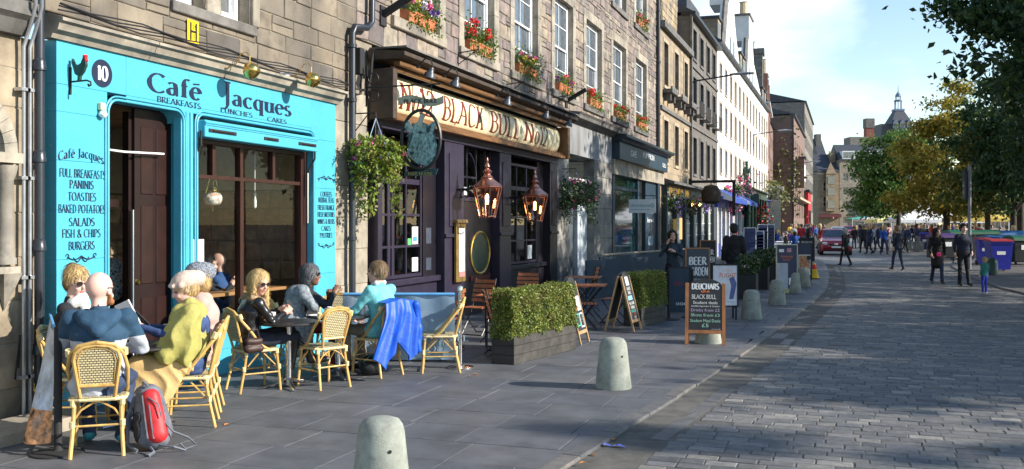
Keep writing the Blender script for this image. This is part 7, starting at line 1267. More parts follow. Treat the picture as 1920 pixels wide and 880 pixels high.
# ---------------------------------------------------------------- folding slatted chairs and tables of the pub
m_slat = M('teak_slat', (.4, .13, .05), .5, var=.25, scale=12, streak=-5); m_iron = M('black_iron', (.015, .015, .018), .4)
def folding(label, loc, rz):
 t = thing('folding_chair', label, 'chair', loc, rz, 'folding slatted chairs')
 for k in range(5): z = .52 + k * .075; y = -.16 - k * .02; q = MB(); w_ = .21 if k < 4 else .195; n = 6; q.add([(w_ * (2 * i / n - 1), y - .02 * (1 - (2 * i / n - 1) ** 2) + dy, z + dz) for dz in (0, .055) for dy in (0, .014) for i in range(n + 1)], [f_ for i in range(n) for f_ in ((i, i + 1, i + n + 2, i + n + 1)[::-1], (2 * n + 2 + i, 2 * n + 3 + i, 3 * n + 4 + i, 3 * n + 3 + i), (i, i + 1, 2 * n + 3 + i, 2 * n + 2 + i), (n + 1 + i, n + 2 + i, 3 * n + 4 + i, 3 * n + 3 + i)[::-1])]); q.build('slat', m_slat, t)
 for k in range(6): MB().bbox((-.2, -.13 + k * .058, .435), (.2, -.13 + k * .058 + .046, .45), .004).build('slat', m_slat, t)
 q = MB()
 for sx in (-1, 1): q.tube([(sx * .19, -.26, .9), (sx * .19, -.15, .45), (sx * .19, .0, .22), (sx * .19, .2, 0)], .011, 6); q.tube([(sx * .17, .16, .44), (sx * .17, .0, .22), (sx * .17, -.24, 0)], .011, 6)
 q.tube([(-.17, -.24, .01), (.17, -.24, .01)], .01, 5); q.tube([(-.19, .2, .01), (.19, .2, .01)], .01, 5); q.build('iron_legs', m_iron, t, smooth=True); return t
fc = None
def W3(x, y): return Vector((x, y, 0))
for x, y, rz, lb in ((2.55, 12.35, -60, 'folding slatted chair with an upright orange back beside the steel post'), (2.25, 13.0, 20, 'folding slatted chair tucked behind the near end of the hedge'), (1.6, 12.6, 100, 'folding slatted chair against the blue barrier, only its top slats showing'), (1.3, 14.6, 170, 'folding slatted chair behind the hedge under the right lantern'), (1.35, 16.9, 185, 'folding slatted chair behind the far end of the hedge'), (2.75, 15.9, -75, 'folding slatted chair turned sideways between the two menu boards'), (3.0, 17.0, 80, 'folding slatted chair close to the second menu board'), (1.7, 20.0, 90, 'folding slatted chair deep in the pub seating')):
 if fc is None: fc = folding(lb, W3(x, y), R(rz))
 else: copy_tree(fc, W3(x, y), R(rz), lb)
for i, (x, y, lb) in enumerate(((2.0, 13.9, 'slatted folding table behind the hedge'), (2.6, 16.6, 'slatted folding table between the two menu boards'), (1.9, 19.0, 'slatted folding table deep in the pub seating'))):
 if i == 0:
  ft = thing('slatted_table', lb, 'table', W3(x, y), R(5), 'slatted tables')
  for k in range(8): MB().bbox((-.35, -.36 + k * .09, .7), (.35, -.36 + k * .09 + .075, .72), .004).build('slat', m_slat, ft)
  q = MB()
  for sy in (-1, 1): q.tube([(-.3, sy * .28, 0), (.28, sy * .28, .69)], .011, 6); q.tube([(.3, sy * .28, 0), (-.28, sy * .28, .69)], .011, 6)
  q.build('iron_legs', m_iron, ft)
 else: copy_tree(ft, W3(x, y), R(8), lb)
# dark low wall panels and rail by the slate blue shop
q = MB(); q.box((0, 0, .05), (2.4, .04, .85)); lw = thing('dark_canvas_barrier', 'long dark canvas barrier with a pale handrail before the slate blue shop', 'barrier', (1.0, 24.0, 0), R(80));
q = MB(); q.box((0, 0, .05), (6.5, .04, .95)); q.build('canvas', m_fab, lw); MB().tube([(0, 0, 1.0), (6.5, 0, 1.0)], .03, 8).build('rail', M('rail_tan', (.3, .25, .2), .6), lw)
p_ = thing('low_dark_screen', 'low black screen across the grey shop doorway', 'barrier', (1.3, 21.5, 0), R(75)); MB().box((0, 0, .05), (3.2, .04, .95)).build('screen', m_fab, p_)
# ---------------------------------------------------------------- stacked chairs, terrace bits further on
m_bch = M('navy_slat', (.03, .05, .16), .5)
def stackchair(label, loc, rz, grp='blue and white chairs in stacks'):
 t = thing('stacked_chair', label, 'chair', loc, rz, grp); q = MB(); q.bbox((-.22, -.22, .43), (.22, .2, .45), .01); q.build('seat', m_bch, t); q = MB(); q.bbox((-.22, -.27, .6), (.22, -.24, .84), .01); q.build('backrest', m_bch, t); q = MB()
 for sx in (-1, 1): q.box((sx * .22, -.24, .655), (sx * .27, .24, .69)); q.tube([(sx * .24, .2, 0), (sx * .24, .2, .66), (sx * .24, -.24, .68), (sx * .23, -.25, .86)], .016, 5); q.tube([(sx * .23, -.22, 0), (sx * .23, -.25, .86)], .016, 5)
 q.tube([(-.23, -.25, .86), (.23, -.25, .86)], .016, 5); q.build('tube_frame', m_wht, t); return t
sc_ = None; words = ['lowest', 'second', 'third', 'fourth', 'fifth', 'sixth', 'seventh', 'topmost']
for si, (px, z_, n, nm) in enumerate(((1403, 38, 7, 'nearest stack, left of the men'), (1417, 38.6, 6, 'front middle stack'), (1424, 41, 8, 'tallest stack'), (1437, 43, 8, 'right hand stack'))):
 p = at(px, 500, z_); p.z = 0
 for k in range(n):
  lb = f'blue and white chair, {words[k] if k < n - 1 else "topmost"} of the {nm}'
  if sc_ is None: sc_ = stackchair(lb, p, R(20))
  else: copy_tree(sc_, p + Vector((0, .0, .13 * k)), R(20 + si * 8), lb)
m_tub = M('black_planter', (.015, .016, .018), .6, var=.2)
for px, py, z_, w_, lb in ((1400, 560, 23.0, .55, 'dark leafy tub behind the man in black'), (1424, 540, 26.5, .6, 'black square tub with a bush in the row by the posts'), (1445, 530, 29, .5, 'black tub with a round bush near the tall shop board')):
 p = at(px, py, z_); p.z = 0; t = thing('bush_tub', lb, 'planter', p, 0, 'bush tubs beside the terrace'); MB().bbox((-.25, -.25, 0), (.25, .25, .6), .02).build('tub', m_tub, t); v = RNG.normal(size=(900, 3)); v /= np.linalg.norm(v, axis=1)[:, None]; leafmesh('foliage', v * RNG.uniform(.7, 1.1, 900)[:, None] * np.array([.3, .3, .28]) + [0, 0, .8], .08, m_leafd, t)
for k, (px, z_) in enumerate(((1412, 24), (1431, 27.5), (1452, 31), (1463, 35), (1470, 40))):
 p = at(px, 500, z_); p.z = 0; o = MB().lathe([(.16, 0), (.16, .02), (.025, .04), (.025, .98), (.0, 1.0)], n=10).build('terrace_post', m_chrome, smooth=True); o.location = p; tag(o, ['steel rope post', 'steel post', 'slim steel post', 'thin metal post', 'small metal post'][k] + ' ' + ['beside the man in black', 'between two bush tubs', 'left of the tall shop board', 'behind the tall shop board', 'farthest along the terrace edge'][k], 'post', 'terrace posts')
for k, (px, z_, lb) in enumerate(((1445, 44, 'table under a white and green cloth beyond the chair stacks'), (1466, 50, 'white clothed terrace table farther along the pavement'), (1478, 57, 'striped clothed terrace table near the red car'), (1489, 66, 'pale clothed terrace table close to the crowd'))):
 p = at(px, 470, z_); p.z = 0; t = thing('terrace_table', lb, 'table', p, 0, 'clothed terrace tables'); MB().bbox((-.7, -.9, .7), (.7, .9, .75), .02).build('table_top', m_wht, t); q = MB()
 for s_ in (-1, 1): q.box((-.7, s_ * .9, .3), (.7, s_ * .89, .72))
 q.box((.7, -.89, .3), (.71, .89, .72)); q.build('cloth', M('cloth_%d' % (k % 2), ((.6, .62, .62), (.1, .4, .3))[k % 2], .8, var=.5, scale=9, hue=(.5, .1, .15)), t); q = MB(); q.tube([(0, 0, 0), (0, 0, .7)], .04, 6); q.build('leg', m_chrome, t)
t = thing('chalk_board_small', 'small dark chalk board on the pavement left of the red car', 'sign', at(1513, 500, 45) * 1, 0); t.location.z = 0; MB().bbox((-.35, -.03, .05), (.35, .03, 1.15), .01).build('board', m_chalk, t); lettering('BREAKFAST', (0, -.032, .9), (1, 0, 0), (0, 0, 1), .09, m_ck, t, .5, n=(0, -1, 0), center=True, world=False); lettering('ALL DAY', (0, -.032, .7), (1, 0, 0), (0, 0, 1), .09, m_ck, t, .4, n=(0, -1, 0), center=True, world=False)
# ---------------------------------------------------------------- bins, rails, signpost on the square
def wheelie(label, px, py, wd, h, body, lid, rz=.3):
 p = gnd(px, py, .02); t = thing('wheelie_bin', label, 'bin', p, rz, 'bins on the square'); q = MB(); w_ = wd / 2; q.add([(-w_ * .8, -w_ * .8, .06), (w_ * .8, -w_ * .8, .06), (w_ * .8, w_ * .7, .06), (-w_ * .8, w_ * .7, .06), (-w_, -w_, h), (w_, -w_, h), (w_, w_, h), (-w_, w_, h)], [(0, 3, 2, 1), (0, 1, 5, 4), (1, 2, 6, 5), (2, 3, 7, 6), (3, 0, 4, 7), (4, 5, 6, 7)]); q.bbox((-w_ - .02, -w_ - .02, h - .08), (w_ + .02, w_ + .02, h), .01); q.build('body', body, t); q = MB(); q.prism([(-w_ - .04, h + .001), (w_ + .04, h + .001), (w_ + .02, h + .1), (-w_ * .5, h + .07)], -w_ - .02, w_ + .02, 0); q.build('lid', lid, t)
 for sx in (-1, 1): q = MB(); q.tube([(sx * w_ * .9, w_ * .8, .1), (sx * w_ * .72, w_ * .8, .1)], .1, 12); q.build('wheel', m_blk2, t)
 MB().box((-w_ * .5, -w_ * .93, h * .55), (w_ * .3, -w_ * .9, h * .7)).build('sticker', m_wht, t); return t
m_bbl = M('bin_blue', (.012, .02, .35), .4); m_rlid = M('lid_red', (.3, .02, .03), .5)
wheelie('tall blue wheelie bin with a red lid, right of the pair', 1872, 508, .78, 1.12, m_bbl, m_rlid, .25); wheelie('blue wheelie bin with white print, left of the pair', 1844, 497, .55, 1.1, m_bbl, m_rlid, .2); wheelie('purple blue wheelie bin beside the stone trough', 1733, 470, .6, 1.1, M('bin_purple', (.03, .015, .12), .4), m_bbl, .1)
def bigbin(label, px, py, z, W, H, body, lid):
 p = at(px, py, z); p.z = .02; t = thing('communal_bin', label, 'bin', p, PSI, 'large communal bins'); MB().bbox((-W / 2, -.5, .12), (W / 2, .5, H - .15), .04).build('body', body, t); q = MB(); q.prism([(-.55, H - .15), (.55, H - .15), (.45, H), (-.2, H + .08), (-.5, H - .02)], -W / 2 - .03, W / 2 + .03, 0); q.build('lid', lid, t)
 for sx in (-1, 1): q = MB(); q.tube([(sx * W * .4, -.4, .08), (sx * W * .36, -.4, .08)], .08, 10); q.build('wheel', m_blk2, t)
 MB().box((-.2, -.515, H * .55), (.3, -.5, H * .72)).build('sticker', m_pl, t)
m_bk = M('bin_black', (.012, .015, .018), .4)
for a in (('communal bin with a purple lid behind the walking couple', 1764, 455, 47, 1.0, 1.25, m_bk, M('lid_purple', (.05, .02, .12), .45)), ('green lidded communal bin behind the man in navy', 1798, 455, 48, 1.25, 1.4, m_bk, M('lid_green', (.008, .09, .045), .45)), ('green lidded communal bin right of the signpost', 1843, 455, 49, 1.25, 1.4, m_bk, MC['lid_green']), ('communal bin with a bright blue lid at the right edge', 1887, 455, 49, 1.3, 1.35, m_bk, M('lid_blue', (.012, .1, .28), .45)), ('low communal bin with a blue lid behind the white rail', 1866, 470, 43, 1.2, 1.2, m_bk, MC['lid_blue']), ('black topped tall bin at the edge of the picture', 1912, 470, 42, 1.0, 1.2, m_bk, MC['lid_green'])): bigbin(*a)
sp_ = thing('signpost', 'slim grey signpost with a dark sign plate turned edge on, by the wheelie bins', 'signpost', gnd(1818, 505, .02)); MB().tube([(0, 0, 0), (0, 0, 4.1)], .06, 10).build('pole', M('post_grey', (.2, .22, .26), .45), sp_, smooth=True); q = MB(); q.obox((-.12, 0, 3.3), .34, .03, 1.1, Matrix.Rotation(.6, 3, 'Z')); q.build('sign_plate', M('plate_back', (.05, .06, .08), .5), sp_)
def rail(label, a, b, h=.95):
 t = thing('guard_rail', label, 'rail', a); d = b - a; q = MB(); q.tube([(0, 0, 0), (0, 0, h), d + Vector((0, 0, h)), d], .03, 6); q.tube([(0, 0, h * .5), d + Vector((0, 0, h * .5))], .02, 6); q.build('rail', m_wht, t); q = MB()
 for k in range(1, 6): q.tube([d * (k / 6), d * (k / 6) + Vector((0, 0, h))], .012, 5)
 q.build('bars', m_wht, t, kind='stuff')
rail('low white rail left of the child', gnd(1806, 496, .02), gnd(1850, 494, .02), .45); rail('white hooped rail behind the blue wheelie bins', gnd(1880, 490, .02), gnd(1915, 490, .02), .95)
tr_ = thing('stone_trough', 'pale stone bench block on the square behind the man in blue', 'bench', gnd(1715, 470, .02), .2); MB().bbox((-.5, -.35, 0), (.5, .35, .5), .04).build('block', m_gran, tr_); MB().bbox((-.56, -.41, .5), (.56, .41, .6), .03).build('slab', m_gran, tr_)
gb = thing('green_bollard', 'dark green bin bollard beside the child', 'bollard', gnd(1860, 516, .02)); MB().lathe([(.2, 0), (.18, .5), (.1, .6), (0, .62)], n=14).build('body', m_dg, gb, smooth=True)
# ---------------------------------------------------------------- market tents
def tent(label, px, pyt, z, W, col, h=2.3, pk=1.1, D=3.5, grp='market tents'):
 c = at(px, pyt, z); c.z = 0; t = thing('market_tent', label, 'tent', c, PSI, grp); w_ = W / 2; d = D / 2; q = MB(); q.add([(-w_, -d, h), (w_, -d, h), (w_, d, h), (-w_, d, h), (-w_ * .0, 0, h + pk), (-w_, -d, h - .3), (w_, -d, h - .3), (w_, d, h - .3), (-w_, d, h - .3)], [(0, 1, 4), (1, 2, 4), (2, 3, 4), (3, 0, 4), (0, 5, 6, 1), (1, 6, 7, 2), (2, 7, 8, 3), (3, 8, 5, 0)]); q.build('canopy', col, t)
 for sx in (-1, 1):
  for sy in (-1, 1): MB().tube([(sx * w_, sy * d, 0), (sx * w_, sy * d, h)], .04, 6).build('pole', m_wht, t)
 MB().bbox((-w_ * .8, -d * .5, .75), (w_ * .8, -d * .1, .85), .01).build('counter', m_wht, t)
m_ty = M('tent_yellow', (.6, .42, .08), .6, var=.1); m_tw = M('tent_white', (.8, .82, .85), .6, var=.05); m_tg = M('tent_green', (.05, .4, .28), .6); m_typ = M('tent_pale_yellow', (.75, .7, .3), .6)
for a in (('white peaked market tent left of the autumn tree trunk', 1732, 412, 90, 6.2, m_tw, 2.2, 1.5), ('pale yellow market tent below the round green tree', 1680, 412, 95, 5, m_typ, 2.2, .9), ('yellow market tent right of the autumn tree trunk', 1852, 412, 85, 6.5, m_ty, 2.3, .9), ('second yellow market tent nearer the signpost', 1815, 412, 92, 6, m_ty, 2.3, .9), ('white market tent behind the autumn tree trunk', 1790, 412, 98, 5, m_tw, 2.2, 1.0), ('long green and white market awning before the grey house', 1627, 412, 150, 6, m_tg, 2.6, .5), ('white market tent next to the green awning', 1648, 412, 125, 5, m_tw, 2.4, .7)): tent(*a)
# ---------------------------------------------------------------- cars
def car(label, px, py, rz, paint, suv=False, grp='cars on the street', sc=1.0):
 t = thing('car', label, 'car', gnd(px, py, ZR) if py < 600 else Vector((0, 0, 0)), rz, grp)
 L, W, H = 4.1, 1.75, 1.52; q = MB(); secs = []   # local -y is the front
 for y, wb, zlo, zs, wt, zt in ((-2.05, .72, .35, .62, .6, .68), (-1.95, .84, .22, .78, .7, .84), (-1.2, .875, .2, .92, .76, 1.0), (-.75, .875, .2, .95, .8, 1.06), (.1, .875, .2, .98, .82, 1.0), (1.5, .875, .2, 1.0, .8, 1.04), (1.95, .84, .25, .95, .74, 1.05), (2.05, .78, .35, .8, .68, .9)):
  secs.append([(-wb, y, zlo), (-wb - .005, y, (zlo + zs) / 2), (-wb, y, zs), (-wt, y, zt), (wt, y, zt), (wb, y, zs), (wb + .005, y, (zlo + zs) / 2), (wb, y, zlo)])
 vs = [p for s_ in secs for p in s_]; n = 8; fs = [(i * n + k, i * n + (k + 1) % n, (i + 1) * n + (k + 1) % n, (i + 1) * n + k) for i in range(len(secs) - 1) for k in range(n)] + [tuple(range(n))[::-1], tuple((len(secs) - 1) * n + k for k in range(n))]; q.add(vs, [f_[::-1] for f_ in fs]); q.build('body', paint, t, smooth=True)
 q = MB(); cab = [[(-.78, -.95, .98), (.78, -.95, .98), (.82, 1.75, 1.0), (-.82, 1.75, 1.0)], [(-.6, -.25, 1.44), (.6, -.25, 1.44), (.62, 1.35, 1.46), (-.62, 1.35, 1.46)]]; q.add(cab[0] + cab[1], [(0, 1, 5, 4), (1, 2, 6, 5), (2, 3, 7, 6), (3, 0, 4, 7)]); q.build('glass', M('car_glass', (.02, .035, .06), .05, spec=1, var=0), t)
 q = MB(); q.add([(-.6, -.25, 1.445), (.6, -.25, 1.445), (.62, 1.35, 1.465), (-.62, 1.35, 1.465), (-.55, -.1, 1.51), (.55, -.1, 1.51), (.56, 1.2, 1.53), (-.56, 1.2, 1.53)], [(0, 1, 5, 4), (1, 2, 6, 5), (2, 3, 7, 6), (3, 0, 4, 7), (4, 5, 6, 7)]);
 for sx in (-1, 1): q.tube([(sx * .79, -.95, .98), (sx * .605, -.25, 1.45)], .035, 6); q.tube([(sx * .8, .4, 1.0), (sx * .62, .4, 1.46)], .03, 6); q.tube([(sx * .82, 1.7, 1.0), (sx * .62, 1.33, 1.46)], .05, 6)
 q.build('roof', paint, t, smooth=True)
 for sx in (-1, 1):
  o = MB().lathe([(.0, -.03), (.16, 0), (.12, .05), (0, .07)], n=14, sy=.6).xf(Matrix.Translation((sx * .62, -2.0, .68)) @ Matrix.Rotation(R(90), 4, 'X')).build('headlight', M('headlight', (.7, .72, .75), .1, spec=1, var=0), t, smooth=True); MB().bbox((sx * .88 - .1, -.75, .98), (sx * .88 + .1, -.6, 1.12), .03).build('mirror', paint, t)
  for y in (-1.28, 1.3):
   o = thing('wheel', None, None, (0, 0, 0)); o.parent = t; q = MB(); q.tube([(sx * .9, y, .31), (sx * .68, y, .31)], .31, 20); q.build('tyre', m_blk2, o); q = MB(); q.tube([(sx * .905, y, .31), (sx * .8, y, .31)], .2, 14); q.build('rim', m_chrome, o)
 q = MB(); q.bbox((-.4, -2.07, .55), (.4, -2.03, .65), .005); q.bbox((-.6, -2.05, .28), (.6, -2.0, .42), .005); q.build('grille', m_blk2, t); q = MB(); q.bbox((-.26, -2.085, .42), (.26, -2.07, .53), .003); np_ = q.build('number_plate', m_wht, t); q = MB(); q.bbox((-.1, -2.09, .6), (.1, -2.07, .7), .01); q.build('badge', m_chrome, t); return t
m_cred = M('car_red', (.32, .008, .02), .25, var=0, coat=.8); m_csil = M('car_silver', (.45, .52, .6), .3, .4, var=0, coat=.5); m_cbl = M('car_navy', (.02, .03, .08), .25, var=0, coat=.8)
car('red hatchback facing the camera, parked half along the kerb', 1564, 477, R(4), m_cred); car('pale silver blue car parked behind the red hatchback', 1571, 454, R(4), m_csil); car('dark red car farther back behind the silver car', 1590, 444, R(0), m_cred); car('dark blue car at the end of the parked cars', 1601, 438, R(-5), m_cbl)
# ---------------------------------------------------------------- people
m_skin = M('skin', (.62, .36, .27), .5, var=.06, scale=9); m_skinp = M('skin_pale', (.72, .45, .37), .5, var=.06, scale=9); m_skind = M('skin_dark', (.2, .095, .055), .5, var=.06, scale=9); m_lip = M('lips', (.5, .16, .15), .5, var=0)
m_shoe = M('shoe_black', (.015, .014, .014), .4, var=.1); m_jean = M('denim', (.025, .045, .1), .8, var=.25, scale=14, bump=.3, bscale=200)
def cloth(name, c, b=.35, sc=22, var=.14, rough=.85, hue=None): return M(name, c, rough, var=var, scale=7, bump=b, bscale=sc, bdist=.02, hue=hue)
def hand_prims(w, d, nrm, side, curl=.5, r=.0088):
 """palm, four bent fingers of different lengths and a thumb leaving the side of the palm"""
 w, d, nrm = (np.array(v, float) for v in (w, d, nrm)); d /= np.linalg.norm(d); nrm -= nrm @ d * d; nrm /= np.linalg.norm(nrm); s = np.cross(d, nrm) * side; P = [cap(w - d * .02, w + d * .035, .026, .03, 0, .015, s, 1.35), cap(w + d * .03, w + d * .075, .021, .018, 0, .012, s, 1.9)]
 for k, (o, L) in enumerate(((-.03, .068), (-.01, .078), (.01, .072), (.029, .056))):
  b = w + d * .082 + s * o; a1, a2, a3 = curl * .8, curl * 1.9, curl * 2.7; dr = lambda a: d * math.cos(a) + nrm * math.sin(a); p1 = b + dr(a1) * L * .45; p2 = p1 + dr(a2) * L * .32; p3 = p2 + dr(a3) * L * .23; P += [cap(b, p1, r * 1.08, r, 0, .004), cap(p1, p2, r, r * .93, 0, .004), cap(p2, p3, r * .93, r * .8, 0, .004)]
 t0 = w + d * .02 - s * .03; t1 = t0 + d * .032 - s * .026 + nrm * .012; t2 = t1 + d * .03 - s * .004 + nrm * .02; return P + [cap(t0, t1, .0125, .0105, 0, .008), cap(t1, t2, .0105, .0085, 0, .004)]
def folds(V, Q, lb, J, amp):
 """creases in the cloth: ridges across the limbs, strongest near elbows, knees and waist"""
 n = np.cross(V[Q[:, 2]] - V[Q[:, 0]], V[Q[:, 3]] - V[Q[:, 1]]); N_ = np.zeros_like(V)
 for k in range(4): np.add.at(N_, Q[:, k], n)
 N_ /= np.linalg.norm(N_, axis=1)[:, None] + 1e-9; mk = np.zeros(len(V)); ct = np.zeros(len(V)); c = ((lb == 1) | (lb == 2)).astype(float)
 for k in range(4): np.add.at(mk, Q[:, k], c); np.add.at(ct, Q[:, k], 1)
 mk /= np.maximum(ct, 1); mk = np.where(mk > .99, 1, 0); near = sum(np.exp(-((V - J[j]) ** 2).sum(1) / .018) for j in ('el', 'er', 'kl', 'kr', 'wa', 'hl', 'hr', 'al', 'ar')); x, y, z = V.T
 w_ = np.sin(z * 62 + 2.2 * np.sin(x * 17) + 2 * np.sin(y * 21)) * np.sin(x * 19 + y * 23 + 1.3) + .5 * np.sin(z * 31 + x * 41 - y * 37)
 return V + N_ * (mk * amp * (.45 + .9 * np.clip(near, 0, 1)) * w_)[:, None]
def strands(t, v, f, c, L, mat):
 """locks of hair lying over the mass, combed down and back"""
 n = 1500; p = v[RNG.choice(len(v), n)] + RNG.normal(0, .002, (n, 3)); o = p - c; o /= np.linalg.norm(o, axis=1)[:, None] + 1e-9; d = np.tile([0, 0, -1.], (n, 1)) + RNG.normal(0, .22, (n, 3)); d -= (d * o).sum(1)[:, None] * o; d /= np.linalg.norm(d, axis=1)[:, None] + 1e-9
 s = np.cross(d, o) * .0026; l = L * RNG.uniform(.3, .75, n)[:, None]; q = [p - d * l * .4 + o * .001, p + o * .005, p + d * l * .6 + o * .003]
 V = np.stack([q[0] - s, q[0] + s, q[1] - s, q[1] + s, q[2] - s * .3, q[2] + s * .3], 1).reshape(-1, 3); i = np.arange(n)[:, None] * 6; npmesh('hair_strands', V, np.concatenate([np.hstack([i, i + 1, i + 3, i + 2]), np.hstack([i + 2, i + 3, i + 5, i + 4])]), mat, t, kind='stuff')
def rotz(v, a): c, s = math.cos(a), math.sin(a); return np.array([v[0] * c - v[1] * s, v[0] * s + v[1] * c, v[2]])
def pose(kind='stand', **k):
 if kind == 'stand': J = dict(hl=(-.09, 0, .93), hr=(.09, 0, .93), kl=(-.1, .03, .5), kr=(.1, .03, .5), al=(-.1, -.01, .08), ar=(.1, -.01, .08), wa=(0, 0, 1.07), ch=(0, .01, 1.3), nk=(0, -.01, 1.47), hd=(0, .02, 1.64), sl=(-.175, -.01, 1.42), sr=(.175, -.01, 1.42), el=(-.24, -.04, 1.14), er=(.24, -.04, 1.14), wl=(-.25, .05, .9), wr=(.25, .05, .9), tl=(-.11, .15, .035), tr=(.11, .15, .035))
 elif kind == 'walk': J = pose('stand'); J.update(kl=(-.1, .14, .52), al=(-.1, .22, .09), tl=(-.11, .38, .06), kr=(.1, -.05, .5), ar=(.1, -.26, .12), tr=(.11, -.12, .03), el=(-.24, -.1, 1.15), wl=(-.24, -.1, .9), er=(.24, .04, 1.15), wr=(.22, .2, .94))
 else: J = dict(hl=(-.1, -.05, .54), hr=(.1, -.05, .54), kl=(-.13, .38, .53), kr=(.13, .38, .53), al=(-.13, .36, .09), ar=(.13, .36, .09), wa=(0, -.08, .68), ch=(0, -.07, .9), nk=(0, -.05, 1.07), hd=(0, -.01, 1.23), sl=(-.175, -.06, 1.01), sr=(.175, -.06, 1.01), el=(-.25, .02, .78), er=(.25, .02, .78), wl=(-.1, .26, .76), wr=(.1, .26, .76), tl=(-.14, .53, .04), tr=(.14, .53, .04))
 J.update(k); return {a: np.array(b, float) for a, b in J.items()}
def person(label, loc, rz, J, mats, hy=0, hp=0, fat=1.0, h=.012, hands=True, hair=None, hairm=None, skirt=0, thick=0, sc=1.0, face=True, glasses=False, relab=None, extra=(), hcurl=.6, group=None, bulk=0, hdir=None, fem=False, hscale=1.1, beard=None, boots=0):
 """mats: skin, top, trousers, shoes [, second]"""
 t = thing('person', label, 'person', loc, rz, group); J = {a: b.copy() for a, b in J.items()}; b_ = bulk; f_ = fat; P = []
 X = (1, 0, 0)
 P += [cap(J['hl'] * [.5, 1, 1], J['wa'], .105 * f_ + b_, .1 * f_ + b_, 1, .05, X, 1.32), cap(J['wa'], J['ch'], .102 * f_ + b_, .115 * f_ + b_, 1, .05, X, 1.34 if not fem else 1.18), cap(J['ch'], (J['sl'] + J['sr']) / 2 - [0, 0, .02], .115 * f_ + b_, .075 * f_ + b_, 1, .05, X, 1.35), cap(J['sl'], J['sr'], .055 + b_, .055 + b_, 1, .04), cap(J['nk'] - [0, 0, .06], J['nk'] + [0, 0, .0], .085 + b_, .062, 1, .03)]
 P += [cap((J['hl'] + J['hr']) / 2 - [0, .0, .02], (J['hl'] + J['hr']) / 2 + [0, 0, .03], .1 * f_, .1 * f_, 2, .04, X, 1.4)]
 if fem: P += [ell(J['ch'] + [-.065, .085, .0], (.06, .06, .065), 1, .03), ell(J['ch'] + [.065, .085, .0], (.06, .06, .065), 1, .03)]
 for s, q in (('l', -1), ('r', 1)):
  sh, e_, w_ = J['s' + s], J['e' + s], J['w' + s]; wd = (w_ - e_) / np.linalg.norm(w_ - e_)
  P += [cap(sh, e_, .052 * f_ + thick + b_, .042 + thick + b_ * .7, 1, .035), cap(e_, w_ - wd * .03, .041 + thick + b_ * .7, .032 + thick, 1, .02)]
  P += [cap(J['h' + s], J['k' + s], .082 * f_, .058, 2, .035), cap(J['k' + s], J['a' + s], .056, .04 + (.012 if boots == 0 else .01), 2 if not boots else 3, .025)]
  fo = J['t' + s] - J['a' + s]; P += [cap(J['a' + s] * [1, 1, 1] - [0, .02, .02], J['t' + s], .043, .034, 3, .02, None)]
 if skirt: P += [cap((J['hl'] + J['hr']) / 2 + [0, 0, .05], (J['kl'] + J['kr']) / 2 * skirt + (J['hl'] + J['hr']) / 2 * (1 - skirt), .13 * f_, .15 * f_, 1, .04, X, 1.25)]
 # head, in its own turned frame
 hk = hscale; H = J['hd'] + np.array([0, 0, .012]) * (hk > 1.05); cy, sy = math.cos(hy), math.sin(hy); cp_, sp_ = math.cos(hp), math.sin(hp)
 S = np.array([cy, sy, 0]); Fw = np.array([-sy * cp_, cy * cp_, sp_]); Up = np.cross(S, Fw); hw = lambda x, y, z: H + (S * x + Fw * y + Up * z) * hk; Rm = np.stack([S, Fw, Up], 1)
 P += [cap(J['nk'] - [0, 0, .02], H - Up * .05 - Fw * .02, .054, .05, 0, .02), ell(hw(0, -.012, .025), (.076, .094, .092), 0, .02, Rm), ell(hw(0, .022, -.03), (.06, .068, .085), 0, .02, Rm), ell(hw(0, .055, -.092), (.026, .026, .022), 0, .02, Rm), ell(hw(0, .07, .028), (.05, .02, .012), 0, .012, Rm)]
 if face: P += [cap(hw(0, .084, .015), hw(0, .102, -.022), .008, .014, 0, .008), ell(hw(0, .082, -.058), (.024, .011, .009), 4, .004, Rm), ell(hw(-.03, .072, .008), (.018, .02, .012), 0, .008, Rm, True), ell(hw(.03, .072, .008), (.018, .02, .012), 0, .008, Rm, True), ell(hw(-.078, -.005, -.005), (.01, .02, .031), 0, .004, Rm), ell(hw(.078, -.005, -.005), (.01, .02, .031), 0, .004, Rm), ell(hw(-.035, .07, -.03), (.022, .016, .018), 0, .012, Rm), ell(hw(.035, .07, -.03), (.022, .016, .018), 0, .012, Rm)]
 P = [(p[0], p[1], p[2] * hk) + p[3:] if p[0] == 'e' and p[3] is not None else p for p in P] + list(extra); V, Q, lb = sdf_mesh(P, h); C = V[Q].mean(1)
 if h < .025: V = folds(V, Q, lb, J, .005)
 if relab: lb = relab(C, lb)
 if hands:
  for s, q in (('l', -1), ('r', 1)):
   e_, w_ = J['e' + s], J['w' + s]; d = (w_ - e_) if hdir is None else np.array(hdir[0 if s == 'l' else 1], float); inn = np.array([-q, .1, -.35])
   v, f, _ = sdf_mesh([cap(w_ - (w_ - e_) / np.linalg.norm(w_ - e_) * .05, w_, .027, .024, 0, .01)] + hand_prims(w_, d, inn, q, hcurl), .0062 if h < .02 else .012); Q = np.vstack([Q, f + len(V)]); V = np.vstack([V, v]); lb = np.concatenate([lb, np.zeros(len(f), dtype=lb.dtype)])
 m_ = [mats[0], mats[1], mats[2], mats[3], m_lip] + list(mats[4:]); V = V * sc; body = npmesh('body', V, Q, m_, t, False, True, None, lb)
 if face and h < .02:
  for sx in (-1, 1): npmesh('eye', *sdf_mesh([ell(hw(sx * .03, .074, .008) * sc, (.012, .009, .007))], .0035)[:2], M('eye_dark', (.05, .035, .03), .2, var=0), t, False, True)
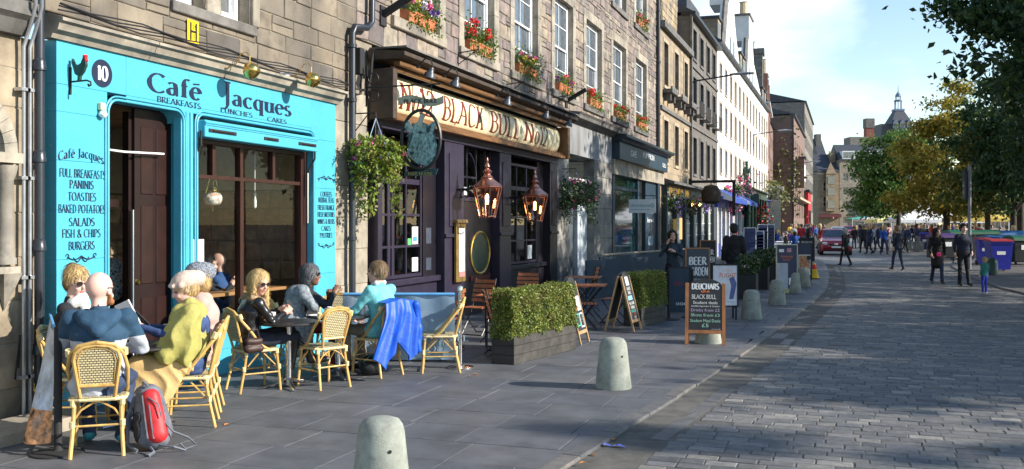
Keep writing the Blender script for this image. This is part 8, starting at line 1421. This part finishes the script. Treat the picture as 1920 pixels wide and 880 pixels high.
 if glasses:
  q = MB()
  for sx in (-1, 1): q.add([tuple(hw(sx * .032 + .025 * math.cos(R(a)), .096 - .008 * abs(math.cos(R(a))) + o, .012 + .02 * math.sin(R(a)))) for o in (0, .005) for a in range(0, 360, 30)], [tuple(range(12)), tuple(range(23, 11, -1))] + [(i, (i + 1) % 12, 12 + (i + 1) % 12, 12 + i) for i in range(12)]); q.tube([hw(sx * .056, .09, .015), hw(sx * .08, .0, .01)], .003, 4)
  q.tube([hw(-.01, .1, .016), hw(.01, .1, .016)], .003, 4); q.build('sunglasses', m_black, t)
 if hair:
  hpz = []
  if hair == 'short': hpz = [ell(hw(0, -.022, .04), (.086, .1, .09), 0, .01, Rm), ell(hw(0, -.05, -.01), (.078, .07, .075), 0, .02, Rm)]; cut = [ell(hw(0, .085, -.02), (.072, .07, .085), 0, .01, Rm, True)]
  elif hair == 'bob': hpz = [ell(hw(0, -.02, .035), (.094, .112, .1), 0, .02, Rm), ell(hw(0, -.045, -.05), (.09, .08, .09), 0, .03, Rm)]; cut = [ell(hw(0, .1, -.02), (.064, .085, .1), 0, .01, Rm, True)]
  elif hair == 'bun': hpz = [ell(hw(0, -.025, .045), (.088, .102, .09), 0, .01, Rm), ell(hw(0, -.08, .09), (.05, .05, .045), 0, .02, Rm), ell(hw(.0, -.05, -.02), (.075, .06, .07), 0, .02, Rm)]; cut = [ell(hw(0, .085, -.03), (.07, .07, .085), 0, .01, Rm, True)]
  else:
   L = hair if isinstance(hair, float) else .3; hpz = [ell(hw(0, -.02, .035), (.09, .108, .097), 0, .02, Rm)] + [cap(hw(sx * .07, -.0, .02), hw(sx * .095, .03, -.1) - [0, 0, L * .55], .034, .026, 0, .03) for sx in (-1, 1)] + [cap(hw(0, -.07, .02), hw(0, -.09, -.08) - [0, 0, L * .7], .062, .045, 0, .04, S, 1.5)]; cut = [ell(hw(0, .1, -.01), (.06, .08, .1), 0, .01, Rm, True)]
  hpz = [('e', p[1], p[2] * hk) + p[3:] if p[0] == 'e' else ('c', p[1], p[2], p[3] * hk, p[4] * hk) + p[5:] for p in hpz + cut]; v, f, _ = sdf_mesh(hpz, min(h, .012), .004, 60); npmesh('hair', v * sc, f, hairm, t, False, True); strands(t, v * sc, f, hw(0, -.01, 0) * sc, .09 if hair == 'short' else .13, hairm) if h < .025 else 0
 t['_s'] = 1; del t['_s']; return t, hw, S, Fw, Up, J
def hairmat(n, c): return M(n, c, .55, var=.3, scale=30, streak=5, bump=.5, bscale=90, hue=tuple(x * .6 for x in c))
h_bl = hairmat('hair_blonde', (.6, .42, .19)); h_br = hairmat('hair_brown', (.14, .075, .035)); h_gr = hairmat('hair_grey', (.16, .16, .17)); h_dk = hairmat('hair_dark', (.02, .015, .012)); h_sand = hairmat('hair_sandy', (.26, .17, .09)); h_wh = hairmat('hair_white', (.6, .58, .55))
def pl(px, z, zz=0): v = at(px, 420, z); v.z = zz; return v
# chairs of the cafe terrace
cp = {}
def chair(key, label, P, yaw):
 src = ch.get('first'); o = rattan(label, P, R(yaw)) if src is None else copy_tree(src, P, R(yaw), label); ch.setdefault('first', o); ch[key] = o; cp[key] = (P, R(yaw)); return o
chair('bald', 'rattan chair under the bald man, its woven back facing the camera', pl(187, 7.62), 38)
chair('hat', 'rattan chair of the woman in the knitted hat and olive shawl', pl(352, 8.62), 122)
chair('beanie', 'rattan chair behind the olive shawl, legs showing beside it', pl(366, 9.3), 122)
chair('scarf', 'rattan chair of the blonde woman in the white scarf, mostly hidden', pl(146, 8.55), -62)
chair('phone', 'rattan chair of the blonde woman looking at her phone', pl(478, 10.45), -32)
chair('front', 'empty rattan chair with its back to the camera between the two cafe tables', pl(606, 10.65), 62)
chair('grey', 'rattan chair behind the grey haired woman, only its pale back showing', pl(548, 11.95), -42)
chair('far', 'rattan chair behind the white mugs, against the aqua wall', pl(626, 12.35), 200)
chair('teal', 'rattan chair of the man in the turquoise shirt, draped with a blue jacket', pl(706, 11.45), 74)
chair('empty', 'empty rattan chair standing alone before the pale blue wind barrier', pl(824, 11.75), 113)
T2 = cafe_table('round black cafe table before the blonde woman, holding one mug on a saucer', 541, 727, .34); T3 = cafe_table('round black cafe table between the grey haired woman and the man in turquoise', 634, 708, .37)
T1 = thing('cafe_table', 'round black cafe table hidden among the group on the left', 'table', pl(262, 8.5), 0, 'round cafe tables')
for c_ in T2.children: k_ = c_.copy(); COL.objects.link(k_); k_.parent = T1
t2 = T2.location; t3 = T3.location
mug('white mug on a saucer on the blonde woman\'s table', t2 + Vector((-.13, -.12, .73)), .3, True); mug('white mug nearest the grey haired woman', t3 + Vector((-.1, .0, .73)), .5); mug('white mug in front of the man in turquoise', t3 + Vector((.22, .18, .73)), 2.8); mug('small white sugar bowl between the two mugs', t3 + Vector((.08, .1, .73)), 1.5)
q = MB(); q.lathe([(0, 0), (.09, 0), (.12, .012), (.122, .016), (.09, .006), (0, .006)], n=24); o = q.build('plate', m_cup, smooth=True); o.location = t3 + Vector((-.14, -.2, .731)); tag(o, 'white plate on the table by the grey haired woman', 'plate')
# bald man
nav = cloth('hoodie_navy', (.018, .06, .115)); gre = cloth('hoodie_grey', (.42, .45, .52))
P0, a0 = cp['bald']; J = pose('sit', el=(-.31, .1, .8), er=(.31, .1, .8), wl=(-.12, .36, .76), wr=(.12, .36, .76), ch=(0, -.06, .93), sl=(-.2, -.05, 1.05), sr=(.2, -.05, 1.05), nk=(0, -.05, 1.11), hd=(0, .0, 1.26), kr=(.2, .36, .53), ar=(.16, .14, .09), tr=(.12, .3, .05), al=(-.1, .3, .09))
bald, hw, S, Fw, Up, J = person('bald man in a navy and grey hooded top sitting with his back to the camera', P0, a0, J, [m_skinp, gre, m_jean, M('trainer_teal', (.03, .25, .3), .5, var=.4, scale=25), nav], hy=-.55, hp=-.15, hscale=1.22, fat=1.18, thick=.004, relab=lambda C, l: np.where((l == 1) & (C[:, 2] > .9 - .02 * np.cos(C[:, 0] * 6)), 5, l), bulk=.012)
sdf_obj('hood', [cap((-.12, -.11, 1.09), (.12, -.11, 1.09), .035, .035, k=.03), cap((-.1, -.15, 1.05), (0, -.2, .97), .05, .05, k=.05), cap((.1, -.15, 1.05), (0, -.2, .97), .05, .05, k=.05), cap((-.13, -.1, 1.08), (-.1, .03, 1.1), .04, .03, k=.04), cap((.13, -.1, 1.08), (.1, .03, 1.1), .04, .03, k=.04), ell((0, -.15, 1.04), (.11, .05, .09), k=.04)], .012, nav, bald, noise=.003, nscale=30)
q = MB(); q.tube([hw(.083, -.03, .015), hw(.084, .05, .02)], .005, 5); q.tube([hw(-.083, -.03, .015), hw(-.084, .05, .02)], .005, 5); q.build('glasses_arms', m_black, bald)
sdf_obj('beard', [cap(hw(-.055, .045, -.07), hw(.055, .045, -.07), .03, .03, k=.03), ell(hw(0, .06, -.09), (.04, .03, .03)), cap(hw(.07, .01, -.03), hw(.06, .03, -.07), .016, .02)], .01, hairmat('beard_ginger', (.35, .14, .05)), bald)
# blonde with scarf
P0, a0 = cp['scarf']; J = pose('sit', el=(-.22, .12, .8), er=(.22, .12, .8), wl=(-.08, .3, .8), wr=(.08, .3, .8)); blk = cloth('coat_black', (.015, .017, .022))
p_, hw, S, Fw, Up, J = person('blonde woman with pinned up hair, white scarf and black coat behind the bald man', P0 + Vector((0, 0, .04)), a0, J, [m_skinp, blk, blk, m_shoe], hy=-.7, hp=-.25, hair='bun', hairm=h_bl, glasses=True, fem=True, thick=.008)
sdf_obj('scarf', [cap((-.07, -.02, 1.06), (.07, -.02, 1.06), .05, .05, k=.04), cap((-.06, .03, 1.1), (.06, .03, 1.1), .045, .045, k=.04), cap((0, .05, 1.05), (.03, .09, .9), .05, .045, k=.04)], .012, cloth('scarf_white', (.7, .7, .68)), p_, noise=.006, nscale=35)
# woman in knitted hat
olive = cloth('shawl_olive', (.38, .35, .1), .5, 15, hue=(.32, .3, .08)); P0, a0 = cp['hat']; J = pose('sit', el=(-.22, .14, .82), er=(.22, .14, .82), wl=(-.1, .4, .9), wr=(.09, .38, .88), hd=(0, .03, 1.2), nk=(0, -.02, 1.05))
pla = cloth('shirt_plaid', (.03, .06, .16), .3, 60, var=.5); wom, hw, S, Fw, Up, J = person('woman in a beige knitted hat and olive shawl reading a menu', P0, a0, J, [m_skinp, pla, M('wrap_tan', (.6, .4, .17), .85, var=.1, scale=3, bump=.3), m_shoe], hy=.3, hp=-.38, fem=True, hcurl=.9, hair='short', hairm=h_bl)
kn = M('knit_beige', (.6, .47, .4), .9, var=.15, scale=60, bump=.7, bscale=110); Rm = np.stack([S, Fw, Up], 1)
sdf_obj('knitted_hat', [ell(hw(0, -.03, .06), (.112, .125, .095), 0, .02, Rm), ell(hw(0, -.12, .045), (.085, .085, .075), 0, .03, Rm), cap(hw(-.08, .03, .05), hw(.08, .03, .05), .024, .024, 0, .03), cap(hw(-.05, .08, .062), hw(.05, .08, .062), .022, .022, 0, .02)], .01, kn, wom, .003, 90)
sdf_obj('shawl', [cap((-.18, -.05, 1.015), (.18, -.05, 1.015), .08, .08, k=.04), cap((-.19, -.04, 1.0), (-.255, .09, .8), .086, .08, k=.04), cap((.19, -.04, 1.0), (.255, .09, .8), .086, .08, k=.04), cap((0, -.06, 1.0), (0, -.05, .7), .1, .15, k=.07, side=(1, 0, 0), wf=1.45), cap((-.12, .06, .95), (-.24, .16, .66), .08, .09, k=.06), cap((-.2, -.02, .9), (-.22, .0, .62), .08, .07, k=.06), cap((-.08, .06, 1.02), (.0, .12, .75), .07, .06, k=.05), cap((.08, .06, 1.02), (.0, .13, .7), .07, .06, k=.05), cap((0, .13, .72), (.05, .38, .64), .06, .05, k=.05, side=(1, 0, 0), wf=1.8), cap((-.07, -.02, 1.1), (.07, -.02, 1.1), .045, .045, k=.04)], .012, olive, wom, noise=.003, nscale=17, pleat=(.012, 15, 1.12))
sdf_obj('lap_wrap', [cap((-.12, -.0, .56), (-.15, .4, .57), .1, .09, k=.06), cap((.12, -.0, .56), (.15, .4, .57), .1, .09, k=.06), cap((-.2, .3, .54), (-.27, .3, .18), .05, .035, k=.05, side=(0, 1, 0), wf=3.6), cap((-.2, .12, .54), (-.26, .18, .3), .05, .035, k=.05, side=(0, 1, 0), wf=3), cap((0, .45, .5), (0, .48, .3), .06, .04, k=.05, side=(1, 0, 0), wf=2.5)], .014, [MC['wrap_tan']], wom, noise=.003, nscale=20, pleat=(.012, 22, .66))
mn = thing('menu_card', 'open white and dark menu held up by the woman in the knitted hat', 'menu', P0 + Vector(rotz((0, .5, .98), a0)), a0); q = MB(); q.obox((0, 0, 0), .19, .012, .27, Matrix.Rotation(-.45, 3, 'X') @ Matrix.Rotation(.9, 3, 'Z')); q.build('white_page', m_wht, mn); q = MB(); q.obox((.02, -.05, -.03), .18, .008, .24, Matrix.Rotation(-.75, 3, 'X') @ Matrix.Rotation(.9, 3, 'Z')); q.build('dark_page', m_blk2, mn)
# beanie woman behind
P0, a0 = cp['beanie']; J = pose('sit'); gb2 = cloth('wrap_pink', (.5, .34, .3)); p_, hw, S, Fw, Up, J = person('woman in a speckled grey beanie and dusty pink wrap behind the olive shawl', P0 + Vector((0, 0, .03)), a0, J, [m_skinp, gb2, gb2, m_shoe], hy=.2, hair='bob', hairm=h_bl, fem=True, bulk=.03)
Rm = np.stack([S, Fw, Up], 1); sdf_obj('beanie', [ell(hw(0, -.02, .05), (.12, .135, .11), 0, .02, Rm), ell(hw(0, -.09, .06), (.09, .09, .085), 0, .03, Rm)], .012, M('beanie_grey', (.2, .22, .26), .9, var=.8, scale=70, bump=.6, bscale=100), p_, .003, 90)
# blonde with phone
P0, a0 = cp['phone']; lea = M('leather_black', (.012, .012, .014), .3, var=.2, bump=.3, bscale=25); J = pose('sit', hd=(.05, .03, 1.15), nk=(.02, -.02, 1.0), sl=(-.16, -.05, .95), sr=(.17, -.03, .95), ch=(0, -.06, .85), el=(-.2, .1, .74), er=(.24, .1, .74), wl=(.04, .3, .86), wr=(.14, .3, .84), kl=(-.02, .42, .62), al=(.12, .62, .3), tl=(.17, .78, .28), kr=(.12, .42, .55), ar=(.06, .36, .1), tr=(.08, .52, .05))
p_, hw, S, Fw, Up, J = person('blonde woman in sunglasses and black leather jacket looking at her phone', P0, a0, J, [m_skin, lea, cloth('trouser_navy', (.015, .02, .04)), lea], hy=-1.25, hp=-.3, hair=.32, hairm=h_bl, glasses=True, fem=True, boots=1, hcurl=.9)
fur = [cap((-.13, .0, .94), (.13, .0, .94), .045, .045, k=.04), cap((-.12, .0, .96), (.0, .11, .76), .045, .04, k=.04), cap((.13, .02, .96), (.06, .12, .74), .045, .04, k=.04), cap((-.1, -.06, 1.0), (.1, -.06, 1.0), .045, .045, k=.03)]
fm = M('fur_tan', (.42, .29, .16), .95, var=.5, scale=50, bump=1, bscale=120); sdf_obj('fur_collar', fur, .011, fm, p_, .01, 60); V_, Q_, _ = sdf_mesh(fur, .02); k_ = V_[RNG.choice(len(V_), min(len(V_) * 3, 1400))]; leafmesh('fur', k_ + RNG.normal(0, .006, k_.shape), .028, fm, p_, asp=.15)
q = MB(); q.obox((0, 0, 0), .065, .009, .13, Matrix.Rotation(.5, 3, 'X')); o = q.build('phone', m_black); o.location = P0 + Vector(rotz((.1, .36, .9), a0)); o.rotation_euler = (0, 0, a0 - 1.2); tag(o, 'black phone held by the blonde woman in sunglasses', 'phone')
q = MB(); q.add([(-.12, -.08, 0), (.1, -.1, .0), (.13, .08, .02), (-.1, .1, .0), (-.02, .0, .015)], [(0, 1, 4), (1, 2, 4), (2, 3, 4), (3, 0, 4)]); o = q.build('newspaper', m_wht); o.location = P0 + Vector(rotz((0, .24, .68), a0)); tag(o, 'folded white paper lying on the blonde woman\'s lap', 'paper')
hb = thing('handbag', 'dark brown leather handbag hanging from the blonde woman\'s chair', 'bag', P0 + Vector(rotz((.24, -.12, .42), a0)), a0); sdf_obj('bag_body', [cap((0, -.08, .07), (0, .08, .07), .055, .055, k=.03, side=(0, 1, 0), wf=1.2), cap((0, -.08, .17), (0, .08, .17), .05, .05, k=.03)], .012, M('bag_brown', (.045, .02, .016), .55, var=.2), hb, .004, 30); hb.scale = (.78,) * 3; MB().tube([(0, -.09, .2), (0, -.05, .33), (0, .05, .33), (0, .09, .2)], .008, 6).build('strap', MC['bag_brown'], hb, smooth=True)
# grey haired woman
P0, a0 = pl(566, 11.75), R(-62); gk = M('cable_knit_grey', (.24, .27, .3), .9, var=.35, scale=25, bump=.9, bscale=45); J = pose('sit', ch=(0, .0, .87), sl=(-.17, .04, .97), sr=(.17, .04, .97), nk=(0, .06, 1.02), hd=(0, .11, 1.16), el=(-.17, .32, .79), er=(.17, .32, .79), wl=(-.04, .33, .93), wr=(.05, .4, .97))
p_, hw, S, Fw, Up, J = person('grey haired woman in sunglasses and a long grey cable cardigan eating at the table', P0, a0, J, [m_skind, blk, M('trouser_red', (.12, .01, .015), .8, var=.1), m_shoe], hy=-.1, hair='bob', hairm=h_gr, glasses=True, fem=True, hcurl=1.0)
sdf_obj('cardigan', [cap((-.17, .02, .98), (.17, .02, .98), .08, .08, k=.05), cap((-.2, .03, .95), (-.22, .16, .8), .075, .065, k=.05), cap((.2, .03, .95), (.22, .16, .8), .075, .065, k=.05), cap((0, -.06, .92), (0, -.12, .55), .14, .15, k=.06, side=(1, 0, 0), wf=1.4), cap((.2, -.02, .6), (.24, -.02, .25), .07, .06, k=.05, side=(0, 1, 0), wf=2.6), cap((-.2, -.02, .6), (-.24, -.02, .25), .07, .06, k=.05, side=(0, 1, 0), wf=2.4)], .014, gk, p_, .003, 18, pleat=(.01, 14, 1.0))
# man in turquoise
P0, a0 = cp['teal']; J = pose('sit', el=(-.25, .1, .78), er=(.25, .1, .78), wl=(-.12, .32, .68), wr=(.12, .32, .68), hd=(0, .0, 1.21), nk=(0, -.06, 1.05)); tq = cloth('shirt_turquoise', (.16, .52, .56), .3, 14)
man, hw, S, Fw, Up, J = person('sandy haired man in a turquoise shirt seated with his back to the pub', P0, a0, J, [m_skin, tq, cloth('trouser_khaki', (.23, .2, .17)), m_shoe], hy=.45, hair='short', hairm=h_sand, fat=1.12, thick=.008)
sdf_obj('collar', [cap((-.07, -.06, 1.1), (.07, -.06, 1.1), .026, .026, k=.02), cap((-.07, -.05, 1.1), (-.05, .02, 1.08), .024, .02, k=.02), cap((.07, -.05, 1.1), (.05, .02, 1.08), .024, .02, k=.02)], .01, M('collar_white', (.6, .62, .65), .8), man)
jk = thing('blue_jacket', 'bright blue jacket hung over the back of the chair of the man in turquoise', 'jacket', P0, a0); mb = MB(); nu, nv = 44, 30; lob = lambda u: .62 + .17 * math.exp(-((u - .28) / .13) ** 2) + .1 * math.exp(-((u - .82) / .1) ** 2) - .12 * math.exp(-((u - .58) / .07) ** 2)
for s_ in (0, 1):
 for i in range(nu + 1):
  u_ = i / nu
  for k in range(nv + 1):
   v_ = k / nv; L_ = lob(u_); z = .93 - .02 * abs(u_ - .5) * 4 - L_ * max(0, v_ - .12) / .88 if v_ > .12 else .93 + .0 * v_ - .02 * abs(u_ - .5) * 4
   y = -.36 - .05 * min(1, v_ * 3) - .03 * math.sin(u_ * 26 + v_ * 2) * min(1, v_ * 1.5) - .02 * math.sin(u_ * 11) * v_ + (.12 * (1 - v_ / .12) if v_ < .12 else 0) + s_ * .02; x = (u_ - .5) * (.46 + .34 * v_) - .08 * v_ + .03 * math.sin(v_ * 5); mb.v.append((x, y, z))
n1 = (nu + 1) * (nv + 1)
for i in range(nu):
 for k in range(nv): a = i * (nv + 1) + k; mb.f += [(a, a + nv + 1, a + nv + 2, a + 1), (n1 + a, n1 + a + 1, n1 + a + nv + 2, n1 + a + nv + 1)]; mb.m += [0, 0]
for i in range(nu): a = i * (nv + 1) + nv; mb.f.append((a, a + nv + 1, n1 + a + nv + 1, n1 + a)); mb.m.append(0)
for k in range(nv):
 for a in (k, nu * (nv + 1) + k): mb.f.append((a, a + 1, n1 + a + 1, n1 + a)); mb.m.append(0)
mb.build('shell', cloth('jacket_blue', (.004, .08, .5), .25, 18, rough=.5), jk, smooth=True); sdf_obj('sleeve', [cap((.26, -.38, .84), (.33, -.36, .55), .05, .05, k=.04), cap((.33, -.36, .55), (.31, -.38, .3), .05, .045, k=.04)], .014, MC['jacket_blue'], jk, .009, 22)
bg_ = thing('shoulder_bag', 'black bag with teal trim under the chair of the man in turquoise', 'bag', P0 + Vector(rotz((-.02, .05, 0), a0)), a0); sdf_obj('bag_body', [ell((0, 0, .1), (.18, .14, .11), k=.02), ell((.02, .05, .16), (.12, .08, .08), k=.03)], .016, M('bag_black', (.012, .014, .016), .5, var=.3), bg_, .008, 20); MB().tube([(-.15, 0, .16), (0, .02, .23), (.15, 0, .16)], .012, 6).build('strap', M('strap_teal', (.02, .25, .25), .6), bg_)
# backpack
bk = thing('backpack', 'grey and red hiking backpack leaning against the bald man\'s chair', 'backpack', gnd(292, 842), R(25)); m_bkg = M('pack_grey', (.13, .14, .17), .7, var=.25, scale=12, bump=.4, bscale=40); m_bkr = M('pack_red', (.6, .025, .03), .55, var=.2, scale=12, bump=.3, bscale=30)
sdf_obj('pack_body', [cap((-.02, .02, .14), (-.08, .08, .42), .12, .09, k=.05, side=(1, 0, 0), wf=1.25), cap((-.0, -.06, .1), (-.04, -.02, .3), .09, .08, k=.05, side=(1, 0, 0), wf=1.4)], .013, m_bkg, bk, .006, 22)
sdf_obj('red_pocket', [cap((.04, -.1, .14), (-.03, -.03, .42), .075, .065, k=.03, side=(1, 0, .2), wf=1.1)], .012, m_bkr, bk, .003, 25); sdf_obj('side_net', [ell((-.11, -.06, .25), (.05, .05, .07)), ell((-.1, -.08, .15), (.05, .05, .08))], .012, m_blk2, bk, .008, 40)
q = MB()
for o_ in (-.045, .0): q.tube([(.03 + o_, -.175, .12), (.01 + o_, -.155, .22), (-.02 + o_, -.11, .36), (-.04 + o_, -.07, .44)], .007, 5)
q.tube([(-.06, .0, .5), (-.1, .02, .54), (-.11, .06, .5)], .01, 5); q.tube([(-.03, -.1, .43), (.05, -.12, .38), (.08, -.14, .28)], .006, 5); q.build('piping', m_bkg, bk); q = MB(); q.tube([(.08, -.1, .25), (.16, -.1, .16), (.27, -.06, .1), (.32, -.02, .03), (.25, -.08, .012), (.2, -.05, .05)], .009, 5); q.tube([(.06, -.12, .06), (.18, -.16, .05), (.26, -.12, .012)], .009, 5); q.tube([(0, -.16, .05), (.05, -.24, .03), (.02, -.28, .01)], .011, 5); q.tube([(-.16, .02, .44), (-.22, 0, .25), (-.2, -.06, .05), (-.1, -.16, .02)], .016, 5, sq=.5); q.build('strap', m_bkg, bk)
# people inside the cafe
for px, z_, lb, mt, hr_, hd_, zz, rr in ((407, 12.2, 'bald person in a dark blue jacket inside the cafe window', cloth('jacket_inside', (.03, .08, .22)), None, m_skin, 1.02, 100), (392, 10.9, 'person in black with hands raised to their mouth behind the window paper', blk, 'short', m_skin, .95, -60), (212, 11.0, 'person in a black and white spotted headscarf just inside the doorway', M('spotted', (.02, .02, .02), .8, var=0), 'short', m_skin, .95, 30)):
 xx = -.8 if px != 407 else -1.4; v = Vector((xx, wal(px, 500, xx)[0], -.1))
 J = pose('sit', el=(-.2, .2, .85), er=(.2, .2, .85), wl=(-.05, .3, 1.02), wr=(.05, .3, 1.02)); p_, hw, S, Fw, Up, J = person(lb, v + Vector((0, 0, .12)), R(rr), J, [hd_, mt, blk, m_shoe], h=.016, hair=hr_, hairm=h_dk)
 if px == 212:
  vv = M('spot_scarf', (.6, .6, .58), .8, var=.9, scale=90, hue=(.01, .01, .01)); Rm = np.stack([S, Fw, Up], 1); sdf_obj('headscarf', [ell(hw(0, -.03, .04), (.11, .13, .11), 0, .02, Rm), cap(hw(0, -.06, -.05), hw(0, -.1, -.2), .1, .13, 0, .05)], .014, vv, p_)
q = MB(); q.lathe([(.035, 0), (.038, .1), (.034, .1), (.03, .01)], (-.4, 9.75, .942), 14); q.tube([(-.365, 9.75, 1.02), (-.33, 9.75, 1.0), (-.33, 9.75, .97), (-.365, 9.75, .96)], .005, 5); tag(q.build('glass_mug', M('glass_grey', (.45, .47, .48), .1, var=0), smooth=True), 'clear glass mug on the counter inside the cafe window', 'mug')
# ---------------------------------------------------------------- people in the street
def fig(label, px, py, face_deg, kind, mats, hair=None, hm=None, hgt=1.75, h=.02, **k):
 p = gnd(px, py, ZR); s = hgt / 1.76; return person(label, p, R(face_deg), pose(kind, **k.pop('J', {})), mats, h=h, sc=s, hair=hair, hairm=hm, **k)
A0 = math.degrees(PSI)
nv2 = cloth('tee_navy', (.012, .018, .04)); jn2 = cloth('jeans_dark', (.02, .03, .07)); bl2 = cloth('black_wool', (.01, .01, .012))
p_ = fig('woman in a long dark coat with a small pink bag beside the man in navy', 1757, 533, A0 + 170, 'walk', [m_skin, bl2, jn2, m_shoe], .28, h_dk, 1.68, skirt=.7, thick=.012, fem=True, hy=.5, glasses=True, h=.018)[0]; q = MB(); q.bbox((-.06, .17, .84), (.06, .23, .96), .015); q.build('pink_bag', M('bag_pink', (.7, .02, .18), .5), p_)
fig('man in a navy t-shirt and black trousers walking towards the camera', 1806, 536, A0 + 178, 'stand', [m_skinp, nv2, bl2, m_shoe], 'short', h_dk, 1.8, fat=1.15, h=.018, J=dict(al=(-.11, .12, .08), tl=(-.12, .28, .04), wl=(-.2, .1, .95), wr=(.24, .02, .92)))
p_ = fig('toddler in a green jumper and bright blue leggings standing at the kerb', 1846, 551, A0 + 20, 'stand', [m_skinp, cloth('jumper_green', (.02, .16, .15)), cloth('leggings_blue', (.03, .05, .45), var=.5), m_wht], 'short', h_bl, .95, h=.02, J=dict(hd=(0, .02, 1.62)), fat=1.25)
fig('man in a navy sweatshirt and jeans walking away up the middle of the road', 1683, 507, A0 + 8, 'walk', [m_skin, nv2, jn2, m_shoe], 'short', h_sand, 1.72, h=.022, hy=-.3)
p_ = fig('white haired woman in black carrying a pale shopping bag past the red car', 1585, 499, A0 + 25, 'walk', [m_skinp, bl2, bl2, m_shoe], 'bob', h_wh, 1.6, h=.022, thick=.012)[0]; q = MB(); q.bbox((.2, .0, .85), (.42, .14, 1.2), .03); q.build('shopping_bag', M('bag_pale', (.55, .62, .7), .6, var=.2), p_)
p_ = fig('woman in a white striped cardigan with a red bag walking away', 1637, 470, A0, 'walk', [m_skin, cloth('knit_white', (.5, .55, .6), var=.4), bl2, m_shoe], 'bob', hairmat('hair_ginger', (.3, .12, .04)), 1.68, h=.028, fem=True)[0]; q = MB(); q.bbox((-.42, -.1, .45), (-.28, .15, .85), .02); q.build('red_bag', M('bag_red', (.4, .01, .03), .5), p_)
fig('woman with long fair hair and a dark jacket walking beside the striped cardigan', 1660, 471, A0 + 5, 'walk', [m_skin, nv2, jn2, M('boots_red', (.2, .02, .03), .6)], .5, h_bl, 1.66, h=.028, fem=True)
fig('long haired person in a dark coat walking up the road left of the striped cardigan', 1618, 461, A0, 'walk', [m_skin, bl2, bl2, m_shoe], .4, h_br, 1.72, h=.03, skirt=.6)
fig('woman in a dark jacket talking on her phone outside the inn', 1261, 575, A0 + 165, 'stand', [m_skin, cloth('jacket_slate', (.03, .05, .07)), bl2, m_shoe], .42, h_dk, 1.66, h=.018, fem=True, hy=.3, J=dict(er=(.26, .1, 1.2), wr=(.1, .13, 1.5), el=(-.24, .08, 1.18), wl=(-.05, .2, 1.3)))
fig('man in a black coat standing with his back to the camera behind the flight poster', 1376, 558, A0 - 5, 'stand', [m_skin, bl2, jn2, m_shoe], 'short', h_dk, 1.8, h=.018, fat=1.2, thick=.02)
fig('person in a bright orange hat among the chair stacks', 1380, 508, A0, 'stand', [M('hat_orange', (.8, .1, .03), .6), bl2, bl2, m_shoe], None, None, 1.62, h=.03, face=False)
fig('person in a dark coat standing before the stone bench block', 1722, 469, A0 + 150, 'stand', [m_skin, bl2, bl2, m_shoe], 'short', h_dk, 1.78, h=.03, skirt=.6)
# the market crowd: eight figures to copy, each copy dressed in its own clothes
base = []
for k in range(8):
 t = person('x', (0, 0, -60), 0, pose('walk' if k % 2 else 'stand', hd=(0, .02, 1.62 + .02 * (k % 3))), [m_skin, bl2, jn2, m_shoe], h=.045, hands=False, face=False, hair=['short', .3, 'bob', 'short'][k % 4], hairm=[h_br, h_bl, h_dk, h_gr][k % 4], fem=k % 4 in (1, 2), skirt=.5 if k == 5 else 0, fat=1.1)[0]; base.append(t)
cols = [('navy', (.02, .03, .08)), ('black', (.012, .012, .014)), ('red', (.4, .02, .03)), ('white', (.6, .62, .66)), ('grey', (.2, .22, .25)), ('olive', (.1, .1, .04)), ('royal blue', (.02, .08, .35)), ('brown', (.12, .07, .04)), ('teal', (.02, .2, .22)), ('pale pink', (.55, .3, .32)), ('yellow', (.6, .42, .05)), ('purple', (.12, .04, .22))]
cm = {n: M('crowd_' + n.replace(' ', '_'), c, .85, var=.1) for n, c in cols}; tro = [('dark trousers', bl2), ('jeans', jn2), ('grey trousers', M('trouser_grey', (.15, .16, .18), .85))]
used = set(); first = [True] * 8
spots = []
for zone, n, x0, x1, z0, z1, g in (('in the road beyond the cars', 16, 1596, 1700, 56, 110, 'people walking in the road'), ('among the market stalls', 34, 1690, 1830, 58, 96, 'market shoppers'), ('by the terrace tables', 18, 1478, 1548, 62, 120, 'people by the far terraces'), ('near the market bins', 10, 1775, 1912, 52, 75, 'market shoppers'), ('seated at the terrace', 9, 1440, 1495, 46, 62, 'people by the far terraces')):
 for i in range(n): spots.append((zone, x0 + (x1 - x0) * (i + random.uniform(.1, .9)) / n, random.uniform(z0, z1), g))
extra_w = ['', 'short ', 'tall ', 'slim ', 'stooping ', 'strolling ', 'standing ', 'hurrying ']
for i, (zone, px, z_, g) in enumerate(spots):
 k = i % 8; cn_, cc = cols[random.randrange(len(cols)) if random.random() < .45 else random.choice((0, 1, 4, 0, 1, 6))]; tn_, tm = random.choice(tro); p = at(px, 420, z_); p.z = ZR if px < 1700 and px > 1560 else .0
 for e_ in extra_w:
  lb = f'{e_}person in a {cn_} top and {tn_} {zone}'
  if lb not in used: break
 used.add(lb); sit = zone.startswith('seated')
 if first[k]: o = base[k]; first[k] = False; o['label'] = lb; o.location = p
 else: o = copy_tree(base[k], p, 0, lb)
 o['group'] = g; hs_ = random.uniform(.93, 1.05) * (.78 if sit else 1); o.scale = (1, 1, hs_); o.rotation_euler = (0, 0, random.choice((A0, A0 + 180, A0 + 90, A0 - 90)) / 57.3 + random.uniform(-.5, .5))
 for c_ in o.children:
  if c_.name.startswith('body'):
   for si, m_ in ((1, cm[cn_]), (2, tm)): c_.material_slots[si].link = 'OBJECT'; c_.material_slots[si].material = m_
